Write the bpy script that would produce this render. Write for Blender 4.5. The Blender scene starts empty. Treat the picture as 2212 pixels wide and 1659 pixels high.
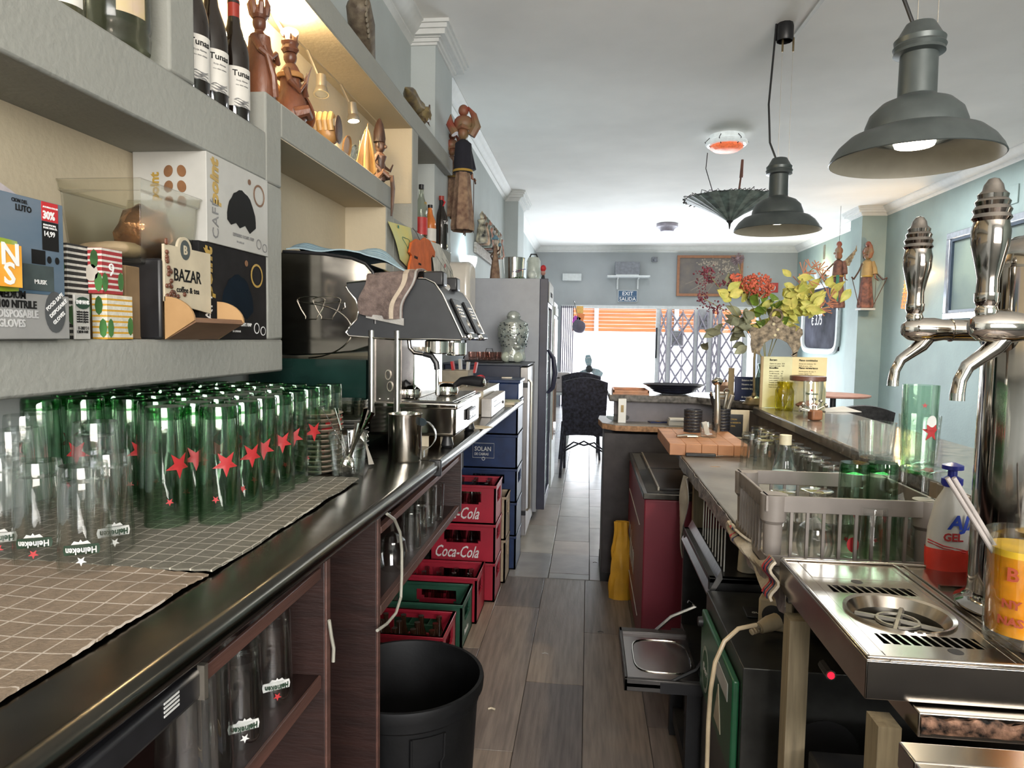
import bpy, math, random
from mathutils import Vector as V, Matrix
from mathutils import noise as NZ
random.seed(7)
R=random.Random(11)
PI=math.pi
sc=bpy.context.scene
COL=sc.collection
# ---------------- camera (position of the photographer, lens measured from the perspective lines)
FPX=1490.;H=1.35;CX,CY=1106.,829.5
_dY=V(((1272-CX)/FPX,-(733-CY)/FPX,-1)).normalized()
_dZ=V((1,-.016,0)).cross(_dY).normalized()
if _dZ.y<0:_dZ=-_dZ
_dX=_dY.cross(_dZ)
RM=Matrix((_dX,_dY,_dZ))
EYE=V((0,0,H))
cam_d=bpy.data.cameras.new('camera');cam=bpy.data.objects.new('camera',cam_d);COL.objects.link(cam)
cam_d.sensor_width=36;cam_d.lens=FPX/2212*36;cam_d.clip_start=.02;cam_d.clip_end=200
cam.matrix_world=Matrix.Translation(EYE)@RM.to_4x4()
sc.camera=cam
def at(u,v,X=None,Y=None,Z=None):
    "world point seen at a place of the photograph, on the plane X, Y or Z = const"
    r=RM@V(((u-CX)/FPX,-(v-CY)/FPX,-1))
    t=X/r.x if X is not None else Y/r.y if Y is not None else (Z-H)/r.z
    return EYE+r*t
# ---------------- world, lights, exposure
sc.view_settings.view_transform='Standard';sc.view_settings.look='None';sc.view_settings.gamma=1
sc.view_settings.use_curve_mapping=False
sc.view_settings.exposure=0.84
sc.cycles.max_bounces=10;sc.cycles.diffuse_bounces=4;sc.cycles.glossy_bounces=4;sc.cycles.transmission_bounces=8
sc.cycles.transparent_max_bounces=44;sc.cycles.sample_clamp_indirect=4;sc.cycles.caustics_reflective=False;sc.cycles.caustics_refractive=False
sc.cycles.use_denoising=True;sc.cycles.blur_glossy=1.0
w=bpy.data.worlds.new('sky');sc.world=w;w.use_nodes=True
nt=w.node_tree;nt.nodes.clear()
so=nt.nodes.new('ShaderNodeOutputWorld');bg=nt.nodes.new('ShaderNodeBackground');sk=nt.nodes.new('ShaderNodeTexSky')
sk.sky_type='NISHITA';sk.sun_elevation=math.radians(58);sk.sun_rotation=math.radians(150);sk.sun_disc=False;sk.air_density=1;sk.dust_density=2.5
bg.inputs[1].default_value=.6
nt.links.new(sk.outputs[0],bg.inputs[0]);nt.links.new(bg.outputs[0],so.inputs[0])
def light(kind,name,loc,energy,col,size=.1,size_y=None,target=None,spot=None,blend=.5):
    d=bpy.data.lights.new(name,kind);d.energy=energy;d.color=col
    if kind=='AREA':
        d.shape='RECTANGLE' if size_y else 'DISK';d.size=size
        if size_y:d.size_y=size_y
    elif kind=='SUN':d.angle=size
    else:d.shadow_soft_size=size
    if spot:d.spot_size=math.radians(spot);d.spot_blend=blend
    o=bpy.data.objects.new(name,d);COL.objects.link(o);o.location=loc
    if target is not None:o.rotation_euler=(V(target)-V(loc)).to_track_quat('-Z','Y').to_euler()
    return o
light('SUN','sun',(0,30,30),5.0,(1,.96,.88),.01,target=(3,20,0))
light('AREA','daylight_front_glazing',(1.6,13.6,1.15),100,(.86,.94,1),4.0,1.9,target=(1.0,0,1.5))
light('AREA','sunlit_ground_bounce',(1.6,13.3,.25),75,(.92,.96,1),4.0,1.0,target=(1.2,6.5,3.2))
light('AREA','rear_fill_light',(1.5,-2.85,1.9),185,(1,.94,.87),3.0,1.6,target=(1.3,1.6,3.2))  # unseen fill added behind the camera to brighten the near ceiling
light('AREA','rear_overhead_fill',(.3,-1.3,3.12),9,(1,.86,.68),.5,.5,target=(.3,-1.3,0))  # unseen warm fill added overhead behind the camera
light('AREA','dining_fill_light',(2.6,7.5,3.1),60,(.95,.98,1),1.6,1.6,target=(2.6,7.5,0))  # added fill over the dining side, no fixture hangs there
# ---------------- materials
MATS={}
def _nd(m,t,**k):
    n=m.node_tree.nodes.new(t)
    for a,b in k.items():setattr(n,a,b)
    return n
def mat(name,col=(.5,.5,.5),rough=.5,metal=0,var=.12,scale=18,bump=0,bs=None,stretch=None,col2=None,emit=0,coat=0,spec=.5,alpha=1,trans=0,sss=0):
    "principled surface with procedural colour variation and fine relief"
    if name in MATS:return MATS[name]
    m=bpy.data.materials.new(name);m.use_nodes=True;N=m.node_tree.nodes;L=m.node_tree.links
    b=N['Principled BSDF']
    tc=_nd(m,'ShaderNodeTexCoord');mp=_nd(m,'ShaderNodeMapping');L.new(tc.outputs['Object'],mp.inputs[0])
    if stretch:mp.inputs['Scale'].default_value=stretch
    no=_nd(m,'ShaderNodeTexNoise');no.inputs['Scale'].default_value=scale;no.inputs['Detail'].default_value=5;L.new(mp.outputs[0],no.inputs[0])
    rp=_nd(m,'ShaderNodeValToRGB');L.new(no.outputs[0],rp.inputs[0])
    c2=col2 or tuple(max(0,c*(1-2*var)) for c in col)
    rp.color_ramp.elements[0].position=.32;rp.color_ramp.elements[1].position=.68
    rp.color_ramp.elements[0].color=(*c2,1);rp.color_ramp.elements[1].color=(*[min(1,c*(1+var*.5)) for c in col],1)
    L.new(rp.outputs[0],b.inputs['Base Color'])
    b.inputs['Roughness'].default_value=rough;b.inputs['Metallic'].default_value=metal
    b.inputs['Specular IOR Level'].default_value=spec
    if coat:b.inputs['Coat Weight'].default_value=coat
    if alpha<1:b.inputs['Alpha'].default_value=alpha
    if trans:b.inputs['Transmission Weight'].default_value=trans
    if sss:b.inputs['Subsurface Weight'].default_value=sss
    if emit:
        b.inputs['Emission Color'].default_value=(*col,1);b.inputs['Emission Strength'].default_value=emit
    if bump:
        n2=_nd(m,'ShaderNodeTexNoise');n2.inputs['Scale'].default_value=bs or scale*4;n2.inputs['Detail'].default_value=4;L.new(mp.outputs[0],n2.inputs[0])
        bp=_nd(m,'ShaderNodeBump');bp.inputs['Strength'].default_value=bump;bp.inputs['Distance'].default_value=.004
        L.new(n2.outputs[0],bp.inputs['Height']);L.new(bp.outputs[0],b.inputs['Normal'])
    MATS[name]=m;return m
def glassm(name,tint=(.985,.99,.985),edge=(.74,.79,.76),ior=1.5,rough=.02,gl=1.0):
    "clear sheet glass: transparent tint deepening at grazing angles, fresnel reflection"
    if name in MATS:return MATS[name]
    m=bpy.data.materials.new(name);m.use_nodes=True;N=m.node_tree.nodes;L=m.node_tree.links;N.clear()
    o=_nd(m,'ShaderNodeOutputMaterial');t=_nd(m,'ShaderNodeBsdfTransparent');g=_nd(m,'ShaderNodeBsdfGlossy');mx=_nd(m,'ShaderNodeMixShader')
    fr=_nd(m,'ShaderNodeFresnel');fr.inputs[0].default_value=ior;lw=_nd(m,'ShaderNodeLayerWeight');lw.inputs[0].default_value=.35
    cr=_nd(m,'ShaderNodeValToRGB');cr.color_ramp.elements[0].color=(*tint,1);cr.color_ramp.elements[0].position=.25
    cr.color_ramp.elements[1].color=(*edge,1);cr.color_ramp.elements[1].position=.95
    L.new(lw.outputs['Facing'],cr.inputs[0]);L.new(cr.outputs[0],t.inputs[0])
    g.inputs['Roughness'].default_value=rough;g.inputs['Color'].default_value=(gl,gl,gl,1)
    no=_nd(m,'ShaderNodeTexNoise');no.inputs['Scale'].default_value=30;bp=_nd(m,'ShaderNodeBump');bp.inputs['Strength'].default_value=.12;bp.inputs['Distance'].default_value=.003
    tc=_nd(m,'ShaderNodeTexCoord');L.new(tc.outputs['Object'],no.inputs[0]);L.new(no.outputs[0],bp.inputs['Height']);L.new(bp.outputs[0],g.inputs['Normal'])
    mn=_nd(m,'ShaderNodeMath',operation='MINIMUM');mn.inputs[1].default_value=.30;L.new(fr.outputs[0],mn.inputs[0]);L.new(mn.outputs[0],mx.inputs[0]);L.new(t.outputs[0],mx.inputs[1]);L.new(g.outputs[0],mx.inputs[2]);L.new(mx.outputs[0],o.inputs[0])
    MATS[name]=m;return m
def emitm(name,col,s):
    if name in MATS:return MATS[name]
    m=bpy.data.materials.new(name);m.use_nodes=True;N=m.node_tree.nodes;N.clear()
    o=_nd(m,'ShaderNodeOutputMaterial');e=_nd(m,'ShaderNodeEmission');e.inputs[0].default_value=(*col,1);e.inputs[1].default_value=s
    m.node_tree.links.new(e.outputs[0],o.inputs[0]);MATS[name]=m;return m
def stripem(name,c1,c2,axis,period,duty=.5,axis2=None,c3=None,rough=.8,off=0,duty2=None,wob=0):
    "woven or printed stripes / checks running along an object axis"
    if name in MATS:return MATS[name]
    m=mat(name,c1,rough,var=.1,scale=90,bump=.3,bs=300);N=m.node_tree.nodes;L=m.node_tree.links;b=N['Principled BSDF']
    base=b.inputs['Base Color'].links[0].from_socket
    tc=_nd(m,'ShaderNodeTexCoord');src=tc.outputs['Object']
    if wob:
        nz=_nd(m,'ShaderNodeTexNoise');nz.inputs['Scale'].default_value=6;L.new(src,nz.inputs[0])
        ad=_nd(m,'ShaderNodeVectorMath',operation='MULTIPLY_ADD');ad.inputs[1].default_value=(wob,)*3;L.new(nz.outputs['Color'],ad.inputs[0]);L.new(src,ad.inputs[2]);src=ad.outputs[0]
    sx=_nd(m,'ShaderNodeSeparateXYZ');L.new(src,sx.inputs[0])
    def band(ax,du,col,base):
        a=_nd(m,'ShaderNodeMath',operation='ADD');a.inputs[1].default_value=off+50*period;L.new(sx.outputs[ax],a.inputs[0])
        d=_nd(m,'ShaderNodeMath',operation='DIVIDE');d.inputs[1].default_value=period;L.new(a.outputs[0],d.inputs[0])
        f=_nd(m,'ShaderNodeMath',operation='FRACT');L.new(d.outputs[0],f.inputs[0])
        l=_nd(m,'ShaderNodeMath',operation='LESS_THAN');l.inputs[1].default_value=du;L.new(f.outputs[0],l.inputs[0])
        mx=_nd(m,'ShaderNodeMix',data_type='RGBA');L.new(l.outputs[0],mx.inputs[0]);L.new(base,mx.inputs[6]);mx.inputs[7].default_value=(*col,1)
        return mx.outputs[2]
    s=band(axis,duty,c2,base)
    if axis2 is not None:s=band(axis2,duty2 or duty,c3 or c2,s)
    L.new(s,b.inputs['Base Color']);return m
def woodm(name,c1,c2,stretch,rough=.5,scale=6,bump=.25):
    return mat(name,c1,rough,col2=c2,scale=scale,stretch=stretch,bump=bump,bs=scale*5)
# ---------------- mesh builder
class MB:
    def __init__(s,M=None):s.v=[];s.f=[];s.m=[];s.M=M;s.mi=0
    def add(s,vs,fs,M=None):
        o=len(s.v);T=M if M is not None else s.M
        s.v+= [tuple(T@V(p)) for p in vs] if T is not None else [tuple(p) for p in vs]
        s.f+=[tuple(i+o for i in f) for f in fs];s.m+=[s.mi]*len(fs);return s
    def box(s,x0,x1,y0,y1,z0,z1,M=None):
        return s.add([(x0,y0,z0),(x1,y0,z0),(x1,y1,z0),(x0,y1,z0),(x0,y0,z1),(x1,y0,z1),(x1,y1,z1),(x0,y1,z1)],
            [(0,3,2,1),(4,5,6,7),(0,1,5,4),(1,2,6,5),(2,3,7,6),(3,0,4,7)],M)
    def cbox(s,c,d,M=None):return s.box(c[0]-d[0]/2,c[0]+d[0]/2,c[1]-d[1]/2,c[1]+d[1]/2,c[2]-d[2]/2,c[2]+d[2]/2,M)
    def lathe(s,pr,c=(0,0,0),n=24,M=None,sx=1,sy=1,rip=0,rn=8):
        vs=[];fs=[]
        for r,z in pr:
            for i in range(n):
                a=2*PI*i/n;q=r*(1+rip*math.cos(rn*a));vs.append((c[0]+q*math.cos(a)*sx,c[1]+q*math.sin(a)*sy,c[2]+z))
        for k in range(len(pr)-1):
            for i in range(n):
                j=(i+1)%n;fs.append((k*n+i,k*n+j,(k+1)*n+j,(k+1)*n+i))
        if pr[0][0]>1e-6:fs.append(tuple(range(n-1,-1,-1)))
        if pr[-1][0]>1e-6:fs.append(tuple(range((len(pr)-1)*n,len(pr)*n)))
        return s.add(vs,fs,M)
    def shell(s,pr,c=(0,0,0),n=24,M=None,sx=1,sy=1,rip=0,rn=8):
        "open lathe: profile runs outside then back inside"
        vs=[];fs=[]
        for r,z in pr:
            for i in range(n):
                a=2*PI*i/n;q=r*(1+rip*math.cos(rn*a));vs.append((c[0]+q*math.cos(a)*sx,c[1]+q*math.sin(a)*sy,c[2]+z))
        for k in range(len(pr)-1):
            for i in range(n):
                j=(i+1)%n;fs.append((k*n+i,k*n+j,(k+1)*n+j,(k+1)*n+i))
        return s.add(vs,fs,M)
    def ball(s,c,r,n=14,m=8,M=None):
        r=(r,r,r) if not hasattr(r,'__len__') else r
        vs=[(c[0],c[1],c[2]-r[2])];fs=[]
        for k in range(1,m):
            t=PI*k/m
            for i in range(n):
                a=2*PI*i/n;vs.append((c[0]+r[0]*math.sin(t)*math.cos(a),c[1]+r[1]*math.sin(t)*math.sin(a),c[2]-r[2]*math.cos(t)))
        vs.append((c[0],c[1],c[2]+r[2]));e=len(vs)-1
        for i in range(n):
            j=(i+1)%n;fs.append((0,1+j,1+i));fs.append((e,1+(m-2)*n+i,1+(m-2)*n+j))
            for k in range(m-2):fs.append((1+k*n+i,1+k*n+j,1+(k+1)*n+j,1+(k+1)*n+i))
        return s.add(vs,fs,M)
    def tube(s,pts,r,n=8,M=None,closed=False):
        pts=[V(p) for p in pts];k=len(pts);rr=r if hasattr(r,'__len__') else [r]*k
        vs=[];fs=[];up=None
        for i,p in enumerate(pts):
            a=pts[i-1] if (i>0 or closed) else p;b=pts[(i+1)%k] if (i<k-1 or closed) else p
            d=(b-a).normalized() if (b-a).length>1e-9 else V((0,0,1))
            if up is None:up=V((0,0,1)) if abs(d.z)<.9 else V((1,0,0))
            x=d.cross(up)
            if x.length<1e-6:x=d.orthogonal()
            x.normalize();y=x.cross(d).normalized();up=y
            for j in range(n):
                t=2*PI*j/n;vs.append(p+(x*math.cos(t)+y*math.sin(t))*rr[i])
        for i in range(k if closed else k-1):
            o=i*n;q=((i+1)%k)*n
            for j in range(n):
                l=(j+1)%n;fs.append((o+j,q+j,q+l,o+l))
        if not closed:fs.append(tuple(range(n)));fs.append(tuple(range(k*n-1,(k-1)*n-1,-1)))
        return s.add(vs,fs,M)
    def prism(s,poly,y0,y1,M=None,ax='y'):
        "polygon extruded; ax y: points are (x,z); ax x: (y,z); ax z: (x,y)"
        g={'y':lambda a,b,t:(a,t,b),'x':lambda a,b,t:(t,a,b),'z':lambda a,b,t:(a,b,t)}[ax];n=len(poly)
        vs=[g(a,b,y0) for a,b in poly]+[g(a,b,y1) for a,b in poly]
        fs=[tuple(range(n-1,-1,-1)),tuple(range(n,2*n))]+[(i,(i+1)%n,n+(i+1)%n,n+i) for i in range(n)]
        return s.add(vs,fs,M)
    def sheet(s,fn,nu,nv,th=.002,M=None):
        "curved sheet with thickness; fn(a,b) in 0..1 -> point"
        P=[[V(fn(i/nu,j/nv)) for j in range(nv+1)] for i in range(nu+1)];vs=[];fs=[];W=nv+1;Q=(nu+1)*W
        Nn=[]
        for i in range(nu+1):
            for j in range(nv+1):
                du=P[min(i+1,nu)][j]-P[max(i-1,0)][j];dv=P[i][min(j+1,nv)]-P[i][max(j-1,0)]
                n=du.cross(dv);Nn.append(n.normalized() if n.length>1e-12 else V((0,0,1)))
        fl=[p for r_ in P for p in r_];vs=[p+n*th/2 for p,n in zip(fl,Nn)]+[p-n*th/2 for p,n in zip(fl,Nn)]
        for i in range(nu):
            for j in range(nv):
                a=i*W+j;fs.append((a,a+W,a+W+1,a+1));fs.append((Q+a,Q+a+1,Q+a+W+1,Q+a+W))
        for i in range(nu):
            a=i*W;fs.append((a,Q+a,Q+a+W,a+W));a=i*W+nv;fs.append((a,a+W,Q+a+W,Q+a))
        for j in range(nv):
            a=j;fs.append((a,a+1,Q+a+1,Q+a));a=nu*W+j;fs.append((a,Q+a,Q+a+1,a+1))
        return s.add(vs,fs,M)
    def build(s,name,m,parent=None,bev=0,sm=35,sub=0,loc=None,seg=2):
        me=bpy.data.meshes.new(name);me.from_pydata(s.v,[],s.f)
        for mm in (m if isinstance(m,(list,tuple)) else [m]):me.materials.append(mm)
        if isinstance(m,(list,tuple)):me.polygons.foreach_set('material_index',s.m)
        if sm:
            me.polygons.foreach_set('use_smooth',[True]*len(me.polygons));me.set_sharp_from_angle(angle=math.radians(sm))
        me.update();o=bpy.data.objects.new(name,me);COL.objects.link(o)
        if parent:o.parent=parent
        if loc is not None:o.location=loc
        if bev:
            b=o.modifiers.new('bevel','BEVEL');b.width=bev;b.segments=seg;b.limit_method='ANGLE';b.angle_limit=math.radians(40);b.harden_normals=False
        if sub:
            b=o.modifiers.new('sub','SUBSURF');b.levels=sub;b.render_levels=sub
        return o
def tag(o,label=None,cat=None,group=None,kind=None):
    if label:o['label']=label
    if cat:o['category']=cat
    if group:o['group']=group
    if kind:o['kind']=kind
    return o
def thing(name,label,cat,loc=(0,0,0),rz=0,group=None,rot=None):
    o=bpy.data.objects.new(name,None);o.empty_display_size=.05;COL.objects.link(o);o.location=loc
    o.rotation_euler=rot or (0,0,rz);return tag(o,label,cat,group)
KIDS={}
def dup(root,loc,label=None,rz=None,group=None,scale=None,parent=None,rot=None):
    "copy of a thing with its parts"
    def cp(o,par):
        c=o.copy();COL.objects.link(c);c.parent=par
        for ch in o.children:cp(ch,c)
        return c
    r=cp(root,parent);r.location=loc
    if label:r['label']=label
    if group:r['group']=group
    if rz is not None:r.rotation_euler=(0,0,rz)
    if rot:r.rotation_euler=rot
    if scale:r.scale=(scale,)*3 if not hasattr(scale,'__len__') else scale
    return r
def frame(o,U,Vv):
    U=V(U).normalized();Vv=V(Vv).normalized();N_=U.cross(Vv).normalized()
    m=Matrix((U,Vv,N_)).transposed().to_4x4();m.translation=V(o);return m
def txt(s,size,m,parent,o,U=(1,0,0),Vv=(0,0,1),bold=0,ext=.0004,name='lettering',align='LEFT',sp=1,shear=0,xs=1,sub=None,label=None):
    c=bpy.data.curves.new('t','FONT');c.body=s;c.size=size;c.extrude=ext;c.offset=bold;c.align_x=align;c.space_character=sp;c.shear=shear;c.resolution_u=2
    t=bpy.data.objects.new('t',c);COL.objects.link(t)
    me=bpy.data.meshes.new_from_object(t);bpy.data.objects.remove(t)
    M=frame(o,U,Vv)@Matrix.Diagonal((xs,1,1,1));me.transform(M);me.materials.clear();me.materials.append(m)
    ob=bpy.data.objects.new(name,me);COL.objects.link(ob);ob.parent=parent
    if label:ob['label']=label
    return ob
def RZ(a):return Matrix.Rotation(a,4,'Z')
def T(x,y,z):return Matrix.Translation((x,y,z))
ORD='first second third fourth fifth sixth seventh eighth ninth tenth eleventh twelfth'.split()
# common materials
MATS['grey_ink']=mat('grey_ink',(.2,.2,.2),.6)
mWhiteP=mat('cream_wall_paint',(.29,.295,.27),.8,var=.05,scale=3,bump=.5,bs=60)
mGreyP=mat('pale_grey_wall_paint',(.46,.50,.50),.75,var=.06,scale=2,bump=.25,bs=50)
mTeal=mat('sea_green_wall_paint',(.26,.335,.32),.65,var=.08,scale=2,bump=.3,bs=40)
mCeil=mat('ceiling_paint',(.86,.85,.83),.85,var=.05,scale=1.2,bump=.15,bs=30)
mTrim=mat('plaster_moulding',(.66,.67,.66),.6,var=.03)
mSteel=mat('brushed_steel',(.48,.47,.45),.28,1,var=.12,scale=30,stretch=(1,8,1))
mSteelD=mat('worn_dark_steel',(.20,.19,.17),.22,1,var=.2,scale=8,bump=.15,bs=20)
mChrome=mat('chrome',(.72,.69,.64),.08,1,var=.05)
mBlack=mat('black_plastic',(.012,.012,.014),.4,var=.2)
mBlackM=mat('matt_black',(.02,.02,.022),.7,var=.2)
mWhite=mat('white_plastic',(.72,.72,.69),.4,var=.04)
mInk=mat('black_ink',(.012,.012,.012),.8,var=0,spec=.15)
mInkW=mat('white_ink',(.8,.8,.8),.7,var=0)
mGlass=glassm('clear_glass')
mCore=mat('chipboard_edge',(.42,.24,.13),.8,var=.25,scale=60)
mMahog=woodm('reddish_brown_veneer',(.022,.009,.007),(.012,.005,.004),(1,.25,6),.45,7)
mInkR=mat('red_ink',(.5,.02,.025),.6,var=0)
# ================= STRUCTURE =================
ZC=3.2;XW=-1.1;XR=3.98;YB=14.0;YR=-3.0
def struct(mb,name,m,**k):
    o=mb.build(name,m,**k);o['kind']='structure';return o
YT=at(1183,1249,Z=0).y   # joint between wood planks and grey tiles
# floor slab with planks and tiles as separate pieces
mFl=mat('floor_grout',(.06,.055,.05),.8)
fl=struct(MB().box(XW-.2,XR+.2,YR,YB,-.12,-.004),'floor',mFl)
mPl=[woodm('vinyl_plank_%s'%n,a,b,(9,.6,1),.42,7,.15) for n,a,b in (('dark',(.15,.125,.11),(.085,.07,.062)),('mid',(.21,.175,.15),(.13,.105,.09)),('warm',(.25,.2,.16),(.15,.118,.095)))]
pw=.226;px0=at(1258,1600,Z=0).x
meshes={}
k=0
for c in range(-5,7):
    x0=px0+c*pw
    if x0+pw<XW or x0>1.6:continue
    y=YR+((c*.47)%1.2)-1.2
    while y<YT:
        a=max(y,YR);b=min(y+1.22,YT)
        if b-a>.02:
            MB().box(x0+.001,x0+pw-.001,a+.001,b-.001,-.004,0).build('plank',mPl[(c*3+k*2+k//3)%3],fl,bev=.0012,seg=1)
            k+=1
        y+=1.22
mTi=[mat('floor_tile_%s'%n,a,.3,var=.12,scale=7,bump=.1,bs=30) for n,a in (('grey',(.27,.26,.25)),('light',(.32,.31,.29)),('warm',(.31,.28,.26)))]
tx0=at(1273,1254,Z=0).x;tw=.232;tl=.645
offs={-4:.32,-3:.1,-2:.45,-1:.03,0:.03+.4,1:.2,2:.5}
for c in range(-4,4):
    y=YT+.004-tl+offs.get(c,.3)
    if c==-1:y=YT+.09-tl
    x0=tx0+c*tw
    while y<YB:
        a=max(y,YT+.004);b=min(y+tl,YB)
        if b-a>.03:
            MB().box(x0+.002,x0+tw-.002,a+.002,b-.002,-.004,.001).build('tile',mTi[(c*5+k)%3],fl,bev=.0012,seg=1);k+=1
        y+=tl
MB().box(tx0+4*tw+.002,XR,YT+.004,YB,-.004,.001).build('tiled_field',mTi[0],fl)
ce=struct(MB().box(XW-.2,XR+.2,YR,YB+.2,ZC,ZC+.15),'ceiling',mCeil)
wl=struct(MB().box(XW-.2,XW,YR,YB,-.1,ZC),'wall_left',mGreyP)
wr=struct(MB().box(XR,XR+.2,YR,YB,-.1,ZC),'wall_right',mTeal)
# rear wall behind the photographer, with an unseen window opening added to let sky light in
mb=MB();mb.box(XW-.2,-.1,YR-.2,YR,-.1,ZC).box(3.1,XR+.2,YR-.2,YR,-.1,ZC).box(-.1,3.1,YR-.2,YR,2.75,ZC).box(-.1,3.1,YR-.2,YR,-.1,1.05)
struct(mb,'wall_rear',mGreyP)
# street-side wall with opening
oL=at(1213,660,Y=YB).x;oR=at(1640,662,Y=YB).x;oT=at(1400,661,Y=YB).z
mb=MB();mb.box(XW-.2,oL,YB,YB+.2,-.1,ZC).box(oR,XR+.2,YB,YB+.2,-.1,ZC).box(oL,oR,YB,YB+.2,oT,ZC)
struct(mb,'wall_front',mat('front_wall_grey_paint',(.36,.385,.40),.7,var=.05,scale=2))
# mouldings
pf=[(0,0),(.012,0),(.02,-.012),(.03,-.03),(.05,-.045),(.075,-.06),(.085,-.09),(.085,-.1),(0,-.1)]
pfm=[(.0,.0),(.1,.0),(.1,-.012),(.085,-.02),(.07,-.045),(.04,-.075),(.025,-.08),(.025,-.092),(.012,-.1),(0,-.115)]
def corn(mb,x,y0,y1,s):mb.prism([(x+s*a,ZC+b) for a,b in pfm],y0,y1)
pLy0,pLy1=at(1128,500,X=-.95).y,at(1112,500,X=-.95).y
mb=MB();corn(mb,XW,YR,YB,1);struct(mb,'trim_1',mTrim)
mb=MB();corn(mb,XR,YR,YB,-1);struct(mb,'trim_2',mTrim)
mb=MB();mb.prism([(YB-a,ZC+b) for a,b in pfm],XW,XR,ax='x');struct(mb,'trim_3',mTrim)
# pillars: two on the left wall, one on the right
def pillar(n,x0,x1,y0,y1,m,tn):
    struct(MB().box(x0,x1,y0,y1,0,ZC),n,m)
    mb=MB()
    for a,b in pfm[1:]:pass
    for i in range(1,len(pfm)-1):
        a,b=pfm[i];a2,b2=pfm[i+1]
        q=a
        mb.box(x0-q,x1+q,y0-q,y1+q,ZC+b2,ZC+b)
    struct(mb,tn,mTrim)
y1=at(920,300,X=XW).y;y0=y1-.0
pa=at(975,300,X=-.93)
pillar('wall_left_pillar',XW,-.95,at(922,250,X=-1.0).y,at(975,300,X=-.95).y,mGreyP,'trim_4')
pillar('wall_left_far_pillar',XW,-.93,at(1112,500,X=-.97).y,at(1131,500,X=-.93).y,mGreyP,'trim_5')
pr=at(1857,600,X=3.66)
pillar('wall_right_pillar',3.66,XR,pr.y,pr.y+.42,mTeal,'trim_6')
struct(MB().box(XR-.012,XR,YR,YB,.0,.11),'baseboard_right',mTrim)
# ---- shelf unit on the left wall (masonry niches, cream paint, painted fascia)
XF=-.9
def F(u,v):p=at(u,v,X=XF);return p.y,p.z
mb=MB()
zb0=F(300,834)[1];zb1=at(300,733,X=XF).z
y577=F(577,600)[0];y610=F(610,600)[0];YN=-.6
def bx(y0,y1,z0,z1):mb.box(XW,XF,y0,y1,z0,z1)
zC0=F(450,330)[1];zC1=F(480,224)[1]          # middle board, near part
zD0=F(730,377)[1];zD1=F(730,316)[1]          # middle board, far part
zT0=F(800,166)[1];zT1=F(860,191)[1]+.0       # top board
y835=F(835,500)[0];y850=F(850,500)[0];y891=F(891,400)[0];y903=F(903,400)[0];y978=F(978,370)[0]
yB0=F(853,500)[0];zB1=F(900,500)[1];zB0=F(974,690)[1]
z975=F(974,580)[1]
bx(YN,y610,zb0,zb1)
bx(y577,y610,zb1,zC0)
bx(YN,y577,zC0,zC1)
bx(y577,y610,zC0,zD1)
bx(y610,y850,zD0,zD1)
bx(y835,y850,zB0,zD0)
bx(F(367,90)[0],F(421,100)[0],zC1,zT0)
bx(YN,y978,zT0,zT1)
bx(y891,y903,zB1,zT0)
bx(y850,y978-.03,zB0,zB1)
sh=mb.build('shelf_unit',mWhiteP,bev=.006)
tag(sh,'cream masonry shelf unit with stepped niches along the left wall','shelf')
mCream=mat('cream_paint_with_lamp_warmth',(.50,.43,.31),.8,var=.05,scale=3,bump=.3,bs=60)  # cream paint with the warm lamp light of the niches mixed into its colour
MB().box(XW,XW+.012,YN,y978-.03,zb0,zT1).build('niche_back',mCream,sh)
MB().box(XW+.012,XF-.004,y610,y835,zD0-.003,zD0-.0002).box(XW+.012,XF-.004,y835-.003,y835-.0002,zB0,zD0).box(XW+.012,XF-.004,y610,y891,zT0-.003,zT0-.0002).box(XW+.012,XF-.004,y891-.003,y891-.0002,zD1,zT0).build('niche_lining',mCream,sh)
# ================= THINGS ON THE LEFT SHELVES =================
ZL=zb1
UY=(0,1,0);UZ=(0,0,1);UX=(1,0,0)
def yat(u,X):return at(u,733,X=X).y
mCard=mat('white_carton',(.44,.435,.41),.55,var=.04);mCardB=mat('black_carton',(.014,.013,.014),.75,var=.2,spec=.2)
mGold=mat('gold_ink',(.42,.27,.05),.5,var=.1);mBrownInk=mat('coffee_ink',(.22,.10,.04),.6,var=.2)
def disc(name,m,par,o,U,Vv,rx,ry,th=.0006,n=20,hole=0,poly=None):
    M_=frame(o,U,Vv);mb=MB(M_)
    pts=poly or [(rx*math.cos(2*PI*i/n),ry*math.sin(2*PI*i/n)) for i in range(n)]
    if hole:
        q=[(a*hole,b*hole) for a,b in pts];k=len(pts)
        vs=[(a,b,th) for a,b in pts]+[(a,b,th) for a,b in q]+[(a,b,0) for a,b in pts]
        fs=[(i,(i+1)%k,k+(i+1)%k,k+i) for i in range(k)]+[(2*k+i,2*k+(i+1)%k,(i+1)%k,i) for i in range(k)]
        mb.add(vs,fs)
    else:mb.prism(pts,0,th,ax='z')
    return mb.build(name,m,par)
def star(r,r2=.4,k=5,ph=PI/2):return [((r if i%2==0 else r*r2)*math.cos(ph+PI*i/k),(r if i%2==0 else r*r2)*math.sin(ph+PI*i/k)) for i in range(2*k)]
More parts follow.
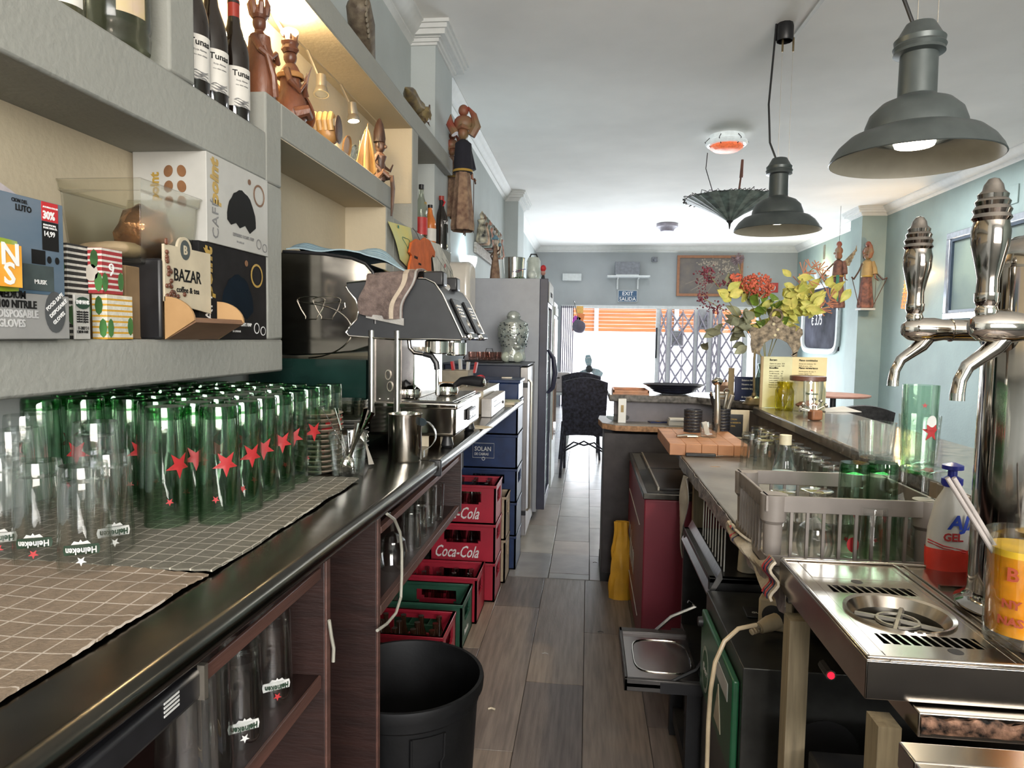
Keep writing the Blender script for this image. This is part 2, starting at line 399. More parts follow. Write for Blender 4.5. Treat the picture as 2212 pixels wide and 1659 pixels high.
def capsule_box(lab,m,ink,y0,y1,z0,z1,x0,x1,ltop):
    t=thing('coffee_capsule_box',lab,'box',((x0+x1)/2,(y0+y1)/2,z0))
    c=V(t.location);b=MB().box(x0-c.x,x1-c.x,y0-c.y,y1-c.y,0,z1-z0).build('carton',m,t,bev=.0015)
    h=z1-z0;X=x1-c.x+.0008;ya=y0-c.y;w_=y1-y0
    txt('CAFÉ',h*.19,ink,t,(X,ya+w_*.16,h*.05),UZ,(0,-1,0),sp=1.05)
    txt('point',h*.24,mGold,t,(X,ya+w_*.16,h*.44),UZ,(0,-1,0),bold=.0022,shear=.15)
    R_=random.Random(3)
    arch=[(w_*.24*math.cos(a)*(1+R_.uniform(-.04,.04)),h*.40*math.sin(a)*(1+R_.uniform(-.03,.03))) for a in [PI*i/16 for i in range(17)]]
    arch+=[(-w_*.18,-h*.05),(-w_*.1,-.002),(-w_*.04,-h*.06),(w_*.05,-h*.01),(w_*.13,-h*.09),(w_*.2,-h*.03)]
    disc('arch_print',mInk if m is mCard else mat('navy_ink',(.006,.012,.02),.8,spec=.1),t,(X,ya+w_*.53,h*.32),UY,UZ,1,1,poly=arch)
    disc('coffee_ring',mBrownInk if m is mCard else mGold,t,(X,ya+w_*.83,h*.75),UY,UZ,w_*.10,h*.14,hole=.82)
    disc('coffee_drop',mBrownInk,t,(X,ya+w_*.66,h*.87),UY,UZ,w_*.025,h*.035)
    txt('ESPRESSO POINT / FAP',h*.052,ink,t,(X,ya+w_*.38,h*.15),UY,UZ,bold=.0004)
    txt('50 CAPSULAS',h*.03,ink,t,(X,ya+w_*.44,h*.08),UY,UZ)
    disc('cup_print',ink,t,(X,ya+w_*.82,h*.13),UY,UZ,w_*.045,h*.065,hole=.8)
    disc('cup_print',ink,t,(X,ya+w_*.93,h*.1),UY,UZ,w_*.045,h*.055,hole=.8)
    Y=y0-c.y-.0008;xa=x0-c.x
    txt('É',h*.13,ink,t,(xa+.065,Y,h*.35),UZ,(-1,0,0));txt('point',h*.15,mGold,t,(xa+.065,Y,h*.45),UZ,(-1,0,0),bold=.0012)
    if m is mCard:
        for i in range(3):
            for j in range(2):
                disc('coffee_bean',mBrownInk,t,(xa+.09+.033*j,Y,h*(.78-.17*i)),(.9,0,.3*(1 if j else -1)),(-.3*(1 if j else -1),0,.9),.011,.014)
    return t
yw0,yw1=yat(447,XF),at(577,460,X=XF).y-.004
zq=at(447,523,X=XF).z
capsule_box('white carton of coffee capsules on top of the black carton at the niche end',mCard,mat('grey_ink'),yw0,yw1,zq+.001,at(447,328,X=XF).z,XW+.02,XF+.004,1)
capsule_box('black carton of coffee capsules under the white carton',mCardB,mInkW,yat(432,XF),yw1-.004,ZL,zq,XW+.02,XF,0)
# --- coffee and tea display with wooden scoop
yk=yat(345,XF);yk2=yat(440,XF)
t=thing('tea_display','black display stand with cream sign reading BAZAR and a wooden scoop tray','display stand',(XF+.012,yk,ZL))
hp=at(345,559,X=XF).z-ZL
MB().box(-.185,0,-.012,.0,0,hp).build('side_panel',mBlack,t,bev=.006)
MB().box(-.185,-.17,0,yk2-yk,0,hp).build('back_panel',mBlack,t)
zs=at(345,640,X=XF).z-ZL;zs2=at(443,560,X=XF).z-ZL;zc_=at(385,512,X=XF).z-ZL;ws=at(443,600,X=XF).y-yk
mSign=mat('cream_card',(.55,.48,.35),.7,var=.06)
ymid=ws*.42;rr=.027
pts=[(0,zs-.01),(ws,zs-.03),(ws,zs2+.012),(ymid+rr,zs2+.012)]+[(ymid+rr*math.cos(a),zc_-rr+rr*math.sin(a)) for a in [PI*i/12 for i in range(13)]]+[(ymid-rr,zs2+.012),(0,zs2+.012)]
MB().prism(pts,-.004,.002,ax='x').build('sign_board',mSign,t)
disc('round_emblem',mat('slate_ink',(.06,.075,.075),.6),t,(.0025,ymid,zc_-rr*1.05),UY,UZ,rr*.68,rr*.8)
txt('B',.027,mSign,t,(.0035,ymid-.008,zc_-rr*1.4),UY,UZ,bold=.0006)
txt('BAZAR',.038,mInk,t,(.0025,.030,zs+.036),UY,UZ,bold=.0006,xs=.88)
txt('coffee & tea',.018,mInk,t,(.0025,.040,zs+.012),UY,UZ,bold=.0003)
for i in range(26):
    a=R.random();b=R.random()**1.3
    yy=.004+.03*(1-a)*R.random() if i<20 else R.uniform(.01,.07)
    zz=zs+.0+a*(zs2-zs+.02) if i<20 else zs+R.uniform(-.005,.012)
    MB().ball((.004,yy,zz),(.003,.0065,.005),8,5,M=Matrix.Identity(4)).build('coffee_bean',mat('roasted_bean',(.17,.06,.03),.35,var=.3),t)
mWd=woodm('pale_plywood',(.46,.28,.13),(.33,.19,.08),(1,6,1),.5,5);mWdi=woodm('brown_plywood',(.24,.13,.075),(.17,.09,.05),(1,1,7),.6,6)
zl=at(412,692,X=-.84).z-ZL;yl=at(513,692,X=-.84).y-yk;zb=at(440,733,X=-.88).z-ZL
arc=[(0,.0)]+[(0,zs)]+[(.066*math.sin(a),zl+(zs-zl)*math.cos(a)) for a in [PI/2*i/8 for i in range(1,9)]]
for yy in (0,yl-.006):MB().prism(arc,yy,yy+.006).build('scoop_side',mWd,t)
MB().add([(0,.006,0.0),(.066,.006,zl-.004),(.066,yl-.006,zl-.004),(0,yl-.006,.0),(0,.006,.006),(.062,.006,zl+.006),(.062,yl-.006,zl+.006),(0,yl-.006,.006)],[(0,3,2,1),(4,5,6,7),(0,1,5,4),(1,2,6,5),(2,3,7,6),(3,0,4,7)]).build('scoop_bottom',mWdi,t)
# --- striped tea cartons
def carton(name,lab,u0,u1,us,v0,v1,X,m,cat='box',z0=None,z1=None):
    y0=yat(u0,X);y1=yat(u1,X);xs=(us-1272)/(u0-1272)*X
    z0=at(u0,v1,X=X).z if z0 is None else z0;z1=at(u0,v0,X=X).z if z1 is None else z1
    xs=max(xs,XW+.015)
    t=thing(name,lab,cat,((xs+X)/2,(y0+y1)/2,z0))
    MB().box(xs-(xs+X)/2,X-(xs+X)/2,-(y1-y0)/2,(y1-y0)/2,0,z1-z0).build('carton',m,t,bev=.001)
    return t,(X-xs)/2,(y1-y0)/2,z1-z0
sRed=stripem('red_white_stripes',(.62,.6,.55),(.30,.025,.03),2,.0105,.62,rough=.6)
sBlk=stripem('black_white_stripes',(.62,.6,.55),(.02,.02,.02),2,.0105,.6,rough=.6)
sYel=stripem('yellow_white_stripes',(.62,.6,.52),(.55,.3,.03),2,.0105,.35,rough=.6)
mLeaf=mat('printed_leaf_green',(.05,.16,.04),.6,var=.3);mCupw=mat('printed_cup',(.5,.46,.4),.6)
zt=at(223,634,X=XF).z
def leafset(t,X,Y,h,tw):
    for i,(o,U) in enumerate((((X,-Y*.75,h*.25),UY),((X,Y*.75,h*.3),UY),((-X*0-.0,-Y-.0008,h*.75),UX),((.008,-Y-.0008,h*.25),UX))):
        disc('leaf_print',mLeaf,t,o if U==UY else (o[0],o[1],o[2]),U,UZ,.008,.018,n=8)
t,a,b,h=carton('tea_carton','red and white striped tea carton stacked on the yellow striped one',223,268,190,535,634,XF,sRed,z0=zt);leafset(t,a+.0008,b,h,0)
disc('teapot_print',mCupw,t,(a-.02,-b-.0008,h*.45),UX,UZ,.014,.016,n=10);txt('9',.035,mInkW,t,(a+.0008,-.012,h*.4),UY,UZ)
t,a,b,h=carton('tea_carton','yellow and white striped tea carton standing on the ledge',232,288,197,634,733,XF,sYel,z0=ZL,z1=zt-.0005);leafset(t,a+.0008,b,h,0)
t,a,b,h=carton('tea_carton','tall black and white striped tea carton between magazine and red carton',150,196,120,525,733,XF-.03,sBlk,z0=ZL);leafset(t,a+.0008,b,h,0)
t,a,b,h=carton('tea_sachet_pack','small white pack of tea sachets with dark green lettering',163,196,158,636,733,XF+.004,mCard,'tea pack',z0=ZL)
disc('green_band',mat('dark_green_print',(.015,.05,.03),.6),t,(a+.0008,0,h*.82),UY,UZ,b*.95,.011,n=12)
txt('ENIMANIS',.0095,mInkW,t,(a+.0016,-b*.9,h*.795),UY,UZ,bold=.0003,xs=.75)
for i in range(5):txt('tonificante y digestiva',.0052,mInk,t,(a+.0008,-b*.8,h*(.6-.055*i)),UY,UZ,xs=.62)
txt('11-2027 3 1',.008,mInk,t,(a+.0008,-b*.7,h*.22),UY,UZ,xs=.7);txt('L20210-14:02',.007,mInk,t,(a+.0008,-b*.8,h*.14),UY,UZ,xs=.7)
# --- translucent tub with foil bag and cardboard
mTub=glassm('frosted_plastic',(.93,.93,.90),(.72,.73,.70),1.35,.3)
yt0=yat(310,-.905);yt1=yat(438,-.905);zr=at(310,386,X=-.905).z;zbt=at(335,572,X=-.905).z
t=thing('storage_tub','see-through plastic tub holding foil bags, balanced on the tea cartons','tub',(-.998,(yt0+yt1)/2,zbt))
hx,hy,hh=.093,(yt1-yt0)/2,zr-zbt
def tubring(k,z,e=0):return [(-hx*k-e,-hy*k-e,z),(hx*k+e,-hy*k-e,z),(hx*k+e,hy*k+e,z),(-hx*k-e,hy*k+e,z)]
rings=[tubring(.84,0),tubring(.93,hh*.6),tubring(.95,hh*.86),tubring(.985,hh*.87),tubring(1,hh-.006),tubring(1.03,hh-.004),tubring(1.03,hh),tubring(.99,hh),tubring(.96,hh*.87),tubring(.92,hh*.85),tubring(.9,hh*.6),tubring(.82,.003)]
vs=[p for r_ in rings for p in r_];fs=[(3,2,1,0)]
for k_ in range(len(rings)-1):
    for i in range(4):j=(i+1)%4;fs.append((k_*4+i,k_*4+j,k_*4+4+j,k_*4+4+i))
fs.append(tuple(range(len(vs)-4,len(vs))))
MB().add(vs,fs).build('tub',mTub,t,bev=.004)
foil=mat('copper_foil',(.75,.38,.18),.18,.9,var=.5,scale=14,bump=1,bs=35)
def crumple(mb,c,r,amp,n=20,m=12,sd=0,fq=14,ez=1):
    o=len(mb.v);mb.ball(c,r,n,m)
    for i in range(o,len(mb.v)):
        p=V(mb.v[i]);d=(p-V(c));k=NZ.noise(p*fq+V((sd,sd,sd)))*amp
        mb.v[i]=tuple(p+d.normalized()*k)
    return mb
tag(crumple(MB(),(0,0,0),(.055,.062,.065),.014,sd=2,fq=30).build('foil_bag',foil,loc=(-.975,yt0+.115,zbt+.07)),'crumpled copper coloured foil bag inside the tub','bag')
tag(crumple(MB(),(0,0,0),(.065,.055,.02),.01,sd=5,fq=25).build('paper_bag',mat('kraft_paper',(.32,.24,.14),.8,bump=.3),loc=(-1.0,yt0+.045,zbt+.03)),'flattened brown paper bag lying in the tub left of the foil','bag')
# plain brown carton under the tub, behind the tea cartons
ya,yb=yat(300,-.95),yat(385,-.95)
tag(MB().box(XW+.02,-.935,ya-.06,yb+.0,ZL,zbt-.006).build('brown_carton',mat('brown_cardboard',(.26,.17,.09),.8,var=.1),bev=.002),'plain brown cardboard box under the plastic tub','box')
# --- magazine, snack packet, folder, glove box at the near end
yg1=yat(152,-.88);yg0=.82;zg=at(150,641,X=-.88).z
t=thing('glove_box','grey and white box of medium nitrile gloves at the near end of the ledge','box',(-.98,(yg0+yg1)/2,ZL));hy=(yg1-yg0)/2
MB().box(-.1,.1,-hy,hy,0,zg-ZL).build('carton',mat('grey_carton',(.27,.27,.265),.5,var=.05),t,bev=.002)
for i,(s_,c_) in enumerate((('MEDIUM',mInk),('100 NITRILE',mInk),('DISPOSABLE',mat('light_grey_ink',(.5,.5,.5),.6)),('GLOVES',MATS['light_grey_ink']))):
    txt(s_,.0165,c_,t,(.1008,hy-.145,.064-.0148*i),UY,UZ,bold=.0005,xs=.85)
disc('round_sticker',mat('dark_sticker',(.07,.075,.08),.5),t,(.1008,hy-.033,.045),UY,UZ,.022,.034)
for i,s_ in enumerate(('FOOD SAFE','DISPOSABLE','GLOVES')):txt(s_,.0085,mInkW,t,(.1016,hy-.050+.007*i,.046-.011*i),(0,.75,.6),(0,-.6,.75),bold=.0002)
ym1=yat(143,-.9);ym0=.86;zm=at(140,447,X=-.9).z
t=thing('perfume_magazine','blue advertising magazine with a red 30% flash standing on the glove box','magazine',(-.9,ym1,zg+.001));hm=zm-zg
def lerp(a,b,t_):return a+(b-a)*t_
MB().box(-.012,0,-(ym1-ym0),0,0,hm).build('cover',mat('misty_blue_print',(.045,.10,.16),.7,col2=(.13,.17,.22),scale=5,stretch=(1,.6,2)),t,bev=.001)
MB().box(0,.0008,-.047,-.012,hm*.79,hm-.001).build('red_flash',mInkR,t);MB().box(0,.0008,-.047,-.012,hm*.48,hm*.785).build('black_flash',mInk,t)
txt('AHORRA MAS DE',.0042,mInkW,t,(.0012,-.045,hm*.93),UY,UZ);txt('30%',.018,mInkW,t,(.0012,-.0455,hm*.815),UY,UZ,bold=.0006,xs=.85)
txt('FRAGANCIAS',.0045,mInkW,t,(.0012,-.045,hm*.74),UY,UZ);txt('MUSK PARA ÉL',.0045,mInkW,t,(.0012,-.045,hm*.71),UY,UZ);txt('14,99',.0125,mInkW,t,(.0012,-.045,hm*.63),UY,UZ,xs=.9)
txt('CION DEL',.0085,mInk,t,(.0008,-.107,hm*.92),UY,UZ,xs=.8);txt('LUTO',.0135,mInk,t,(.0008,-.1,hm*.84),UY,UZ,bold=.0003,xs=.9)
MB().box(0,.0009,-.088,-.025,.006,hm*.31).build('bottle_print',mat('perfume_print',(.06,.085,.09),.3,var=.3),t);MB().box(0,.0009,-.07,-.042,hm*.32,hm*.47).build('cap_print',mInk,t)
txt('MUSK',.010,mInkW,t,(.0014,-.067,hm*.11),UY,UZ,bold=.0002)
for y_ in (-.034,-.017):disc('ring_print',mInk,t,(.0008,y_,hm*.38),UY,UZ,.0045,.006)
t=thing('document_sleeve','pale lilac plastic sleeve of papers behind the magazine','folder',(-.95,ym1-.006,zg+.001))
zf0=at(0,385,X=-.95).z-zg;zf1=at(135,470,X=-.95).z-zg
MB().sheet(lambda a,b:(.004*math.sin(9*a),-.33*(1-a),b*(zf1+.02*math.sin(PI*(1-a))+ (zf0-zf1)*min(1,(1-a)*2.2))),14,4,.004).build('sleeve',mat('lilac_plastic',(.42,.38,.40),.35,var=.1),t)
t=thing('snack_packet','lime green and orange snack packet with white letters at the left edge','packet',(-.87,.95,zg+.001))
hs=at(10,520,X=-.87).z-zg;ys=yat(36,-.87)-.95
MB().sheet(lambda a,b:(.010*math.sin(PI*a)*math.sin(PI*b),-.06+(ys+.06)*a,b*hs),10,8,.012).build('packet',mat('lime_packet',(.30,.40,.03),.3,var=.1),t)
MB().box(.017,.018,-.05,ys*.68,hs*.06,hs*.9).build('orange_panel',mat('orange_print',(.75,.30,.02),.4,col2=(.8,.42,.05)),t,bev=.002)
txt('N',.045,mInkW,t,(.0186,ys*.68-.039,hs*.5),UY,UZ,bold=.001);txt('S',.045,mInkW,t,(.0186,ys*.68-.034,hs*.12),UY,UZ,bold=.001)
# ================= upper shelves =================
def bottle(name,lab,cat,loc,r,h,prof,mg,parts,group=None):
    t=thing(name,lab,cat,loc,group=group)
    MB().lathe([(r*a,h*b) for a,b in prof],n=24).build('glass_body',mg,t)
    for nm,a,b,z0,z1,m,arc in parts:
        if arc>=1:MB().lathe([(r*a,h*z0),(r*b,h*z1)],n=24).build(nm,m,t)
        else:
            MB().sheet(lambda q,k:(r*a*math.cos((q-.5)*2*PI*arc+PA),r*a*math.sin((q-.5)*2*PI*arc+PA),h*lerp(z0,z1,k)),14,1,.0006).build(nm,m,t)
    return t
def roundtxt(t,s,size,m,r,z,phi,bold=0,name='lettering',xs=1,flip=False,ext=.0004,z0=None):
    "text wrapped on a cylinder of radius r, centred at angle phi"
    o=txt(s,size,m,t,(0,0,0),UX,UZ,bold=bold,align='CENTER',xs=xs,name=name,ext=ext)
    for v_ in o.data.vertices:
        x,y,zz=v_.co
        if flip:x,zz=-x,-zz+0
        a=phi+x/r;rr=r+.0006-y
        v_.co=(rr*math.cos(a),rr*math.sin(a),z+zz)
    return o
def wrapshape(t,name,m,pts,r,z,phi,flip=False):
    n=len(pts);c=(sum(p[0] for p in pts)/n,sum(p[1] for p in pts)/n)
    vs=[];q=[c]+list(pts)
    for rr in (r+.0002,r+.0009):
        for x,y in q:
            if flip:y=-y
            a=phi+x/rr;vs.append((rr*math.cos(a),rr*math.sin(a),z+y))
    k=len(q);fs=[]
    for i in range(1,k):
        j=i%n+1;fs.append((k,k+i,k+j));fs.append((i,j,k+j,k+i))
    return MB().add(vs,fs).build(name,m,t)
PA=-.55
bord=[(.98,0),(1,.012),(1,.5),(.97,.56),(.86,.63),(.66,.70),(.45,.78),(.37,.86),(.36,.955),(.40,.957),(.40,.975),(.37,.98),(.36,1),(0.01,1)]
mWine=mat('dark_wine_glass',(.012,.008,.006),.06,var=.1,coat=.5);mLab=mat('wine_label',(.62,.60,.56),.6,var=.04);mCaps=mat('red_capsule',(.28,.03,.02),.3,var=.1)
for i,(u,lab) in enumerate(((512,'dark wine bottle with red capsule nearest the shelf step, label reading Tunas'),(465,'middle wine bottle of the three in the lit upper niche'),(424,'left wine bottle of the three, half hidden by the partition'))):
    X_=-.945;y_=yat(u,X_)
    t=bottle('wine_bottle',lab,'wine bottle',(X_,y_,zC1+.001),.0385,.315,bord,mWine,[('label',1.01,1.01,.10,.42,mLab,.42),('capsule',.385,.385,.82,.985,mCaps if i==0 else mWine,1)],'wine bottles in the upper niche')
    roundtxt(t,'Tunas',.021,mInk,.0392,.108,PA,bold=.0003);roundtxt(t,'Rioja Alavesa',.006,mat('grey_ink'),.0392,.095,PA);roundtxt(t,'vino tinto crianza',.005,MATS['grey_ink'],.0392,.084,PA)
    for k_ in range(4):wrapshape(t,'hill_line_print',MATS['grey_ink'],[(-.022+.044*j/8,.048-.005*k_+.004*math.sin(j*.9+k_)) for j in range(9)]+[(.022-.044*j/8,.0475-.005*k_+.004*math.sin((8-j)*.9+k_)) for j in range(9)],.0392,0,PA)
# jug and bottle at the upper left
X_=-.96
jug=glassm('jug_plastic',(.62,.64,.58),(.36,.38,.34),1.4,.12)
t=thing('plastic_jug','large ribbed clear plastic water jug at the top left','jug',(X_,yat(262,X_),zC1+.001))
MB().lathe([(.055,0),(.064,.006),(.066,.03),(.063,.04),(.066,.05),(.066,.2),(.05,.25),(.02,.28),(.02,.30),(.01,.3)],n=28,rip=.02,rn=12).build('jug_body',jug,t)
MB().lathe([(.023,.295),(.023,.315),(.001,.315)],n=16).build('cap',mWhite,t)
MB().sheet(lambda a,b:(.0665*math.cos(-.9+a*.9),.0665*math.sin(-.9+a*.9),.06+.12*b),8,1,.0006).build('label',mat('faded_label',(.45,.34,.30),.5,col2=(.5,.42,.15),scale=12),t)
t=thing('glass_bottle','clear bottle with a white label at the far upper left','bottle',(X_,yat(152,X_),zC1+.001))
MB().lathe([(.036,0),(.038,.01),(.038,.17),(.014,.24),(.014,.29),(.01,.29)],n=20).build('glass_body',jug,t)
MB().sheet(lambda a,b:(.0385*math.cos(-1.4+a*1.5),.0385*math.sin(-1.4+a*1.5),.02+.10*b),8,1,.0006).build('label',mLab,t)
roundtxt(t,'GIN SECO',.012,mInk,.039,.04,-.5,bold=.0004)
# ---- carved figures
mCarv=woodm('carved_reddish_wood',(.19,.068,.033),(.07,.025,.014),(1,1,.5),.38,14,.5);mCarvD=woodm('dark_carved_wood',(.09,.045,.03),(.035,.018,.012),(1,1,.6),.45,14,.6)
mBlond=woodm('blond_carved_wood',(.52,.33,.13),(.34,.18,.06),(1,1,.3),.5,12,.4);mGoldW=woodm('golden_brown_wood',(.40,.21,.07),(.2,.09,.03),(1,1,.4),.4,10,.4)
def blob(mb,pr,sx=1,sy=1,amp=.003,fq=60,n=20,c=(0,0,0),sd=0):
    o=len(mb.v);mb.lathe(pr,c,n,None,sx,sy)
    for i in range(o,len(mb.v)):
        p=V(mb.v[i]);k=NZ.noise(p*fq+V((sd,0,sd)))*amp;d=V((p.x-c[0],p.y-c[1],0))
        if d.length>1e-5:mb.v[i]=tuple(p+d.normalized()*k)
    return mb
ZS=zD1+.001
# crowned figure 1
X_=-.955;y_=yat(566,X_)
t=thing('carved_figure','tall carved wooden figure in a long robe with a spiked crown','statue',(X_,y_,ZS))
blob(MB(),[(.045,0),(.05,.01),(.046,.05),(.04,.10),(.034,.15),(.03,.175),(.014,.19),(.012,.2)],sy=.8,amp=.010,fq=28,n=22).build('robe',mCarv,t)
mb=MB();mb.ball((0,0,.215),(.02,.018,.025));blob(mb,[(.02,.225),(.026,.235),(.024,.25),(.012,.262)],amp=.004,n=14)
mb.build('head',mCarv,t)
mb=MB()
for k_ in range(7):
    a=2*PI*k_/7;mb.tube([(.019*math.cos(a),.019*math.sin(a),.235),(.026*math.cos(a),.026*math.sin(a),.262),(.018*math.cos(a),.018*math.sin(a),.292+.01*(k_%2))],[.009,.008,.001],6)
mb.build('crown',mCarv,t)
mb=MB()
for s_ in(-1,1):mb.tube([(.005*s_,s_*.028,.17),(.02,s_*.036,.13),(.045,s_*.02,.11),(.05,0,.13)],[.011,.01,.008,.006],8)
mb.tube([(.045,.0,.01),(.05,-.02,.06),(.03,-.03,.14)],[.012,.01,.006],8)
mb.build('arms',mCarv,t)
# amber bottle shape behind
t=bottle('amber_flask','amber glass flask behind the tall carved figure','bottle',(-1.03,yat(590,-1.03),ZS),.042,.2,[(.9,0),(1,.05),(1,.4),(.8,.58),(.35,.7),(.3,.9),(.4,.93),(.4,1),(.01,1)],mat('amber_glass',(.25,.11,.03),.08,coat=.4),[('stopper',.36,.30,1.0,1.1,mCarvD,1)])
y_=yat(630,X_)
t=thing('carved_figure','kneeling carved wooden dancer figure with ornate headdress','statue',(X_,y_,ZS))
blob(MB(),[(.042,0),(.052,.012),(.05,.04),(.042,.07),(.032,.095),(.028,.125),(.036,.15),(.02,.172),(.013,.18)],sx=1.05,sy=.75,amp=.008,fq=30,n=22,sd=3).build('body',mCarv,t)
mb=MB();mb.ball((0,0,.2),(.021,.019,.025));blob(mb,[(.021,.212),(.028,.222),(.022,.235),(.027,.245),(.016,.262),(.004,.275)],amp=.006,n=14,fq=90)
for k_ in range(6):
    a=2*PI*k_/6;mb.tube([(.016*math.cos(a),.016*math.sin(a),.235),(.024*math.cos(a),.024*math.sin(a),.268)],[.007,.001],5)
mb.build('head_and_headdress',mCarv,t)
mb=MB()
for s_ in(-1,1):mb.tube([(0,.026*s_,.155),(.018,.042*s_,.115),(.04,.02*s_,.09),(.05,.0,.12)],[.011,.009,.008,.005],8)
mb.tube([(.03,-.03,.02),(.06,-.02,.03),(.055,.02,.02)],[.02,.018,.012],8)
mb.build('arms_and_knee',mCarv,t)
MB().shell([(.029,.155),(.04,.148),(.043,.135),(.040,.133),(.028,.15)],n=22,sx=1.05,sy=.8).build('collar',mGoldW,t)
# leaf shaped carving
y_=yat(664,-.94)
t=thing('carved_leaf','thin leaf shaped wooden carving with two pointed tips','carving',(-.94,y_,ZS))
MB().sheet(lambda a,b:((a-.5)*.05*math.sin(PI*min(1,b*1.1+.08))**.7*1.6*(1-b*.6),.012*math.cos(PI*(a-.5))-.01,b*.13),8,10,.006).build('leaf_body',mCarv,t)
mb=MB();mb.tube([(-.006,0,.11),(.004,0,.17),(.018,.0,.205)],[.006,.004,.001],6);mb.tube([(.004,0,.11),(-.006,0,.16),(.002,0,.185)],[.005,.003,.001],6);mb.build('tips',mCarv,t)
# hand carving
y_=yat(706,-.94)
t=thing('carved_hand','golden wooden carving of a closed hand on a round base','carving',(-.94,y_,ZS))
mb=MB();crumple(mb,(0,0,.04),(.045,.04,.042),.006,sd=4,fq=20)
mb.build('palm',mGoldW,t)
mb=MB()
for k_ in range(4):mb.tube([(-.028+.019*k_,-.03,.045),(-.03+.019*k_,-.038,.075),(-.03+.019*k_,-.026,.102),(-.028+.019*k_,-.008,.098)],[.010,.0105,.01,.008],8)
mb.build('fingers',mat('pale_finger_wood',(.55,.34,.13),.45,var=.2),t)
MB().ball((.045,.0,.055),(.006,.036,.05)).build('back_disc',mCarvD,t)
for i,(u,r_,m_,lab) in enumerate(((742,.042,mGoldW,'round golden wooden plate leaning behind the hand carving'),(757,.036,mat('shell_mosaic',(.4,.38,.3),.3,col2=(.03,.05,.03),scale=60),'small mosaic disc next to the round wooden plate'))):
    t=thing('decorative_plate',lab,'plate',(-.94,yat(u,-.94),ZS),rot=(0,.18,0))
    MB().lathe([(r_*.3,0),(r_*.9,.002),(r_,.007),(r_*.96,.009),(r_*.8,.004),(.001,.004)],M=T(0,0,r_*1.08)@Matrix.Rotation(PI/2,4,'Y'),n=24).build('disc',m_,t)
    MB().tube([( -.02,0,0),(-.004,0,r_*1.2)],.002,6).build('prop',mCarvD,t)
# pointed blond carving
y_=yat(790,-.935)
t=thing('carved_boat','pale pointed wooden carving lit bright by the spotlight','carving',(-.935,y_,ZS))
MB().sheet(lambda a,b:(.045*(2*a-1)*(1-b)**.6,.03*math.cos(PI*(a-.5))*(1-b)-.01+.02*b,b*.19+.004*math.sin(20*a)),12,14,.006).build('body',mBlond,t)
mb=MB();mb.tube([(0,0,.0),(0,.005,.12),(.004,.01,.21)],[.014,.010,.001],8);mb.tube([(-.035,.01,.05),(-.03,.012,.14)],[.006,.001],6);mb.tube([(-.045,.01,.04),(-.048,.012,.12)],[.006,.001],6);mb.build('points',mBlond,t)
# seated idol with dangling arm
y_=yat(832,XF+.0)-.03
t=thing('seated_idol','dark wooden idol with a tall cone headdress, one leg hanging over the ledge','statue',(XF-.02,y_,ZS))
blob(MB(),[(.028,0),(.032,.02),(.024,.05),(.024,.08),(.032,.105),(.014,.122),(.011,.13)],amp=.003,sy=.75,n=18).build('torso',mCarvD,t)
mb=MB();mb.ball((.004,0,.15),(.024,.021,.03),16,10);mb.ball((.028,-.004,.145),(.008,.006,.008),8,6);mb.ball((.0,.022,.15),(.006,.004,.012),8,6);mb.ball((.0,-.022,.15),(.006,.004,.012),8,6);mb.build('head',mCarvD,t)
blob(MB(),[(.026,.165),(.026,.18),(.024,.21),(.018,.24),(.008,.262),(.001,.268)],amp=.003,n=16,fq=120).build('headdress',mCarvD,t)
mb=MB();mb.tube([(0,-.03,.105),(-.01,-.042,.07),(.02,-.03,.035),(.045,-.012,.03)],[.009,.008,.007,.005],8);mb.tube([(0,.03,.105),(.01,.04,.07),(.04,.03,.05),(.055,.02,.075)],[.009,.008,.006,.003],8);mb.build('arms',mCarvD,t)
mb=MB();mb.tube([(0,.012,.015),(.05,.02,.02),(.055,.02,-.03),(.052,.022,-.10),(.048,.024,-.145)],[.015,.013,.010,.007,.004],8);mb.tube([(0,-.012,.015),(.03,-.03,.035),(.05,-.02,.012)],[.015,.012,.008],8);mb.build('legs',mCarvD,t)
# ---- spotlights on the bar
mSat=mat('satin_nickel',(.55,.50,.42),.3,.9,var=.05);mBulb=emitm('warm_led',(1,.80,.52),26);mLens=mat('unlit_lamp_glass',(.5,.5,.47),.15,.3,var=.2)
t=thing('spotlight_bar','nickel spotlight bar with three adjustable heads on the niche wall','spotlight',(XW+.02,yat(690,XW),0))
pb0=at(598,132,X=XW+.05);pb1=at(836,222,X=XW+.05)
y0_=t.location.y
zB=.5*(pb0.z+pb1.z)
MB().tube([(.03,pb0.y-y0_-.1,zB),(.03,pb1.y-y0_,zB)],.008,10).build('bar',mSat,t)
def head(p,d,lit,r=.026,L=.075):
    d=V(d).normalized();q=d.to_track_quat('Z','Y').to_matrix().to_4x4();M_=Matrix.Translation(V(p)-V(t.location))@q
    hd=MB(M_).lathe([(.001,-L),(r*.62,-L),(r*.7,-L*.5),(r*.7,-L*.35),(r*.8,-L*.3),(r,-.004),(r,0),(r*.82,0),(r*.8,-.004)],n=20).build('spot_head',mSat,t)
    MB(M_).lathe([(.001,-.003),(r*.8,-.003),(r*.8,-.001),(.001,.0)],n=20).build('bulb',mBulb if lit else mLens,hd)
    a=V(p)-d*L*.6-V(t.location);MB().tube([a,(.03,a.y,zB)],.006,8).build('arm',mSat,t)
    if lit:light('SPOT','spot_beam',V(p)+d*.012,13,(1,.74,.40),.02,target=V(p)+d,spot=150,blend=.8)
ph=at(626,70,X=XW+.13);head(ph,(.25,-.75,.55),True,.028)
light('POINT','spot_spill',at(608,12,X=XW+.10)+V((0,0,-.03)),12,(1,.74,.40),.03)
ph=at(694,204,X=XW+.11);head(ph,(.1,-.25,-1),False,.028)
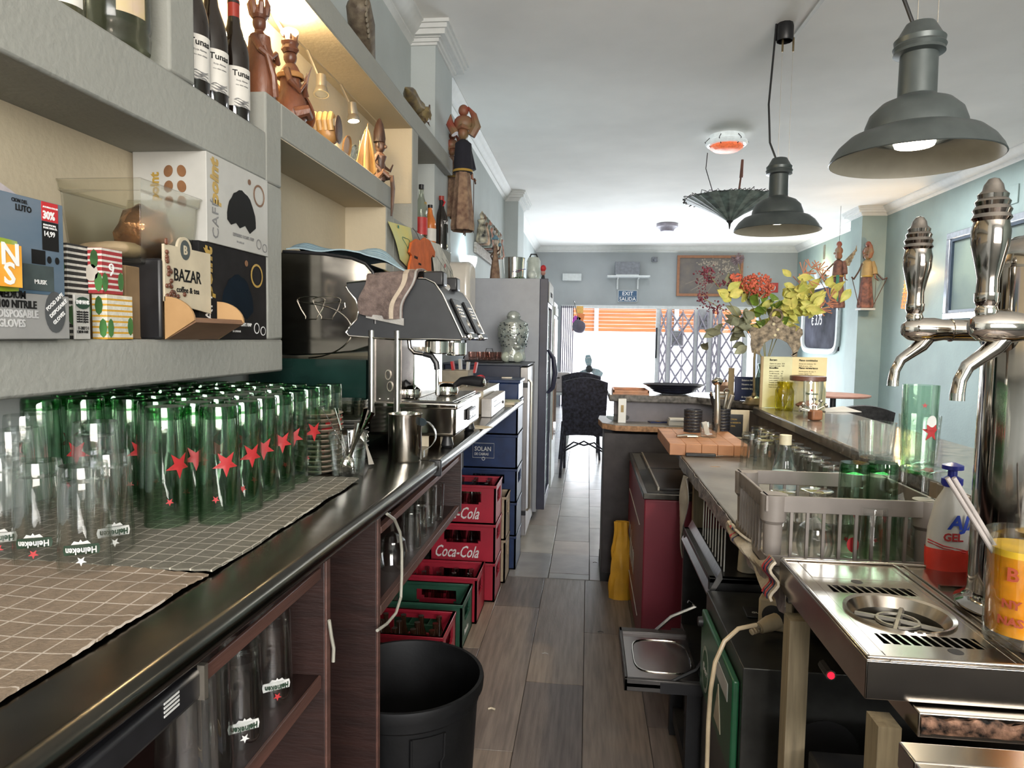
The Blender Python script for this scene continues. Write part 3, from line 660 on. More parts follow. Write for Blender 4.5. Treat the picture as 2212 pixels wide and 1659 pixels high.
ph=at(764,262,X=XW+.11);head(ph,(.12,-.05,-1),True,.028)
# carvings on the very top board
t=thing('scaly_carving','carved scaly fish tail lying on the top board','carving',(-.95,yat(785,-.95),zT1+.001))
mSc=mat('scaled_carving',(.16,.13,.09),.6,col2=(.07,.05,.035),scale=30,bump=.5)
mb=MB();mb.tube([(0,-.13,.16),(.01,-.10,.17),(0,-.03,.12),(0,.04,.06),(0,.12,.02)],[.02,.05,.055,.035,.012],12);mb.build('body',mSc,t)
for k_ in range(26):
    a=k_%5;b=k_//5
    disc('scale',mat('pale_scale',(.25,.21,.15),.6),t,(.048-.012*b*.3,-.12+.02*b+.008*(a%2),.21-.022*a-.012*b),(0,1,-.35),(.25,.35,1),.008,.010,.003,8)
t=thing('dragon_carving','dark carved dragon head lying further along the top board','carving',(-.94,yat(890,-.94),zT1+.001))
mb=MB();mb.tube([(0,-.16,.10),(0,-.08,.10),(.0,0,.07),(.02,.06,.07)],[.004,.035,.045,.035],12)
crumple(mb,(.025,.09,.05),(.045,.06,.05),.02,sd=9,fq=40);mb.build('head_and_neck',mat('painted_dark_wood',(.08,.06,.045),.4,col2=(.2,.15,.06),scale=30),t)
mb=MB()
for k_ in range(5):mb.tube([(.04,.06+.02*k_,.03),(.055,.065+.02*k_,.0)],[.006,.001],5)
mb.tube([(.02,.13,.08),(.05,.15,.09),(.055,.13,.11)],[.012,.01,.004],6);mb.build('teeth_and_horn',mCarvD,t)
# ---- bottles in the small niche
def nb(name,lab,u,X,r,h,m,cap,lb,prof=bord):
    t=bottle(name,lab,'bottle',(X,yat(u,X),zB1+.001),r,h,prof,m,[('label',1.015,1.015,.08,.40,lb,.45),('cap',.42,.42,.93,1.01,cap,1)]);return t
mOr=mat('orange_liqueur',(.55,.16,.03),.1,coat=.5);mRedL=mat('red_label',(.45,.03,.03),.5)
t=nb('spirit_bottle','clear spirit bottle with red and white label beside the partition',908,-.95,.035,.30,glassm('pale_bottle_glass',(.75,.78,.72),(.4,.45,.4)),mBlack,mRedL);roundtxt(t,'PE',.02,mGold,.0355,.19,PA,bold=.0005)
t=nb('spirit_bottle','bottle of amber liqueur in the middle of the small niche',927,-.95,.036,.23,mOr,mBlack,mLab)
t=thing('gift_carton','dark boxed spirit behind the amber bottle','box',(-1.03,yat(925,-1.03),zB1+.001));MB().box(-.04,.04,-.04,.04,0,.27).build('carton',mCardB,t,bev=.001);txt('BONO',.02,mGold,t,(-.03,-.041,.24),UX,UZ,bold=.0005)
t=nb('wine_bottle','black wine bottle with white script hanging over the end of the small niche',951,-.925,.041,.32,mWine,mCaps,mWine);roundtxt(t,'Teh',.026,mInkW,.0425,.15,PA,bold=.0004)
MB().tube([(.013,-.01,.26),(.024,-.014,.285),(.012,-.016,.3)],[.003,.006,.003],6).build('red_ribbon',mInkR,t)
for i,u in enumerate((938,960)):
    nb('wine_bottle',('dark bottle behind the amber liqueur bottle','dark bottle half hidden behind the black wine bottle')[i],u,-1.02,.036,.29,mWine,mBlack,mWine)
# ---- notes, paper shirt
mYel=mat('yellow_paper',(.66,.56,.16),.8,var=.1,scale=6,col2=(.55,.55,.25));XN=XF+.008
def wp(u,v,X=None):return at(u,v,X=XN if X is None else X)
def paper(name,lab,m,q,curl=.01,cat='drawing',X=None,nseg=8):
    "quad of pixels hung on the shelf edge"
    P=[wp(*p,X=X) for p in q];o=P[0]
    t=thing(name,lab,cat,o)
    def fn(a,b):
        p=P[0].lerp(P[1],a).lerp(P[3].lerp(P[2],a),b)-o;p.x+=curl*math.sin(PI*b)*(.6+.4*math.sin(3*a))+.004;return p
    MB().sheet(fn,6,nseg,.0012).build('sheet',m,t)
    return t,fn
t,fn=paper('drawing','yellow sheet with a green scribbled heart taped to the shelf edge',mYel,[(836,478),(885,492),(892,592),(862,560)],.012)
mGr=mat('green_marker',(.02,.2,.14),.6)
for s_,o_ in (('ESS',(.3,.1)),('AB',(.65,.62)),('CD',(.66,.74))):
    txt(s_,.018,mGr,t,V(fn(*o_))+V((.004,0,0)),UY,(0,-.25,1),bold=.0005)
hp_=[V(fn(.55+.2*math.sin(a)**3,.38-.12*(math.cos(a)-.4*math.cos(2*a))))+V((.004,0,0)) for a in [2*PI*i/20 for i in range(20)]]
MB().tube(hp_,.0012,5,closed=True).build('heart_scribble',mGr,t)
t,fn=paper('drawing','white sheet with childlike red drawings hanging beside the orange shirt',mat('white_paper',(.62,.61,.55),.8),[(925,520),(948,528),(1000,652),(938,640)],.02)
for a,b,r_ in ((.5,.38,.012),(.65,.62,.011),(.2,.75,.010),(.35,.88,.008)):
    disc('red_doodle',mInkR,t,V(fn(a,b))+V((.006,0,0)),UY,UZ,r_,r_*1.1,n=9)
for k_ in range(7):
    a=.2+.1*k_;MB().tube([V(fn(a,.25+.08*(k_%3)))+V((.004,0,0)),V(fn(a+.12,.35+.09*(k_%3)))+V((.005,0,0)),V(fn(a+.03,.5+.1*(k_%3)))+V((.005,0,0))],.0008,4).build('pencil_line',mInk,t)
p0=wp(905,520);t=thing('little_orange_shirt','miniature orange kimono shirt with black lettering hung on a hook','shirt',p0)
def sp(u,v):
    p=wp(u,v,X=XN+.03)-p0;return (p.y,p.z)
poly=[sp(*q) for q in ((899,516),(888,524),(884,545),(889,552),(884,572),(882,597),(908,605),(931,600),(930,558),(934,551),(938,556),(939,544),(928,520),(917,513),(908,520))]
MB().prism(poly,.022,.034,ax='x').build('shirt_cloth',mat('orange_felt',(.62,.13,.025),.9,var=.12,bump=.4),t,bev=.002)
txt('REMONTE',.0175,mInk,t,(.0346,)+sp(893,557),UY,(0,.1,1),bold=.0006,xs=.85);txt('¡HONESTA!',.013,mInk,t,(.0346,)+sp(902,571),UY,(0,.1,1),bold=.0004,xs=.85)
MB().tube([(.028,)+sp(908,520),(.02,)+sp(905,505),(.01,)+sp(900,492)],.0015,5).build('hook',mBlack,t)
# ---- paper towel dispenser on the wall
pd=at(1000,625,X=-.86)
t=thing('paper_towel_dispenser','large rounded white paper towel dispenser on the wall pillar','dispenser',(-.949,4.50,at(1010,690,Y=4.4).z))
hd=at(1010,563,Y=4.4).z-t.location.z
mb=MB();mb.prism([(.13*math.cos(a)*abs(math.cos(a))**-.45,hd/2+hd/2*math.sin(a)*abs(math.sin(a)+1e-6)**-.45) for a in [2*PI*(i+.5)/28 for i in range(28)]],0,.185,ax='x');mb.build('cover',mat('dispenser_plastic',(.60,.56,.50),.22,var=.03,coat=.4),t,bev=.03,seg=4)
mb=MB();mb.sheet(lambda a,b:(.10+.05*b,-.05+.1*a,-.02-.05*b),4,4,.002).build('paper_end',MATS['white_paper'],t)
MB().box(.0,.226,-.135,-.12,.04,.06).build('seam_catch',mat('dispenser_grey',(.3,.29,.27),.4),t)
# ---- hanging wayang puppets beside the shelf
mBat=mat('batik_cloth',(.30,.20,.13),.85,col2=(.13,.07,.05),scale=34,bump=.4);mVel=mat('black_velvet',(.012,.012,.02),.9)
mPR=mat('painted_red_wood',(.24,.05,.03),.5,col2=(.20,.14,.07),scale=16)
Xp=-.82;pt=at(1000,370,X=Xp);zbp=at(1000,500,X=Xp).z;ztp=at(1010,240,X=Xp).z;sc_=(ztp-zbp)/.56
t=thing('hanging_puppet','large rod puppet with black velvet jacket and batik skirt hanging at the shelf end','puppet',(Xp,pt.y,zbp));t.scale=(sc_,)*3
MB().shell([(.05,.015),(.062,0),(.064,.02),(.052,.12),(.042,.22),(.034,.29),(.03,.29),(.038,.2),(.058,.02),(.045,.02)],n=24,rip=.08,rn=7,sx=.8).build('skirt',mBat,t)
MB().lathe([(.055,0.012),(.05,.016)],n=20,sx=.8).build('skirt_base',mBat,t)
blob(MB(),[(.042,.255),(.044,.27),(.04,.33),(.036,.385),(.018,.4),(.01,.405)],amp=.005,n=20).build('jacket',mVel,t)
MB().shell([(.0435,.258),(.046,.262),(.0435,.268)],n=24,rip=.03,rn=24).build('gold_braid',mGold,t)
sl=MB().tube([(.01,.035,.385),(.02,.05,.33),(.03,.052,.28)],[.018,.02,.022],10).build('sleeve',mVel,t)
MB().tube([(.03,.052,.28),(.033,.055,.245),(.05,.06,.235)],[.007,.006,.004],8).build('forearm',mPR,t)
MB().tube([(.045,.075,.225),(.045,.05,.242)],.004,6).build('held_stick',mCarvD,t);MB().tube([(.04,.058,.235),(.04,.06,.0)],.002,6).build('control_rod',mCarvD,t)
mb=MB();mb.ball((0,0,.43),(.024,.028,.03),16,10);mb.tube([(.02,0,.43),(.034,-.004,.425)],[.007,.002],6);mb.build('head',mPR,t)
mb=MB();mb.ball((0,0,.475),(.044,.032,.036),14,8);mb.ball((.0,.0,.53),(.024,.022,.026),12,8);mb.tube([(-.035,0,.43),(-.062,0,.475),(-.058,0,.515)],[.022,.018,.002],8);mb.tube([(.035,0,.42),(.058,0,.46),(.046,0,.51),(.02,0,.545)],[.02,.022,.014,.004],8);mb.tube([(-.04,.005,.45),(0,-.03,.455),(.045,.005,.445)],[.008,.012,.008],8);mb.build('headdress',mPR,t)
for k_ in(-1,1):MB().tube([(.01,.018*k_,-.02),(.01,.01*k_,.03)],.003,6).build('foot_peg',mCarvD,t)
Xp=-.93;pt=at(975,340,X=Xp);zbp=at(975,470,X=Xp).z;s2=(at(975,280,X=Xp).z-zbp)/.56
t=dup(t,(Xp,pt.y+.03,zbp),'second puppet with a painted mask face, half hidden behind the large one',rz=.6,scale=s2)
t.name='hanging_puppet'
for c_ in t.children:
    if c_.name.startswith('jacket'):c_.data=c_.data.copy();c_.data.materials[0]=mBat
# ---- wall lamp, frieze, and the things on top of the fridge come with the fridge
# ================= LEFT COUNTER =================
ZK=1.01
eN=at(60,1655,Z=ZK);eF=at(1131,862,Z=ZK)
def ex(y):return eN.x+(eF.x-eN.x)*(y-eN.y)/(eF.y-eN.y)
yj=at(960,996,Z=ZK).y
t=thing('left_counter','long dark steel worktop with rounded front edge over reddish brown shelving','counter',(-.75,1.5,0))
def L(x,y,z=0):return (x+.75,y-1.5,z)
def slab(y0,y1,th=.036,nm='worktop'):
    mb=MB();vs=[]
    for y in (y0,y1):
        e=ex(y)
        pr=[(XW+.012,ZK-.03),(XW+.012,ZK)]+[(e-.018+.018*math.sin(a),ZK-.018+.018*math.cos(a)) for a in [PI*i/8 for i in range(9)]]
        vs.append([L(x,y,z) for x,z in pr])
    n=len(vs[0]);mb.add(vs[0]+vs[1],[tuple(range(n)),tuple(range(2*n-1,n-1,-1))]+[(i,n+i,n+(i+1)%n,(i+1)%n) for i in range(n)])
    return mb.build(nm,mat('scuffed_worktop_steel',(.12,.115,.10),.2,1,var=.15,scale=9,bump=.08,bs=14),t)
slab(-.5,yj-.004);slab(yj+.004,eF.y)
MB().box(*[q for q in (L(ex(yj)-.03,0)[0],L(ex(yj)+.004,0)[0],yj-.008-1.5,yj+.008-1.5)],ZK-.042,ZK+.003).build('joint_cap',mBlack,t,bev=.003)
yA=at(709,1250,X=-.45).y;yBu=at(813,1200,X=-.45).y;yC=at(996,1000,X=-.44).y
zS=.75
def lb(x0,x1,y0,y1,z0,z1,nm,m,bev=.001):
    return MB().box(x0+.75,x1+.75,y0-1.5,y1-1.5,z0,z1).build(nm,m,t,bev=bev)
lb(XW+.02,-.45,yA-.018,yA,0.0,ZK-.036,'side_panel',mMahog)
lb(XW+.02,-.45,yBu,yBu+.018,0.0,ZK-.036,'side_panel',mMahog)
lb(XW+.02,-.44,yC,yC+.018,zS-.02,ZK-.036,'side_panel',mMahog)
lb(XW+.02,-.46,-.5,yA-.02,zS-.02,zS,'shelf',mMahog)
lb(XW+.02,-.46,yBu+.02,yC-.001,zS-.018,zS,'shelf',mMahog)
mEdge=woodm('edge_veneer',(.09,.04,.03),(.05,.024,.018),(1,.3,6),.5,7)
lb(-.46,-.455,-.5,yA-.02,zS-.022,zS+.002,'shelf_edge',mEdge);lb(-.46,-.455,-.5,yA-.02,.925,.945,'shelf_edge',mEdge)
lb(-.46,-.445,yBu+.02,yC,zS-.02,zS+.002,'shelf_edge',mEdge);lb(-.46,-.445,yBu+.02,yC,.915,.93,'shelf_edge',mEdge)
lb(-.45,-.446,yA-.018,yA,0.0,ZK-.036,'panel_edge',mEdge);lb(-.45,-.446,yBu,yBu+.018,0,ZK-.036,'panel_edge',mEdge)
lb(XW+.015,XW+.03,-.5,yC,.0,ZK-.036,'back_panel',mat('dark_backing',(.02,.014,.012),.8))
# ---- checked cloths under the glasses
mCk=stripem('grey_checked_cloth',(.15,.14,.11),(.46,.43,.36),0,.030,.07,axis2=1,rough=.9,duty2=.07,wob=.012)
mCk2=stripem('beige_checked_cloth',(.24,.18,.125),(.5,.43,.36),0,.034,.07,axis2=1,rough=.9,duty2=.07,wob=.014)
def cloth(name,lab,q,m,amp=.0025,z0=ZK,nu=40,nv=60,th=.003,sd=0):
    P=[at(*p,Z=z0) for p in q];o=sum(P,V())/4
    tt=thing(name,lab,'cloth',o)
    def fn(a,b):
        p=P[0].lerp(P[1],a).lerp(P[3].lerp(P[2],a),b)-o
        e=1 if min(a,b,1-a,1-b)<.03 else 0
        p.z=th/2+.0004+amp*(1+NZ.noise(V((p.x*9+sd,p.y*14,sd))))*1.2+(.0015 if e else 0)*math.sin(60*(a+b))**2;p.x+=.004*NZ.noise(V((p.y*12,sd,0)));return p
    MB().sheet(fn,nu,nv,th).build('cloth',m,tt);return tt
XB=-1.05
def zx(x,y):
    p=V((x,y,ZK));return p
def pixof(x,y,z):
    d=RM.transposed()@(V((x,y,z))-EYE);return (CX+FPX*d.x/-d.z,CY-FPX*d.y/-d.z)
c1=at(775,1040,Z=ZK);c2=at(459,1243,Z=ZK)
cloth('checked_cloth','grey checked tea towel spread under the upturned beer glasses',[(775,1040),(459,1243),pixof(XB,c2.y,ZK),pixof(XB,c1.y+.04,ZK)],mCk,sd=1)
c3=at(0,1522,Z=ZK)
cloth('checked_cloth','beige checked tea towel along the near part of the counter',[(450,1247),(0,1525),pixof(XB,c3.y-.06,ZK),pixof(XB,c2.y+.015,ZK)],mCk2,sd=4,amp=.002)
# ---- glasses
gGreen=glassm('green_glass',(.84,.93,.86),(.20,.42,.23),1.5,.03)
gGrB=glassm('deep_green_glass',(.50,.76,.54),(.10,.32,.14),1.5,.03)
gClr=MATS['clear_glass']
mStar=mat('red_star_print',(.34,.018,.02),.5,var=.05);mWP=mat('white_glass_print',(.55,.55,.53),.6,var=.05);mBP=mat('dark_green_print2',(.015,.04,.02),.5)
def beer_glass(name,lab,loc,h=.205,r=.036,phi=-.6,kind='green',group=None,up=False):
    t=thing(name,lab,'glass',loc,group=group)
    k=-1 if up else 1
    def zz(z):return z if not up else h-z
    pr=[(r*1.0,0),(r*1.0,.012),(r*.97,h*.35),(r*.93,h*.7),(r*.90,h*.95),(r*.86,h),(.001,h),(.001,h-.02),(r*.78,h-.022),(r*.85,h*.7),(r*.9,h*.35),(r*.94,0)]
    pr=[(a,zz(z)) for a,z in pr]
    MB().shell(pr,n=22,rip=.0).build('glass_body',gGreen if kind=='green' else gClr,t)
    if kind=='green':
        b=[(r*.91,zz(h*.90)),(r*.905,zz(h*.97)),(r*.87,zz(h*1.003)),(.002,zz(h*1.003)),(.002,zz(h*.955)),(r*.80,zz(h*.955)),(r*.80,zz(h*.90))]
        MB().shell(b,n=22).build('tinted_foot',gGrB,t)
        wrapshape(t,'red_star',mStar,star(.024),r*.965,zz(h*.52),phi,flip=not up)
        wrapshape(t,'small_star',mStar,star(.007),r*1.0,zz(h*.22),phi-.5,flip=not up)
    elif kind=='print':
        pts=[(-.022,-.007),(.022,-.007),(.024,.0),(.022,.007),(-.022,.007),(-.024,0)]
        dk=R.random()<.5
        wrapshape(t,'banner',mBP if dk else mWP,pts,r*1.0,zz(h*.22),phi)
        roundtxt(t,'Heineken',.0125,mWP if dk else mBP,r*1.0+.0009,zz(h*.22)+(.004 if not up else -.004),phi,bold=.0003,flip=not up,xs=.8)
        wrapshape(t,'small_star',mStar if R.random()<.5 else mWP,star(.007),r*1.0,zz(h*.12),phi,flip=not up)
        wrapshape(t,'crest',mWP,[(-.012,0),(-.008,.005),(-.003,.002),(0,.007),(.003,.002),(.008,.005),(.012,0)],r*.99,zz(h*.28),phi)
    return t
rowname=['edge row','second row','third row','fourth row','fifth row','wall row']
front=None;ph=[-.55,-1.4,-.3,-.5,-.2,-.35,-.3,-.5]
for j in range(6):
    X0=[-.645,-.722,-.80,-.875,-.95,-1.025][j];y=[1.15,1.115,1.21,1.235,1.21,1.19][j];i=0
    n=0
    ys=[]
    while y<1.76:ys.append(y);y+=.084
    for i,y in enumerate(ys):
        x=X0-.028*(i/7)+R.uniform(-.004,.004)
        lab='green upturned beer glass, %s, %s from the near end'%(rowname[j],ORD[i])
        if front is None:
            front=beer_glass('beer_glass',lab,(x,y,ZK+.0075),phi=-.75,group='green beer glasses on the cloth')
        else:
            dup(front,(x,y+R.uniform(-.003,.003),ZK+.0075),lab,rz=R.uniform(-.35,.45) if j<2 else R.uniform(0,6.28))
cl=[((185,1237),'clear upturned beer glass with a white name banner, nearest of the short glasses',.145,.0345,-1.05),
    ((88,1222),'clear upturned beer glass with a white banner, left of the nearest short glass',.145,.0345,-1.1),
    ((238,1200),'clear short glass with dark banner and red star beside the green glasses',.15,.034,-.75),
    ((8,1212),'clear short glass cut off by the left edge of the view',.148,.034,-1.0)]
for (u,v),lab,h,r,ph_ in cl:
    p=at(u,v-14,Z=ZK+.007)
    beer_glass('short_glass',lab,(p.x,p.y,ZK+.0075),h,r,ph_,'print','short clear glasses')
for (u,v),lab,h,r in (((212,1165),'taller plain glass standing behind the short glasses',.19,.036),((30,1150),'plain tumbler at the far left in front of the green glasses',.17,.035),((60,1120),'plain tumbler behind the far left glasses',.185,.036)):
    p=at(u,v,Z=ZK+.007);beer_glass('tall_glass',lab,(p.x,p.y,ZK+.0075),h,r,0,'plain')
# ---- plates
mStone=mat('stoneware_grey',(.23,.22,.20),.4,var=.1);mStD=mat('stoneware_dark',(.09,.09,.085),.4,var=.15);mPor=mat('porcelain_white',(.50,.48,.44),.25,var=.04)
mSpk=mat('speckled_stoneware',(.28,.25,.21),.4,col2=(.10,.09,.08),scale=30);mTan=mat('tan_stoneware',(.36,.29,.22),.4,var=.08)
def platestack(word,u,vtop,r,X,n,m,lab,hgt=.013,loc=None,dish=.010,grp=None,z0=ZK+.0005):
    p=at(u,vtop,X=X)
    n=max(1,int((p.z-z0)/hgt))
    first=None
    for i in range(n):
        z=z0+i*hgt
        l='%s, %s'%(lab,'topmost' if i==n-1 else ('bottom one' if i==0 else '%s from top'%(ORD[n-1-i] if n-1-i<12 else str(n-i)+'th')))
        lo=(p.x+R.uniform(-.0015,.0015),p.y+R.uniform(-.0015,.0015),z)
        if first is None:
            first=MB().lathe([(r*.45,0),(r*.55,.002),(r*.85,hgt*.6),(r*1.0,hgt*.92),(r*.985,hgt*.99),(r*.6,hgt*.45),(.001,hgt*.35)],n=28).build(word,m,loc=lo)
            tag(first,l,'plate',grp)
        else:
            c=first.copy();COL.objects.link(c);c.location=lo;c['label']=l
    return p
platestack('dinner_plate',516,832,.094,-.965,12,mStone,'grey stoneware plate in the stack under the shelf edge',.016,grp='grey stoneware plates')
platestack('dinner_plate',628,812,.095,-1.0,12,mStD,'dark plate in the tall stack near the wall',.017,grp='dark plates')
platestack('dinner_plate',650,852,.068,-.80,12,mPor,'white plate in the middle stack',.0145,grp='white plates')
platestack('dinner_plate',698,832,.080,-.86,12,mSpk,'speckled brown plate in the stack beside the machine',.016,grp='speckled plates')
platestack('saucer',688,888,.060,-.66,12,mTan,'tan saucer in the stack behind the last green glass',.0125,grp='tan saucers')
p=platestack('side_plate',756,900,.055,-.70,12,mStone,'grey side plate in the stack under the glass bowls',.0135,grp='grey side plates')
gp=p.z
p=at(752,900,X=-.70)
for i in range(4):
    MB().shell([(.025,0),(.05,.012),(.058,.03),(.056,.031),(.048,.014),(.024,.003)],n=26).build('glass_bowl',glassm('bowl_glass',(.82,.84,.80),(.45,.46,.42)),loc=(p.x,p.y,p.z-.008+i*.0095))
    o=bpy.context.scene.collection.objects[-1];tag(o,'clear glass bowl nested on the grey side plates, %s from the bottom'%ORD[i],'bowl','nested glass bowls')
# ---- cutlery glass with spoons
def spoon(t,base,tip,roll=0,nm='spoon'):
    a=V(base);b=V(tip);d=(b-a);Ln=d.length;q=d.to_track_quat('Z','Y').to_matrix().to_4x4();M_=Matrix.Translation(a)@q@Matrix.Rotation(roll,4,'Z')
    mb=MB(M_);mb.sheet(lambda u,v:((u-.5)*(.006+.008*abs(v-.35)**1.3*2),.003*math.sin(PI*v),.03+v*(Ln-.03)),4,8,.0018)
    mb.sheet(lambda u,v:(.015*math.cos(PI*u)*math.sin(PI*max(.02,min(.98,v))),.007*math.sin(PI*u)*math.sin(PI*v)*1,.0+.042*v-.002),8,8,.0012)
    return mb.build(nm,mChrome,t)
mCut=mat('cutlery_steel',(.55,.52,.47),.18,1,var=.1)
pg=at(752,1030,Z=ZK);t=thing('cutlery_glass','faceted glass tumbler beside the steel jug','glass',(pg.x,pg.y,ZK+.0005))
MB().shell([(.034,0),(.036,.006),(.040,.05),(.0455,.104),(.0465,.107),(.044,.107),(.038,.05),(.033,.012),(.001,.01),(.001,0)],n=24,rip=.03,rn=12).build('glass_body',gClr,t)
sps=[(-.024,-.008,-.055,-.03,.17),(-.012,.01,-.035,.0,.165),(.01,.012,.02,.01,.13),(.02,-.005,.048,-.01,.165),(.014,-.012,.05,-.02,.17),(0,-.018,0,-.03,.12),(-.018,.018,-.04,.03,.16),(.022,.014,.055,.02,.155)]
for i,(a,b,c,d,e) in enumerate(sps):
    base=V((pg.x-a*.6,pg.y-b*.6,ZK+.013));tip=V((pg.x+c,pg.y+d,ZK+e))
    s_=spoon(None,base,tip,i*.8);tag(s_,['steel teaspoon leaning furthest left in the cutlery glass','steel teaspoon second from the left in the cutlery glass','short steel spoon in the middle of the cutlery glass','steel spoon leaning right in the cutlery glass','steel spoon leaning furthest right in the cutlery glass','spoon with handle low at the front of the cutlery glass','steel spoon at the back left of the cutlery glass','steel spoon at the back right of the cutlery glass'][i],'spoon','spoons in the cutlery glass')
p=at(795,1005,Z=ZK);s_=spoon(None,(p.x-.03,p.y+.03,ZK+.09),(p.x+.015,p.y-.02,ZK+.006),0,'spoon');tag(s_,'small steel spoon resting against the counter between glass and jug','spoon')
# steel jug
pj=at(866,1000,Z=ZK);t=thing('steel_jug','tall stainless steel milk jug with strap handle in front of the coffee machine','jug',(pj.x,pj.y+.04,ZK+.0005))
ru=.046;hj=at(866,893,Y=pj.y+.04).z-ZK
MB().shell([(.001,.001),(ru*.95,0),(ru,.006),(ru*.99,hj-.012),(ru*1.03,hj),(ru*.98,hj),(ru*.95,hj-.012),(ru*.95,.006),(.001,.004)],n=36,sx=1).build('jug_body',mat('jug_steel',(.50,.47,.42),.17,1,var=.1,scale=20,stretch=(6,6,.4)),t)
MB().sheet(lambda a,b:(ru+.004+.036*math.sin(PI*min(1,b*1.25))**.5 if b<.8 else ru+.004+.036*.1+.02*(1-b)*5*0+.0,(a-.5)*.013,hj*(.86-.78*b)),2,16,.0022).build('handle',mCut,t)
disc('handle_plate',mat('handle_plate_dark',(.02,.035,.045),.4),t,(ru+.006,-.012,hj*.84),(.8,-.6,0),UZ,.017,.011,.003,20)
# ================= COFFEE MACHINE =================
YM=2.06;DM=.46
def cm(u,v):p=at(u,v,Y=YM);return (p.x,p.z)
m0=cm(612,940)
t=thing('espresso_machine','large two group stainless espresso machine with black side wing on the counter','coffee machine',(-.7,YM,ZK+.0005))
def cl_(pts):return [(x+.7,z-ZK) for x,z in [cm(*p) for p in pts]]
mMS=mat('machine_stainless',(.42,.39,.35),.13,1,var=.12,scale=6,stretch=(1,1,3));mMD=mat('machine_dark_plate',(.03,.032,.036),.35,var=.1)
XBk=-1.07+.7
def shape(pts,back=True):return cl_(pts)
top=[(812,612),(806,588),(790,570),(760,558),(700,549),(640,545)]
body=[(cl_([(p)])[0]) for p in [(812,700),(812,640)]+top]
zb_=cl_([(795,752)])[0][1];zt_=cl_([(640,545)])[0][1]
lowcurve=cl_([(640,768),(700,766),(760,760),(800,748)])
MB().prism([(XBk,zt_)]+[(XBk,lowcurve[0][1])]+lowcurve+body,0,DM).build('body_panel',mMS,t,bev=.004)
MB().tube([(x,-.003,z) for x,z in cl_([(811,700),(811,640)]+top+[(612,544)])],.005,8).build('black_trim',mBlack,t)
lo=cl_([(612,775),(800,752),(800,940),(612,940)])
MB().box(XBk,lo[1][0]-.02,.02,DM-.02,.0,lo[0][1]).build('lower_body',mat('dark_panel_green_reflection',(.01,.03,.025),.12,var=.3,scale=4),t)  # the green mirrored in this dark body is put into its colour
co=cl_([(800,735),(888,735),(888,880),(800,880)])
MB().box(co[0][0],co[1][0]-.03,.004,DM-.02,co[2][1]-.02,co[0][1]+.02).build('inner_panel',mat('inner_steel',(.33,.30,.28),.25,1,var=.15),t)
for a in (.0,.83):
    MB().lathe([(.011,0),(.011,co[0][1]-co[2][1]+.06)],c=(lerp(co[0][0],co[1][0]-.03,a)+.004,.0,co[2][1]-.03),n=12).build('corner_post',mSteel,t)
for v_ in (835,810):
    q=cl_([(842 if v_==835 else 838,v_)])[0];disc('knock_out',mSat,t,(q[0],.002,q[1]),UX,UZ,.009,.016,.003,18,hole=.8)
for q in cl_([(820,862),(838,862)]):MB().ball((q[0],.001,q[1]),.003,8,5).build('screw',mChrome,t)
# embossed cups and oval on the side
em=mat('embossed_steel',(.5,.46,.4),.12,1)
def line(pts,r=.0018,nm='embossed_line'):MB().tube([(x,-.001,z) for x,z in cl_(pts)],r,6).build(nm,em,t)
line([(625,652+18*math.sin(a)) if False else (660+100*math.cos(a),715+75*math.sin(a)*(.78)) for a in [-1.5+i*.15 for i in range(21)]],.0022,'embossed_oval')
for cx_,s_ in ((672,1),(706,1)):
    line([(cx_+30*math.cos(a),648+7*math.sin(a)) for a in [2*PI*i/18 for i in range(19)]],.0018,'embossed_cup_rim')
    line([(cx_-30,650),(cx_-22,668),(cx_-12,684),(cx_-12,690),(cx_+12,690),(cx_+13,684),(cx_+24,668),(cx_+30,650)],.0018,'embossed_cup')
line([(734,656),(744,655),(745,664),(736,672),(729,672)],.0018,'embossed_cup_handle')
# head with black wing
wing=[(751,611),(797,607),(860,600),(921,603),(940,612),(957,636),(1000,729),(996,735),(936,733),(850,733),(756,726),(749,718),(757,706),(772,690),(777,669),(770,648),(755,630),(749,620)]
MB().prism(cl_(wing),-.006,DM+.006).build('head_wing',mMD,t,bev=.003)
MB().tube([(x,-.007,z) for x,z in cl_(wing)],.003,8,closed=True).build('chrome_piping',mChrome,t)
MB().tube([(x,DM+.007,z) for x,z in cl_(wing)],.003,8,closed=True).build('chrome_piping',mChrome,t)
# keypads on the slanted front: two panels
a_=V((cl_([(921,603)])[0][0],0,cl_([(921,603)])[0][1]));p1,p2=[V((x,0,z)) for x,z in cl_([(957,636),(1000,729)])]
U_=(p2-p1).normalized();N_=V((U_.z,0,-U_.x));N_=N_ if N_.x>0 else -N_;Ls=(p2-p1).length
for y_ in (.06,.27):
    Mk=frame(p1+V((0,y_,0))+N_*.001,(0,1,0),-U_)
    kp=MB(Mk).box(0,.13,-Ls+.01,-.012,0,.008).build('keypad',mBlack,t,bev=.006)
    for r_ in range(4):
        for c_ in range(2):MB(Mk).box(.022+.035*c_,.05+.035*c_,-.035-.012*r_-.006,-.035-.012*r_,.008,.0115).build('key',mSat,kp,bev=.001)
    disc('key_ring',mSat,kp,tuple(Mk@V((.1,-.1,.008))),(0,1,0),tuple(-U_),.012,.016,.002,16,hole=.75)
    MB(Mk).box(.01,.12,-Ls-.012,-Ls+.008,.0,.016).build('chrome_lip',mChrome,kp,bev=.003)
for y_ in (0.01,.23):
    q=cl_([(935,610)])[0];MB().box(q[0]-.035,q[0]+.03,y_,y_+.06,q[1]-.01,q[1]+.035,M=Matrix.Identity(4)).build('cup_rail_end',mBlack,t,bev=.006)
q0=cl_([(860,612)])[0]
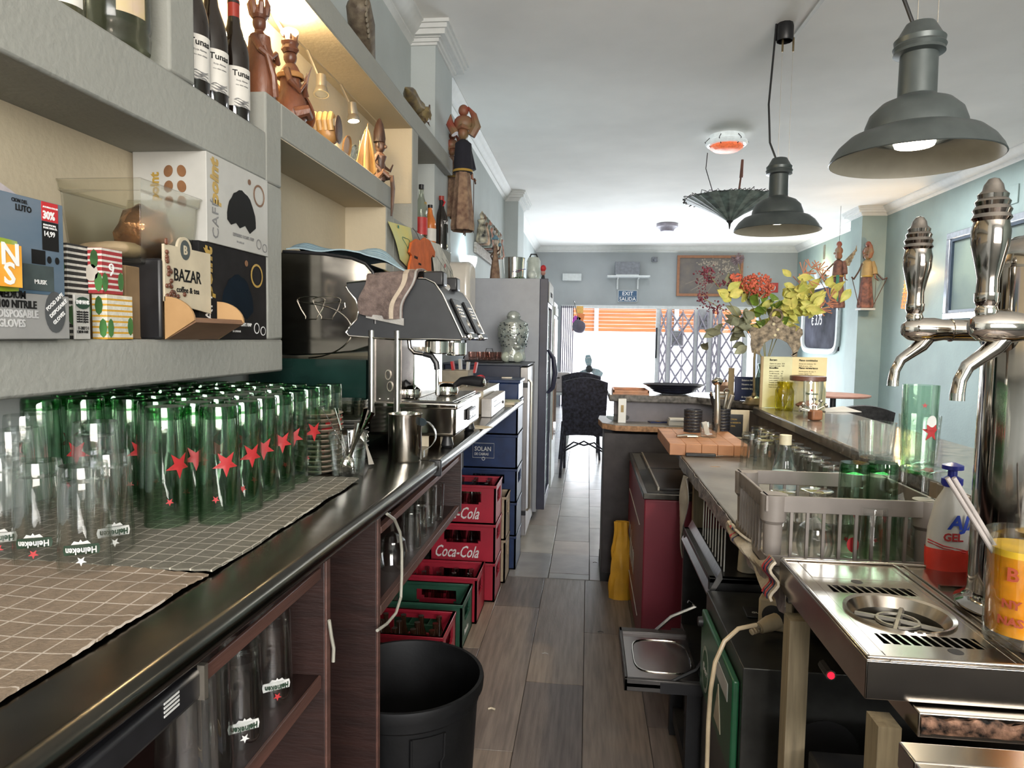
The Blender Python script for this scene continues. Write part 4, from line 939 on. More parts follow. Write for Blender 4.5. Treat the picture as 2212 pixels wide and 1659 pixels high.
MB().tube([(q0[0]+.1,.08,q0[1]+.01),(q0[0]+.115,.16,q0[1]-.002),(q0[0]+.1,.25,q0[1]+.005)],.012,8).build('rail_sleeve',mat('pale_rail',(.5,.45,.36),.5),t)
# groups
for y_ in (.10,.33):
    q=cl_([(935,748)])[0];MB().lathe([(.034,-.026),(.038,-.022),(.038,.014),(.03,.02),(.03,.05)],c=(q[0]-.01,y_,q[1]),n=26).build('group_head',mChrome,t)
q=cl_([(958,750)])[0];MB().lathe([(.03,-.03),(.034,-.026),(.034,.012),(.0,.014)],c=(q[0]+.0,.2,q[1]),n=26).build('group_head',mChrome,t)
# bent water pipe with black rubber
w_=cl_([(878,735),(880,752),(890,763),(910,766),(928,770),(938,785),(940,800),(940,855)])
MB().tube([(x,-.012+.04,z) for x,z in w_[:5]],.006,10).build('steam_pipe',mat('dark_chrome',(.25,.23,.21),.15,1),t)
MB().tube([(x,.028,z) for x,z in w_[3:7]],[.007,.009,.0095,.009],10).build('rubber_grip',mBlack,t)
MB().tube([(x,.028,z) for x,z in w_[6:]],.006,10).build('steam_pipe',mCut,t)
# drip tray base
dt=cl_([(806,866),(984,870),(984,946),(880,946)])
xf=dt[1][0];zt2=dt[0][1];zb2=dt[2][1]
MB().box(dt[0][0]-.02,xf,0,DM,zb2,zt2-.004).build('base_housing',mMS,t,bev=.012,seg=4)
MB().box(dt[0][0]-.03,xf+.006,-.004,DM+.004,zt2-.022,zt2-.001).build('tray_rim',mChrome,t,bev=.006,seg=3)
mb=MB()
for i in range(38):
    y=.02+i*(DM-.04)/37;mb.box(dt[0][0]+.02,xf-.012,y,y+.005,zt2,zt2+.004)
gr=mb.build('drip_grate',mCut,t);gr['kind']='stuff'
MB().box(dt[0][0]+.02,xf-.012,.01,DM-.01,zt2-.0008,zt2+.0005).build('tray_well',mBlackM,t)
bd=MB().box(xf+.001,xf+.01,.19,.33,zt2-.075,zt2-.04).build('name_badge',mBlack,t,bev=.002)
txt('EXPOBAR',.03,mCut,t,(xf+.0105,.198,zt2-.068),UY,UZ,bold=.0006,xs=.95)
for x_,y_ in ((dt[3][0]+.0,.03),(xf-.03,.03),(xf-.03,DM-.03),(dt[0][0],DM-.03)):
    MB().lathe([(.016,0),(.02,.006),(.012,zb2+.002)],c=(x_,y_,0),n=16).build('foot',mSatD if False else mBlack,t)
# portafilters lying on the grate
for i,(u,v,dx) in enumerate(((905,845,-.02),(985,838,.01))):
    y_=YM+(.06 if i==0 else .2);p=at(u,v,Y=y_);z0=ZK+zt2+.006
    pt_=thing('portafilter',('chrome portafilter with black handle pointing left on the drip tray','chrome portafilter with black handle pointing at the aisle')[i],'portafilter',(p.x-.03,y_,z0))
    MB().shell([(.03,0),(.035,.004),(.037,.018),(.034,.03),(.02,.04),(.001,.042)],n=26).build('basket_dome',mChrome,pt_)
    if i:MB().tube([(.02,0,.03),(.05,-.01,.05),(.09,-.02,.052),(.125,-.03,.048)],[.008,.013,.018,.016],12).build('handle',mBlack,pt_);MB().ball((.128,-.031,.048),(.006,.014,.014),12,8).build('handle_cap',mChrome,pt_)
    else:MB().tube([(0,0,.04),(-.03,-.01,.058),(-.08,-.02,.05),(-.11,-.025,.04)],[.008,.016,.018,.012],12).build('handle',mBlack,pt_)
# polished backplate, visible between column and pipe
MB().box(co[1][0]+.0,co[1][0]+.004,.03,DM-.03,zt2+.005,co[0][1]-.02).build('splash_back',mChrome,t)
# ---- cloths on the machine
def drape(name,lab,m,fn,nu=26,nv=26,th=.004,cat='cloth',loc=(0,0,0)):
    tt=thing(name,lab,cat,loc);MB().sheet(lambda a,b:V(fn(a,b))-V(loc),nu,nv,th).build('cloth',m,tt);return tt
zt_w=ZK+zt_
mBlue=stripem('blue_dishcloth',(.16,.27,.34),(.28,.38,.43),1,.012,.4,rough=.9)
q1=at(612,528,Y=YM+.1);q2=at(800,540,Y=YM);q3=at(905,590,Y=YM)
def fblue(a,b):
    s=a
    u=620+255*s
    v=546+8*s+(0 if s<.62 else (s-.62)**1.0*95)
    p=at(u,v,Y=YM)
    y=YM-.006+b*.36
    z=p.z+.007+.006*(1+math.sin(s*17+b*5))*(.6+.4*math.sin(b*9))+.012*math.exp(-((b-.2)/.1)**2)*(1+math.sin(11*s))
    return (p.x,y,z)
drape('blue_dishcloth','crumpled pale blue dishcloth lying over the top of the espresso machine',mBlue,fblue,40,20)
mTow=stripem('brown_towel',(.17,.12,.11),(.40,.33,.26),0,.5,.035,rough=.95,off=.0)
pa=cm(795,604);pb=cm(905,600);pc=cm(780,678);pd_=cm(868,688)
xl=[(793,640,600),]
def ftow(a,b):
    top_=V((lerp(pa[0],pb[0],a),0,lerp(pa[1],pb[1]+.006,a)+.012))
    bot=V((lerp(pc[0],pd_[0],a),0,lerp(pc[1],pd_[1],a)))
    if b<.35:
        k=b/.35;return (top_.x,YM+.16*(1-k)-.01,top_.z+.008*math.sin(PI*k)+.002)
    k=(b-.35)/.65;p=top_.lerp(bot,k);return (p.x+.006*math.sin(7*k),YM-.014-.010*math.sin(a*9+1)*k-.012*math.sin(PI*k),p.z-.008*math.sin(a*PI))
tw=drape('brown_hand_towel','brown terry towel with a cream stripe hung over the black wing of the machine',mat('brown_terry',(.17,.125,.11),.95,var=.2,scale=60,bump=.8,bs=250),ftow,20,24,.006)
MB().sheet(lambda a,b:V(ftow(.72+.1*a,b))+V((0,-.0045 if b>.35 else 0,.0045 if b<.4 else 0)),3,24,.002).build('cream_stripe',mat('cream_terry',(.48,.40,.31),.95,bump=.5,bs=250),tw)
MB().sheet(lambda a,b:V(ftow(.95+.04*a,b))+V((0,-.0045 if b>.35 else 0,.0045 if b<.4 else 0)),2,24,.002).build('grey_stripe',mat('grey_terry',(.35,.34,.32),.95,bump=.5,bs=250),tw)
MB().sheet(lambda a,b:(lerp(pc[0]+.02,pd_[0]+.01,a),YM-.013,lerp(pc[1],pd_[1],a)+.0-.012*b-.01*b*a),10,4,.004).build('grey_hem',MATS['grey_terry'],tw)
# ================= further down the counter =================
def cbx(name,lab,cat,u0,v0,u1,v1,X,dx,m,z=ZK,bev=.003):
    "box standing on the counter: aisle face between two pixels on plane X"
    a=at(u0,v0,X=X);y0=a.y;y1=at(u1,v1,X=X).y;h=a.z-z
    tt=thing(name,lab,cat,(X-dx/2,(y0+y1)/2,z+.0005))
    MB().box(-dx/2,dx/2,-(y1-y0)/2,(y1-y0)/2,0,h).build('housing',m,tt,bev=bev);return tt,dx/2,(y1-y0)/2,h
tt,a,b,h=cbx('cash_drawer','beige steel box with a tray of spectacles on top, behind the machine','box',1044,846,1078,835,-.455,.13,mat('beige_metal',(.42,.37,.27),.4,var=.06))
MB().box(-a,a+.001,-b,b,h,h+.003).build('lid',mSat,tt)
zg_=ZK+h+.004;px_=tt.location
t2=thing('spectacles_tray','clear plastic tray holding red framed reading glasses','tray',(px_.x,px_.y-.03,zg_+.0005))
MB().shell([(.001,0),(.062,0),(.07,.035),(.068,.035),(.06,.003),(.001,.003)],n=4,M=RZ(PI/4)@Matrix.Diagonal((1,1.3,1,1)).to_4x4()).build('tray',glassm('frosted_plastic'),t2)
t3=thing('reading_glasses','pair of reading glasses with dark red frames lying in the clear tray','glasses',(px_.x,px_.y-.03,zg_+.037))
for s_ in(-1,1):MB().tube([(.02*math.cos(a)+.01,.024*s_+.018*math.sin(a),.004+.012*math.sin(a)) for a in [2*PI*i/14 for i in range(14)]],.0015,6,closed=True).build('lens_rim',mInkR,t3);MB().tube([(.01,.04*s_,.01),(-.04,.045*s_,.012),(-.06,.04*s_,.004)],.0015,6).build('temple',mat('dark_red_frame',(.12,.01,.02),.3),t3)
tt,a,b,h=cbx('card_terminal','silver card machine with a slot beside the beige box','terminal',1062,862,1091,838,-.405,.045,mat('silver_plastic',(.48,.46,.44),.35,.5))
MB().box(a,a+.002,-b*.6,b*.4,h*.45,h*.5).build('slot',mBlack,tt);MB().lathe([(.007,0),(.006,.007),(.001,.007)],M=T(a,b*.6,h*.42)@Matrix.Rotation(PI/2,4,'Y'),n=12).build('knob',mBlack,tt)
for i in range(5):MB().box(a,a+.001,-b*.7+i*.02,-b*.7+i*.02+.008,h*.75,h*.78).build('printed_mark',mInk,tt)
# notes, sugar sachets, box stack at the back
tt=thing('paper_pads','pale note cards lying on the counter beyond the card machine','paper',(*at(1098,872,Z=ZK).xy,ZK+.0005))
MB().box(-.05,.04,-.08,.10,0,.012).build('pad',MATS['cream_card'],tt);MB().box(-.01,.06,-.04,.08,.0121,.0135,M=RZ(.2)).build('card',mat('pale_green_card',(.45,.47,.33),.8),tt)
for i,(u,v,lab) in enumerate(((912,965,'cream card tucked under the left foot of the espresso machine'),(965,960,'cream folded card by the front foot of the espresso machine'),(1035,924,'cream paper slip beyond the espresso machine on the counter'))):
    p=at(u,v,Z=ZK);tt=thing('folded_card',lab,'card',(p.x,p.y,ZK+.0005),rz=[.1,.25,-.3][i])
    if i<2:MB().sheet(lambda a,b:(-.02+.04*a,.006*math.sin(3*a),.05*b),4,2,.0015).build('card',MATS['cream_card'],tt)
    else:MB().box(-.03,.04,-.03,.035,0,.003).build('card',MATS['cream_card'],tt)
zz=at(1050,800,X=-.70).z
tt=thing('tea_box_stack','small cardboard box with paper sachets standing at the back of the counter','box',(-.665,at(1005,800,X=-.62).y,ZK+.0005))
h=at(1005,800,X=-.62).z-ZK
MB().box(-.07,.07,-.06,.10,0,h).build('carton',mat('faded_carton',(.35,.31,.24),.7,var=.1),tt,bev=.002);MB().box(-.06,.0705,-.05,-.01,h*.4,h*.6).build('printed_band',mat('gold_ink'),tt) if False else None
for i in range(4):MB().box(.01+.014*i,.022+.014*i,-.02+.01*i,.02+.01*i,h,h+.045+.01*(i%2),M=Matrix.Rotation(.12*(i-1.5),4,'Y')).build('sachet',[mInkR,mCard,mCard,mRedL][i],tt)
tt=thing('wooden_board','pale wooden board leaning behind the portafilters','board',(-.66,YM+DM+.05,ZK+.0005))
MB().box(0,.17,0,.02,.0,.17,M=Matrix.Rotation(-.1,4,'X')).build('board',mWd,tt,bev=.003)
# ---- glasses and boxes on the shelf under the counter
def tumbler(name,lab,loc,r,h,cat='glass',group=None,m=None,rip=0,flip=False):
    pr=[(.001,0),(r*.85,0),(r*.88,.004),(r,h),(r*.955,h),(r*.84,.012),(.001,.010)]
    if flip:pr=[(a,h-z) for a,z in pr]
    o=MB().shell(pr,n=22,rip=rip,rn=10).build(name,m or gClr,loc=loc);return tag(o,lab,cat,group)
z_=zS+.001
for i,(u,v,r,h) in enumerate(((510,1640,.033,.145),(583,1568,.033,.15),(655,1500,.033,.15),(640,1455,.033,.19),(664,1425,.033,.19),(545,1560,.033,.15),(430,1659,.036,.18),(385,1659,.036,.18))):
    X=[-.50,-.505,-.51,-.575,-.51,-.585,-.49,-.50][i];y=yat(u,X)
    lab=['upturned printed glass on the near under-counter shelf, second from the camera','upturned printed glass in the middle of the near under-counter shelf','upturned printed glass with red star by the shelf end panel','tall green glass behind the others near the shelf end panel','tall green glass closest to the shelf end panel','upturned glass half hidden behind the middle one on the near shelf','ribbed glass nearest the camera on the under-counter shelf','ribbed glass at the bottom edge of the view on the under-counter shelf'][i]
    if i in(3,4):beer_glass('beer_glass',lab,(X,y,z_),.19,.033,-.9,'green')
    elif i<3:beer_glass('short_glass',lab,(X,y,z_),h,r,-.9,'print')
    else:tumbler('ribbed_glass',lab,(X,y,z_),r,h,flip=True,rip=.03)
# wine goblet upside down, tumblers
def goblet(name,lab,loc,s=1,group=None,flip=True):
    pr=[(.030,0),(.038,.03),(.040,.05),(.034,.08),(.018,.095),(.005,.102),(.0045,.15),(.008,.156),(.034,.162),(.035,.164),(.001,.165),(.001,.157),(.001,.105),(.014,.096),(.032,.08),(.038,.05),(.0365,.03),(.0285,0)]
    if not flip:pr=[(a,.165-z) for a,z in pr]
    o=MB().shell([(a*s,z*s) for a,z in pr],n=24).build(name,gClr,loc=loc);return tag(o,lab,'glass',group)
goblet('wine_goblet','stemmed wine glass upside down at the near end of the far shelf',(-.49,yat(850,-.49),z_),.95)
for i,(u,X) in enumerate(((890,-.49),(905,-.50),(893,-.56),(925,-.50),(918,-.57),(940,-.49),(950,-.56))):
    tumbler('tumbler','clear tumbler on the far under-counter shelf, %s from the near end'%ORD[i],(X,yat(u,X)+.02*(i>4),z_),.030,[.105,.10,.105,.12,.12,.12,.12][i],group='tumblers on the far shelf',flip=i<3)
y=yat(972,-.52)
tt=thing('cartons_on_shelf','small grey carton under a black carton at the far end of the under-counter shelf','box',(-.53,y,z_))
MB().box(-.05,.05,-.05,.06,0,.09).build('grey_carton',mat('grey_carton'),tt,bev=.002);MB().box(-.055,.055,-.055,.07,.0905,.155).build('black_carton',mCardB,tt,bev=.003);txt('WHISKY',.014,MATS['light_grey_ink'],tt,(-.04,-.056,.11),UX,UZ)
tt=thing('hanging_cable','pale grey cable looping down in front of the far shelf','cable',at(838,1112,X=-.44))
o=tt.location;MB().tube([at(u,v,X=-.435)-o for u,v in ((836,1110),(852,1122),(864,1150),(868,1190),(868,1240),(866,1290),(855,1325),(835,1348),(815,1362))],.0035,8).build('cable',mat('pale_cable',(.30,.29,.24),.5),tt)
tt=thing('cable_at_panel','thin grey cable hanging beside the near end panel','cable',at(712,1345,X=-.445));o=tt.location
MB().tube([at(u,v,X=-.44)-o for u,v in ((711,1340),(716,1375),(721,1400),(720,1430))],.003,6).build('cable',MATS['pale_cable'],tt)
tt=thing('power_adapter','black device with a white barcode sticker hung under the worktop','device',(-.455,yat(440,-.455),.90))
q=at(440,1505,X=-.452);dz=at(440,1430,X=-.452).z-q.z
tt.location=(-.452,q.y,q.z);MB().box(-.08,.0,-.30,0,0,dz*.9).build('housing',mBlack,tt,bev=.006)
MB().box(-.003,.006,-.008,0,0,dz).build('steel_edge',mSat,tt)
for i in range(4):MB().box(0,.0008,-.078,-.05,dz*.40+.0048*i,dz*.40+.0048*i+.0025).build('sticker_bar',mWP,tt)
# ================= crates =================
mRedC=mat('red_crate_plastic',(.30,.012,.028),.38,var=.12,scale=9);mGrnC=mat('green_crate_plastic',(.018,.075,.045),.4,var=.15);mBluC=mat('blue_crate_plastic',(.012,.03,.095),.35,var=.15);mKr=mat('light_wood_crate',(.36,.28,.19),.7,var=.15)
gBot=glassm('cola_bottle_glass',(.72,.76,.72),(.25,.28,.25));gBrn=mat('brown_bottle_glass',(.03,.014,.008),.08,coat=.5)
def crate(name,lab,loc,w,d,h,m,text=None,open_=True,group=None,tsize=.05,tm=None):
    "origin at floor centre; faces: -y towards the camera, +x towards the aisle"
    t=thing(name,lab,'crate',loc,group=group);th=.010;mb=MB();x0,x1,y0,y1=-w/2,w/2,-d/2,d/2
    def wall(fn,Lw):
        a,b=(.22*Lw,.78*Lw) if open_ else (0,0)
        zb_,zt_=(h*.50,h*.83)
        if open_:
            fn(0,Lw,0,zb_);fn(0,Lw,zt_,h);fn(0,a,zb_,zt_);fn(b,Lw,zb_,zt_)
            fn(a,a+.012,zb_,zb_+.012);fn(b-.012,b,zb_,zb_+.012)
        else:fn(0,Lw,0,h)
    wall(lambda a,b,c,e:mb.box(x0+a,x0+b,y0,y0+th,c,e),w);wall(lambda a,b,c,e:mb.box(x0+a,x0+b,y1-th,y1,c,e),w)
    wall(lambda a,b,c,e:mb.box(x1-th,x1,y0+a,y0+b,c,e),d);wall(lambda a,b,c,e:mb.box(x0,x0+th,y0+a,y0+b,c,e),d)
    mb.box(x0,x1,y0,y1,0,.008);mb.build('crate_shell',m,t)
    mb=MB();mb.box(x0-.003,x1+.003,y0-.003,y0+th+.002,h-.014,h);mb.box(x0-.003,x1+.003,y1-th-.002,y1+.003,h-.014,h);mb.box(x1-th-.002,x1+.003,y0,y1,h-.014,h);mb.box(x0-.003,x0+th+.002,y0,y1,h-.014,h)
    mb.build('rim',m,t,bev=.002)
    mb=MB()
    for i in range(1,4):mb.box(x0+i*w/4-.002,x0+i*w/4+.002,y0+th,y1-th,.008,h*.35)
    for i in range(1,3):mb.box(x0+th,x1-th,y0+i*d/3-.002,y0+i*d/3+.002,.008,h*.35)
    mb.build('divider',m,t)
    if text:
        txt(text,tsize,tm or mWP,t,(-w*.43 if len(text)>6 else 0,y0-.0015,h*.13),UX,UZ,bold=.0008,shear=.45,xs=.62)
    return t
YCR=[(2.53,2.79,-.53),(2.86,3.12,-.515),(3.14,3.38,-.497),(3.42,3.67,-.45)]
W_=.34;HC=.2
def cpos(i):
    a,b,x=YCR[i];return (x-W_/2,(a+b)/2),b-a
def bottles(lab,grp,cx,cy,z,mm,nx=4,ny=3,w=.30,d=.2,h=.19,r=.024):
    first=None;pr=[(r*.95,0),(r,.006),(r*.9,h*.35),(r,h*.55),(r*.5,h*.78),(r*.42,h*.93),(r*.5,h*.935),(r*.5,h),(r*.35,h)]
    for i in range(nx):
        for j in range(ny):
            lo=(cx-w/2+(i+.5)*w/nx,cy-d/2+(j+.5)*d/ny,z)
            if first is None:
                first=MB().lathe(pr,n=14).build('small_bottle',mm,loc=lo);tag(first,lab,'bottle',grp)
            else:
                c=first.copy();COL.objects.link(c);c.location=lo
(cx_,cy_),d_=cpos(0);crate('bottle_crate','low red bottle crate right behind the black bin',(cx_,cy_,0.0),W_,d_,HC,mRedC)
bottles('small brown bottle standing in the red crate behind the bin','brown bottles in the nearest red crate',cx_,cy_,.009,gBrn)
(cx_,cy_),d_=cpos(1);gc=crate('bottle_crate','empty dark green bottle crate between the two low red ones',(cx_,cy_,0),W_,d_,HC,mGrnC)
txt('Heineken',.035,mWP,gc,(W_/2+.004,-.09,.05),UY,UZ,bold=.0005,xs=.7)
(cx_,cy_),d_=cpos(2);crate('bottle_crate','low red crate with clear bottles in front of the tall red stack',(cx_,cy_,0),W_,d_,HC+.022,mRedC)
bottles('small clear bottle in the low red crate before the stack','clear bottles in the low red crate',cx_,cy_,.009,gBot)
(cx_,cy_),d_=cpos(3)
for i in range(3):
    crate('bottle_crate','red cola crate in the tall stack, %s'%(['bottom one, mostly hidden','middle one with the full name','topmost one, open with clear bottles'][i]),(cx_,cy_,.201*i),W_,d_,.2,mRedC,'Coca-Cola',tsize=.085,group='red cola crate stack')
    bottles('small clear cola bottle in the %s crate of the red stack'%['bottom','middle','top'][i],'bottles in the %s crate of the red stack'%['bottom','middle','top'][i],cx_,cy_,.201*i+.009,gBot)
for i in range(2):
    crate('wooden_crate','light wooden crate behind the red stack, %s'%('lower one' if i==0 else 'upper one'),(-.43-.15,3.80,.241*i),.3,.2,.24,mKr)
xb=at(1105,1250,Z=0).x
for i in range(5):
    c=crate('bottle_crate','dark blue water crate in the tall blue stack, %s from the floor'%ORD[i],(xb-.16,4.08,.198*i),.33,.30,.197,mBluC,group='blue water crate stack',open_=(i==2))
    if i==3:
        txt('SOLAN',.036,mWP,c,(-.085,-.1515,.10),UX,UZ,bold=.0006,xs=.85);txt('DE CABRAS',.02,mWP,c,(-.085,-.1515,.075),UX,UZ,bold=.0004,xs=.8)
        MB().tube([(-.095,-.152,.06),(.03,-.152,.06),(.03,-.152,.145),(-.095,-.152,.145)],.0015,4,closed=True).build('logo_frame',mWP,c);disc('logo_dot',mWP,c,(-.032,-.1515,.055),UX,UZ,.010,.011,.001,14,hole=.7)
for i in range(4):
    o=MB().lathe([(.02,0),(.022,.1),(.01,.15),(.012,.17),(.001,.17)],n=12).build('small_bottle',gBot,loc=(xb-.27+.06*i,4.05,.41));tag(o,'clear water bottle standing in the middle blue crate','bottle','water bottles in the blue crate')
tt=thing('blue_tub','lidded dark blue plastic tub on top of the blue crates','tub',(xb-.15,4.08,.991))
MB().box(-.14,.155,-.14,.14,0,.10).build('tub',mBluC,tt,bev=.008);MB().box(-.15,.165,-.15,.15,.10,.118).build('lid',mBluC,tt,bev=.004);MB().box(.04,.1,-.02,.02,.118,.128).build('lid_handle',mSat,tt,bev=.002)
# ================= bin =================
zr_=.47;pf=at(880,1381,Z=zr_);pn=at(880,1549,Z=zr_);rb=(pf.y-pn.y)/2;yc=(pf.y+pn.y)/2;xc=at(880,1455,Y=yc).x
xc=(at(712,1468,Y=yc).x+at(1048,1468,Y=yc).x)/2
t=thing('waste_bin','large round black plastic bin standing in the aisle by the counter','bin',(xc,yc,0.002))
mBin=mat('black_bin_plastic',(.004,.0042,.0045),.55,spec=.25,var=.2,bump=.1)
MB().shell([(.001,.002),(rb*.80,0),(rb*.82,.01),(rb*.93,zr_-.06),(rb*.95,zr_-.055),(rb*.955,zr_-.035),(rb*1.0,zr_-.03),(rb*1.01,zr_-.008),(rb,zr_),(rb*.955,zr_),(rb*.945,zr_-.01),(rb*.93,zr_-.05),(rb*.80,.012),(.001,.012)],n=56).build('bin_body',mBin,t)
a0=-1.05
def rp_(a,z,e=.004):r_=rb*(.82+.11*z/(zr_-.06))+e;return (r_*math.cos(a),r_*math.sin(a),z)
h0=MB().tube([rp_(a0-.2,.40),rp_(a0-.2,.33),rp_(a0-.17,.32),rp_(a0-.15,.26)],.004,6).tube([rp_(a0+.24,.40),rp_(a0+.24,.34),rp_(a0+.2,.33),rp_(a0+.2,.27)],.004,6).build('handle_bracket',mBin,t)
MB().tube([rp_(a0-.15+i*.0875,.26+.002*i,.012) for i in range(5)],.005,8).build('grab_handle',mat('worn_handle',(.03,.03,.032),.25),t)
mb=MB();mb.sheet(lambda a,b:rp_(a0-.2+.44*a,.33+.07*b,.003),6,2,.003);mb.build('handle_recess',mBin,t)
# litter near bin: red packet at the panel
tt=thing('red_packet','small red packet with white tab lying behind the bin','packet',(xc-rb-.05,yc+rb*.35,.30));MB().box(-.05,.05,-.02,.02,0,.03).build('packet',mInkR,tt,bev=.004);MB().box(.03,.051,-.021,.021,.001,.031).build('tab',mCard,tt)
tt.location=(xc-rb-.06,yc+.16,.45)
# ================= fridges =================
yK=2011/447.
tt=thing('under_counter_fridge','black chest height fridge with a steel door beside the blue crates','fridge',(-.72,4.70,.0))
zt3=at(1100,785,Y=4.5).z
MB().box(-.21,.285,-.28,.28,.08,zt3-.012).build('cabinet',mat('black_fridge_side',(.02,.026,.05),.4,var=.1),tt,bev=.004)
MB().box(-.22,.335,-.29,.30,zt3-.012,zt3).build('top',mat('dark_top',(.06,.07,.09),.35),tt,bev=.003)
dr=MB().box(.286,.335,-.28,.28,.06,zt3-.02).build('door',mat('door_steel',(.42,.40,.39),.3,.9,stretch=(1,1,.2)),tt,bev=.004)
MB().tube([(.338,-.24,.22),(.355,-.24,.24),(.355,-.24,zt3-.12),(.338,-.24,zt3-.1)],.009,10).build('handle',mSat,dr)
for z in (.2,zt3-.15):MB().box(.25,.337,-.30,-.28,z,z+.03).build('hinge',mBlack,dr,bev=.002)
MB().box(-.2,.28,-.26,.26,0,.08).build('plinth',mBlackM,tt)
y0=5.01;zt4=at(1100,601,Y=y0).z
tt=thing('display_fridge','tall grey sided display fridge with black framed glass door','fridge',(-.64,5.32,0))
MB().box(-.27,.28,-.305,.305,.07,zt4).build('cabinet',mat('fridge_grey',(.34,.36,.40),.45,var=.03),tt,bev=.004)
dr=MB();dr.box(.281,.34,-.305,-.235,.09,zt4).box(.281,.34,.235,.305,.09,zt4).box(.281,.34,-.235,.235,zt4-.2,zt4).box(.281,.34,-.235,.235,.09,.17)
dr=dr.build('door_frame',mat('dark_blue_black_frame',(.02,.022,.05),.35),tt,bev=.003)
MB().box(.30,.32,-.235,.235,.17,zt4-.2).build('door_glass',mat('teal_door_glass',(.16,.30,.33),.1,var=.05,spec=.8),dr)
MB().box(.341,.348,-.28,.28,zt4-.17,zt4-.02).build('header_sign',mCard,dr,bev=.002);txt('HELADOS',.05,mInk,dr,(.349,-.12,zt4-.12),UY,UZ,bold=.001)
MB().tube([(.345,-.26,.95),(.385,-.26,.99),(.40,-.26,1.1),(.385,-.26,1.21),(.345,-.26,1.27)],[.012,.018,.02,.018,.012],10).build('handle',MATS['dark_blue_black_frame'],dr)
for x_,y_ in ((.22,-.25),(.22,.27),(-.22,-.25),(-.22,.27)):MB().lathe([(.02,0),(.03,.02),(.02,.07)],c=(x_,y_,0),n=12).build('castor',mBlack,tt)
mb=MB()
for i in range(14):mb.box(.3205,.322,-.23,.23,.22+i*.095,.224+i*.095)
for i in range(9):mb.box(.3205,.322,-.21+i*.052,-.208+i*.052,.18,zt4-.21)
mb.build('shelf_wires',mat('pale_wire',(.4,.5,.52),.4),tt)
tt=thing('display_fridge','narrow pale fridge with a lit glass door furthest along the wall','fridge',(-.58,6.02,0))
zt5=at(1205,648,Y=5.7).z
MB().box(-.25,.24,-.3,.3,.06,zt5).build('cabinet',mat('pale_green_enamel',(.42,.50,.50),.4),tt,bev=.006)
dr=MB().box(.241,.29,-.3,.3,.1,zt5-.01).build('door',mat('pale_door',(.5,.56,.56),.35),tt,bev=.004);MB().box(.291,.297,-.24,.24,.5,zt5-.15).build('door_glass',mat('orange_reflecting_glass',(.5,.35,.27),.12),dr);MB().box(.292,.30,-.26,.26,zt5-.12,zt5-.05).build('header_sign',mCard,dr)
for x_ in (-.2,.2):
    for y_ in(-.25,.25):MB().lathe([(.018,0),(.025,.02),(.015,.06)],c=(x_,y_,0),n=10).build('castor',mBlack,tt)
# on the black fridge: tray with cut glass and the mosaic head
zf=zt3+.001
tt=thing('mosaic_head','glass mosaic lantern shaped like a serene head with topknot','lantern',(at(1108,770,Y=4.7).x,4.70,zf))
mMos=mat('mirror_mosaic',(.44,.47,.44),.25,.35,col2=(.25,.29,.28),scale=16,bump=1,bs=60)
k_=(at(1108,671,Y=4.7).z-zf)/.33
mb=blob(MB(),[(.04,0),(.075,.01),(.082,.03),(.078,.06),(.07,.085),(.082,.12),(.098,.17),(.100,.21),(.085,.255),(.05,.275),(.04,.28),(.045,.295),(.036,.315),(.015,.328),(.001,.33)],amp=.006,n=30,fq=25)
mb.ball((.035,-.08,.10),(.03,.025,.02),12,8).ball((.04,-.085,.14),(.012,.02,.025),10,6)
hd_=mb.build('head',mMos,tt);tt.scale=(k_,)*3
for s_ in(-1,1):MB().ball((.035*s_,-.055,.035),(.036,.03,.035),14,8).build('shell_foot',mat('sea_glass',(.45,.50,.42),.2),tt)
mTe=mat('mirror_tile',(.6,.62,.6),.06,1);mTd=mat('dark_tile',(.04,.05,.06),.2)
for i in range(110):
    a=R.uniform(-2.6,-.3);z=R.uniform(.10,.25);r_=.100*(1-((z-.19)/.19)**2*.35)
    MB(T(r_*math.cos(a),r_*math.sin(a),z)@RZ(a)).box(-.002,.0035,-.0035,.0035,-.0035,.0035).build('mosaic_tile',mTe if i%2 else mTd,tt)
tt=thing('cut_glass_tray','dark tray with cut glass bowls on the black fridge','tray',(at(1050,778,Y=4.68).x,4.68,zf))
MB().box(-.13,.13,-.1,.1,0,.012).build('tray',mBlack,tt,bev=.004);MB().tube([(-.03,.08,.02),(-.01,.08,.09),(.03,.08,.09),(.05,.08,.02)],.003,6).build('tray_handle',mBlack,tt)
for i,(x_,y_) in enumerate(((-.085,-.03),(-.02,-.04),(.045,-.03),(.09,.03),(.0,.04))):
    o=MB().shell([(.001,.0),(.026,0),(.032,.03),(.034,.055),(.031,.055),(.028,.02),(.001,.01)],n=16,rip=.07,rn=8).build('cut_glass_bowl',glassm('pink_cut_glass',(.85,.72,.68),(.5,.4,.38)),loc=(tt.location.x+x_,4.68+y_,zf+.013));tag(o,'small cut glass bowl on the dark tray, %s from the left'%ORD[[0,1,3,4,2][i]],'bowl','cut glass bowls')
tt=thing('standing_cable','black cable running down the side of the grey fridge','cable',(at(1006,700,Y=4.99).x,4.99,zf));o=tt.location
MB().tube([at(u,v,Y=4.99)-o for u,v in ((1007,690),(1006,740),(1005,765),(1001,775))],.005,6).build('cable',mBlack,tt)
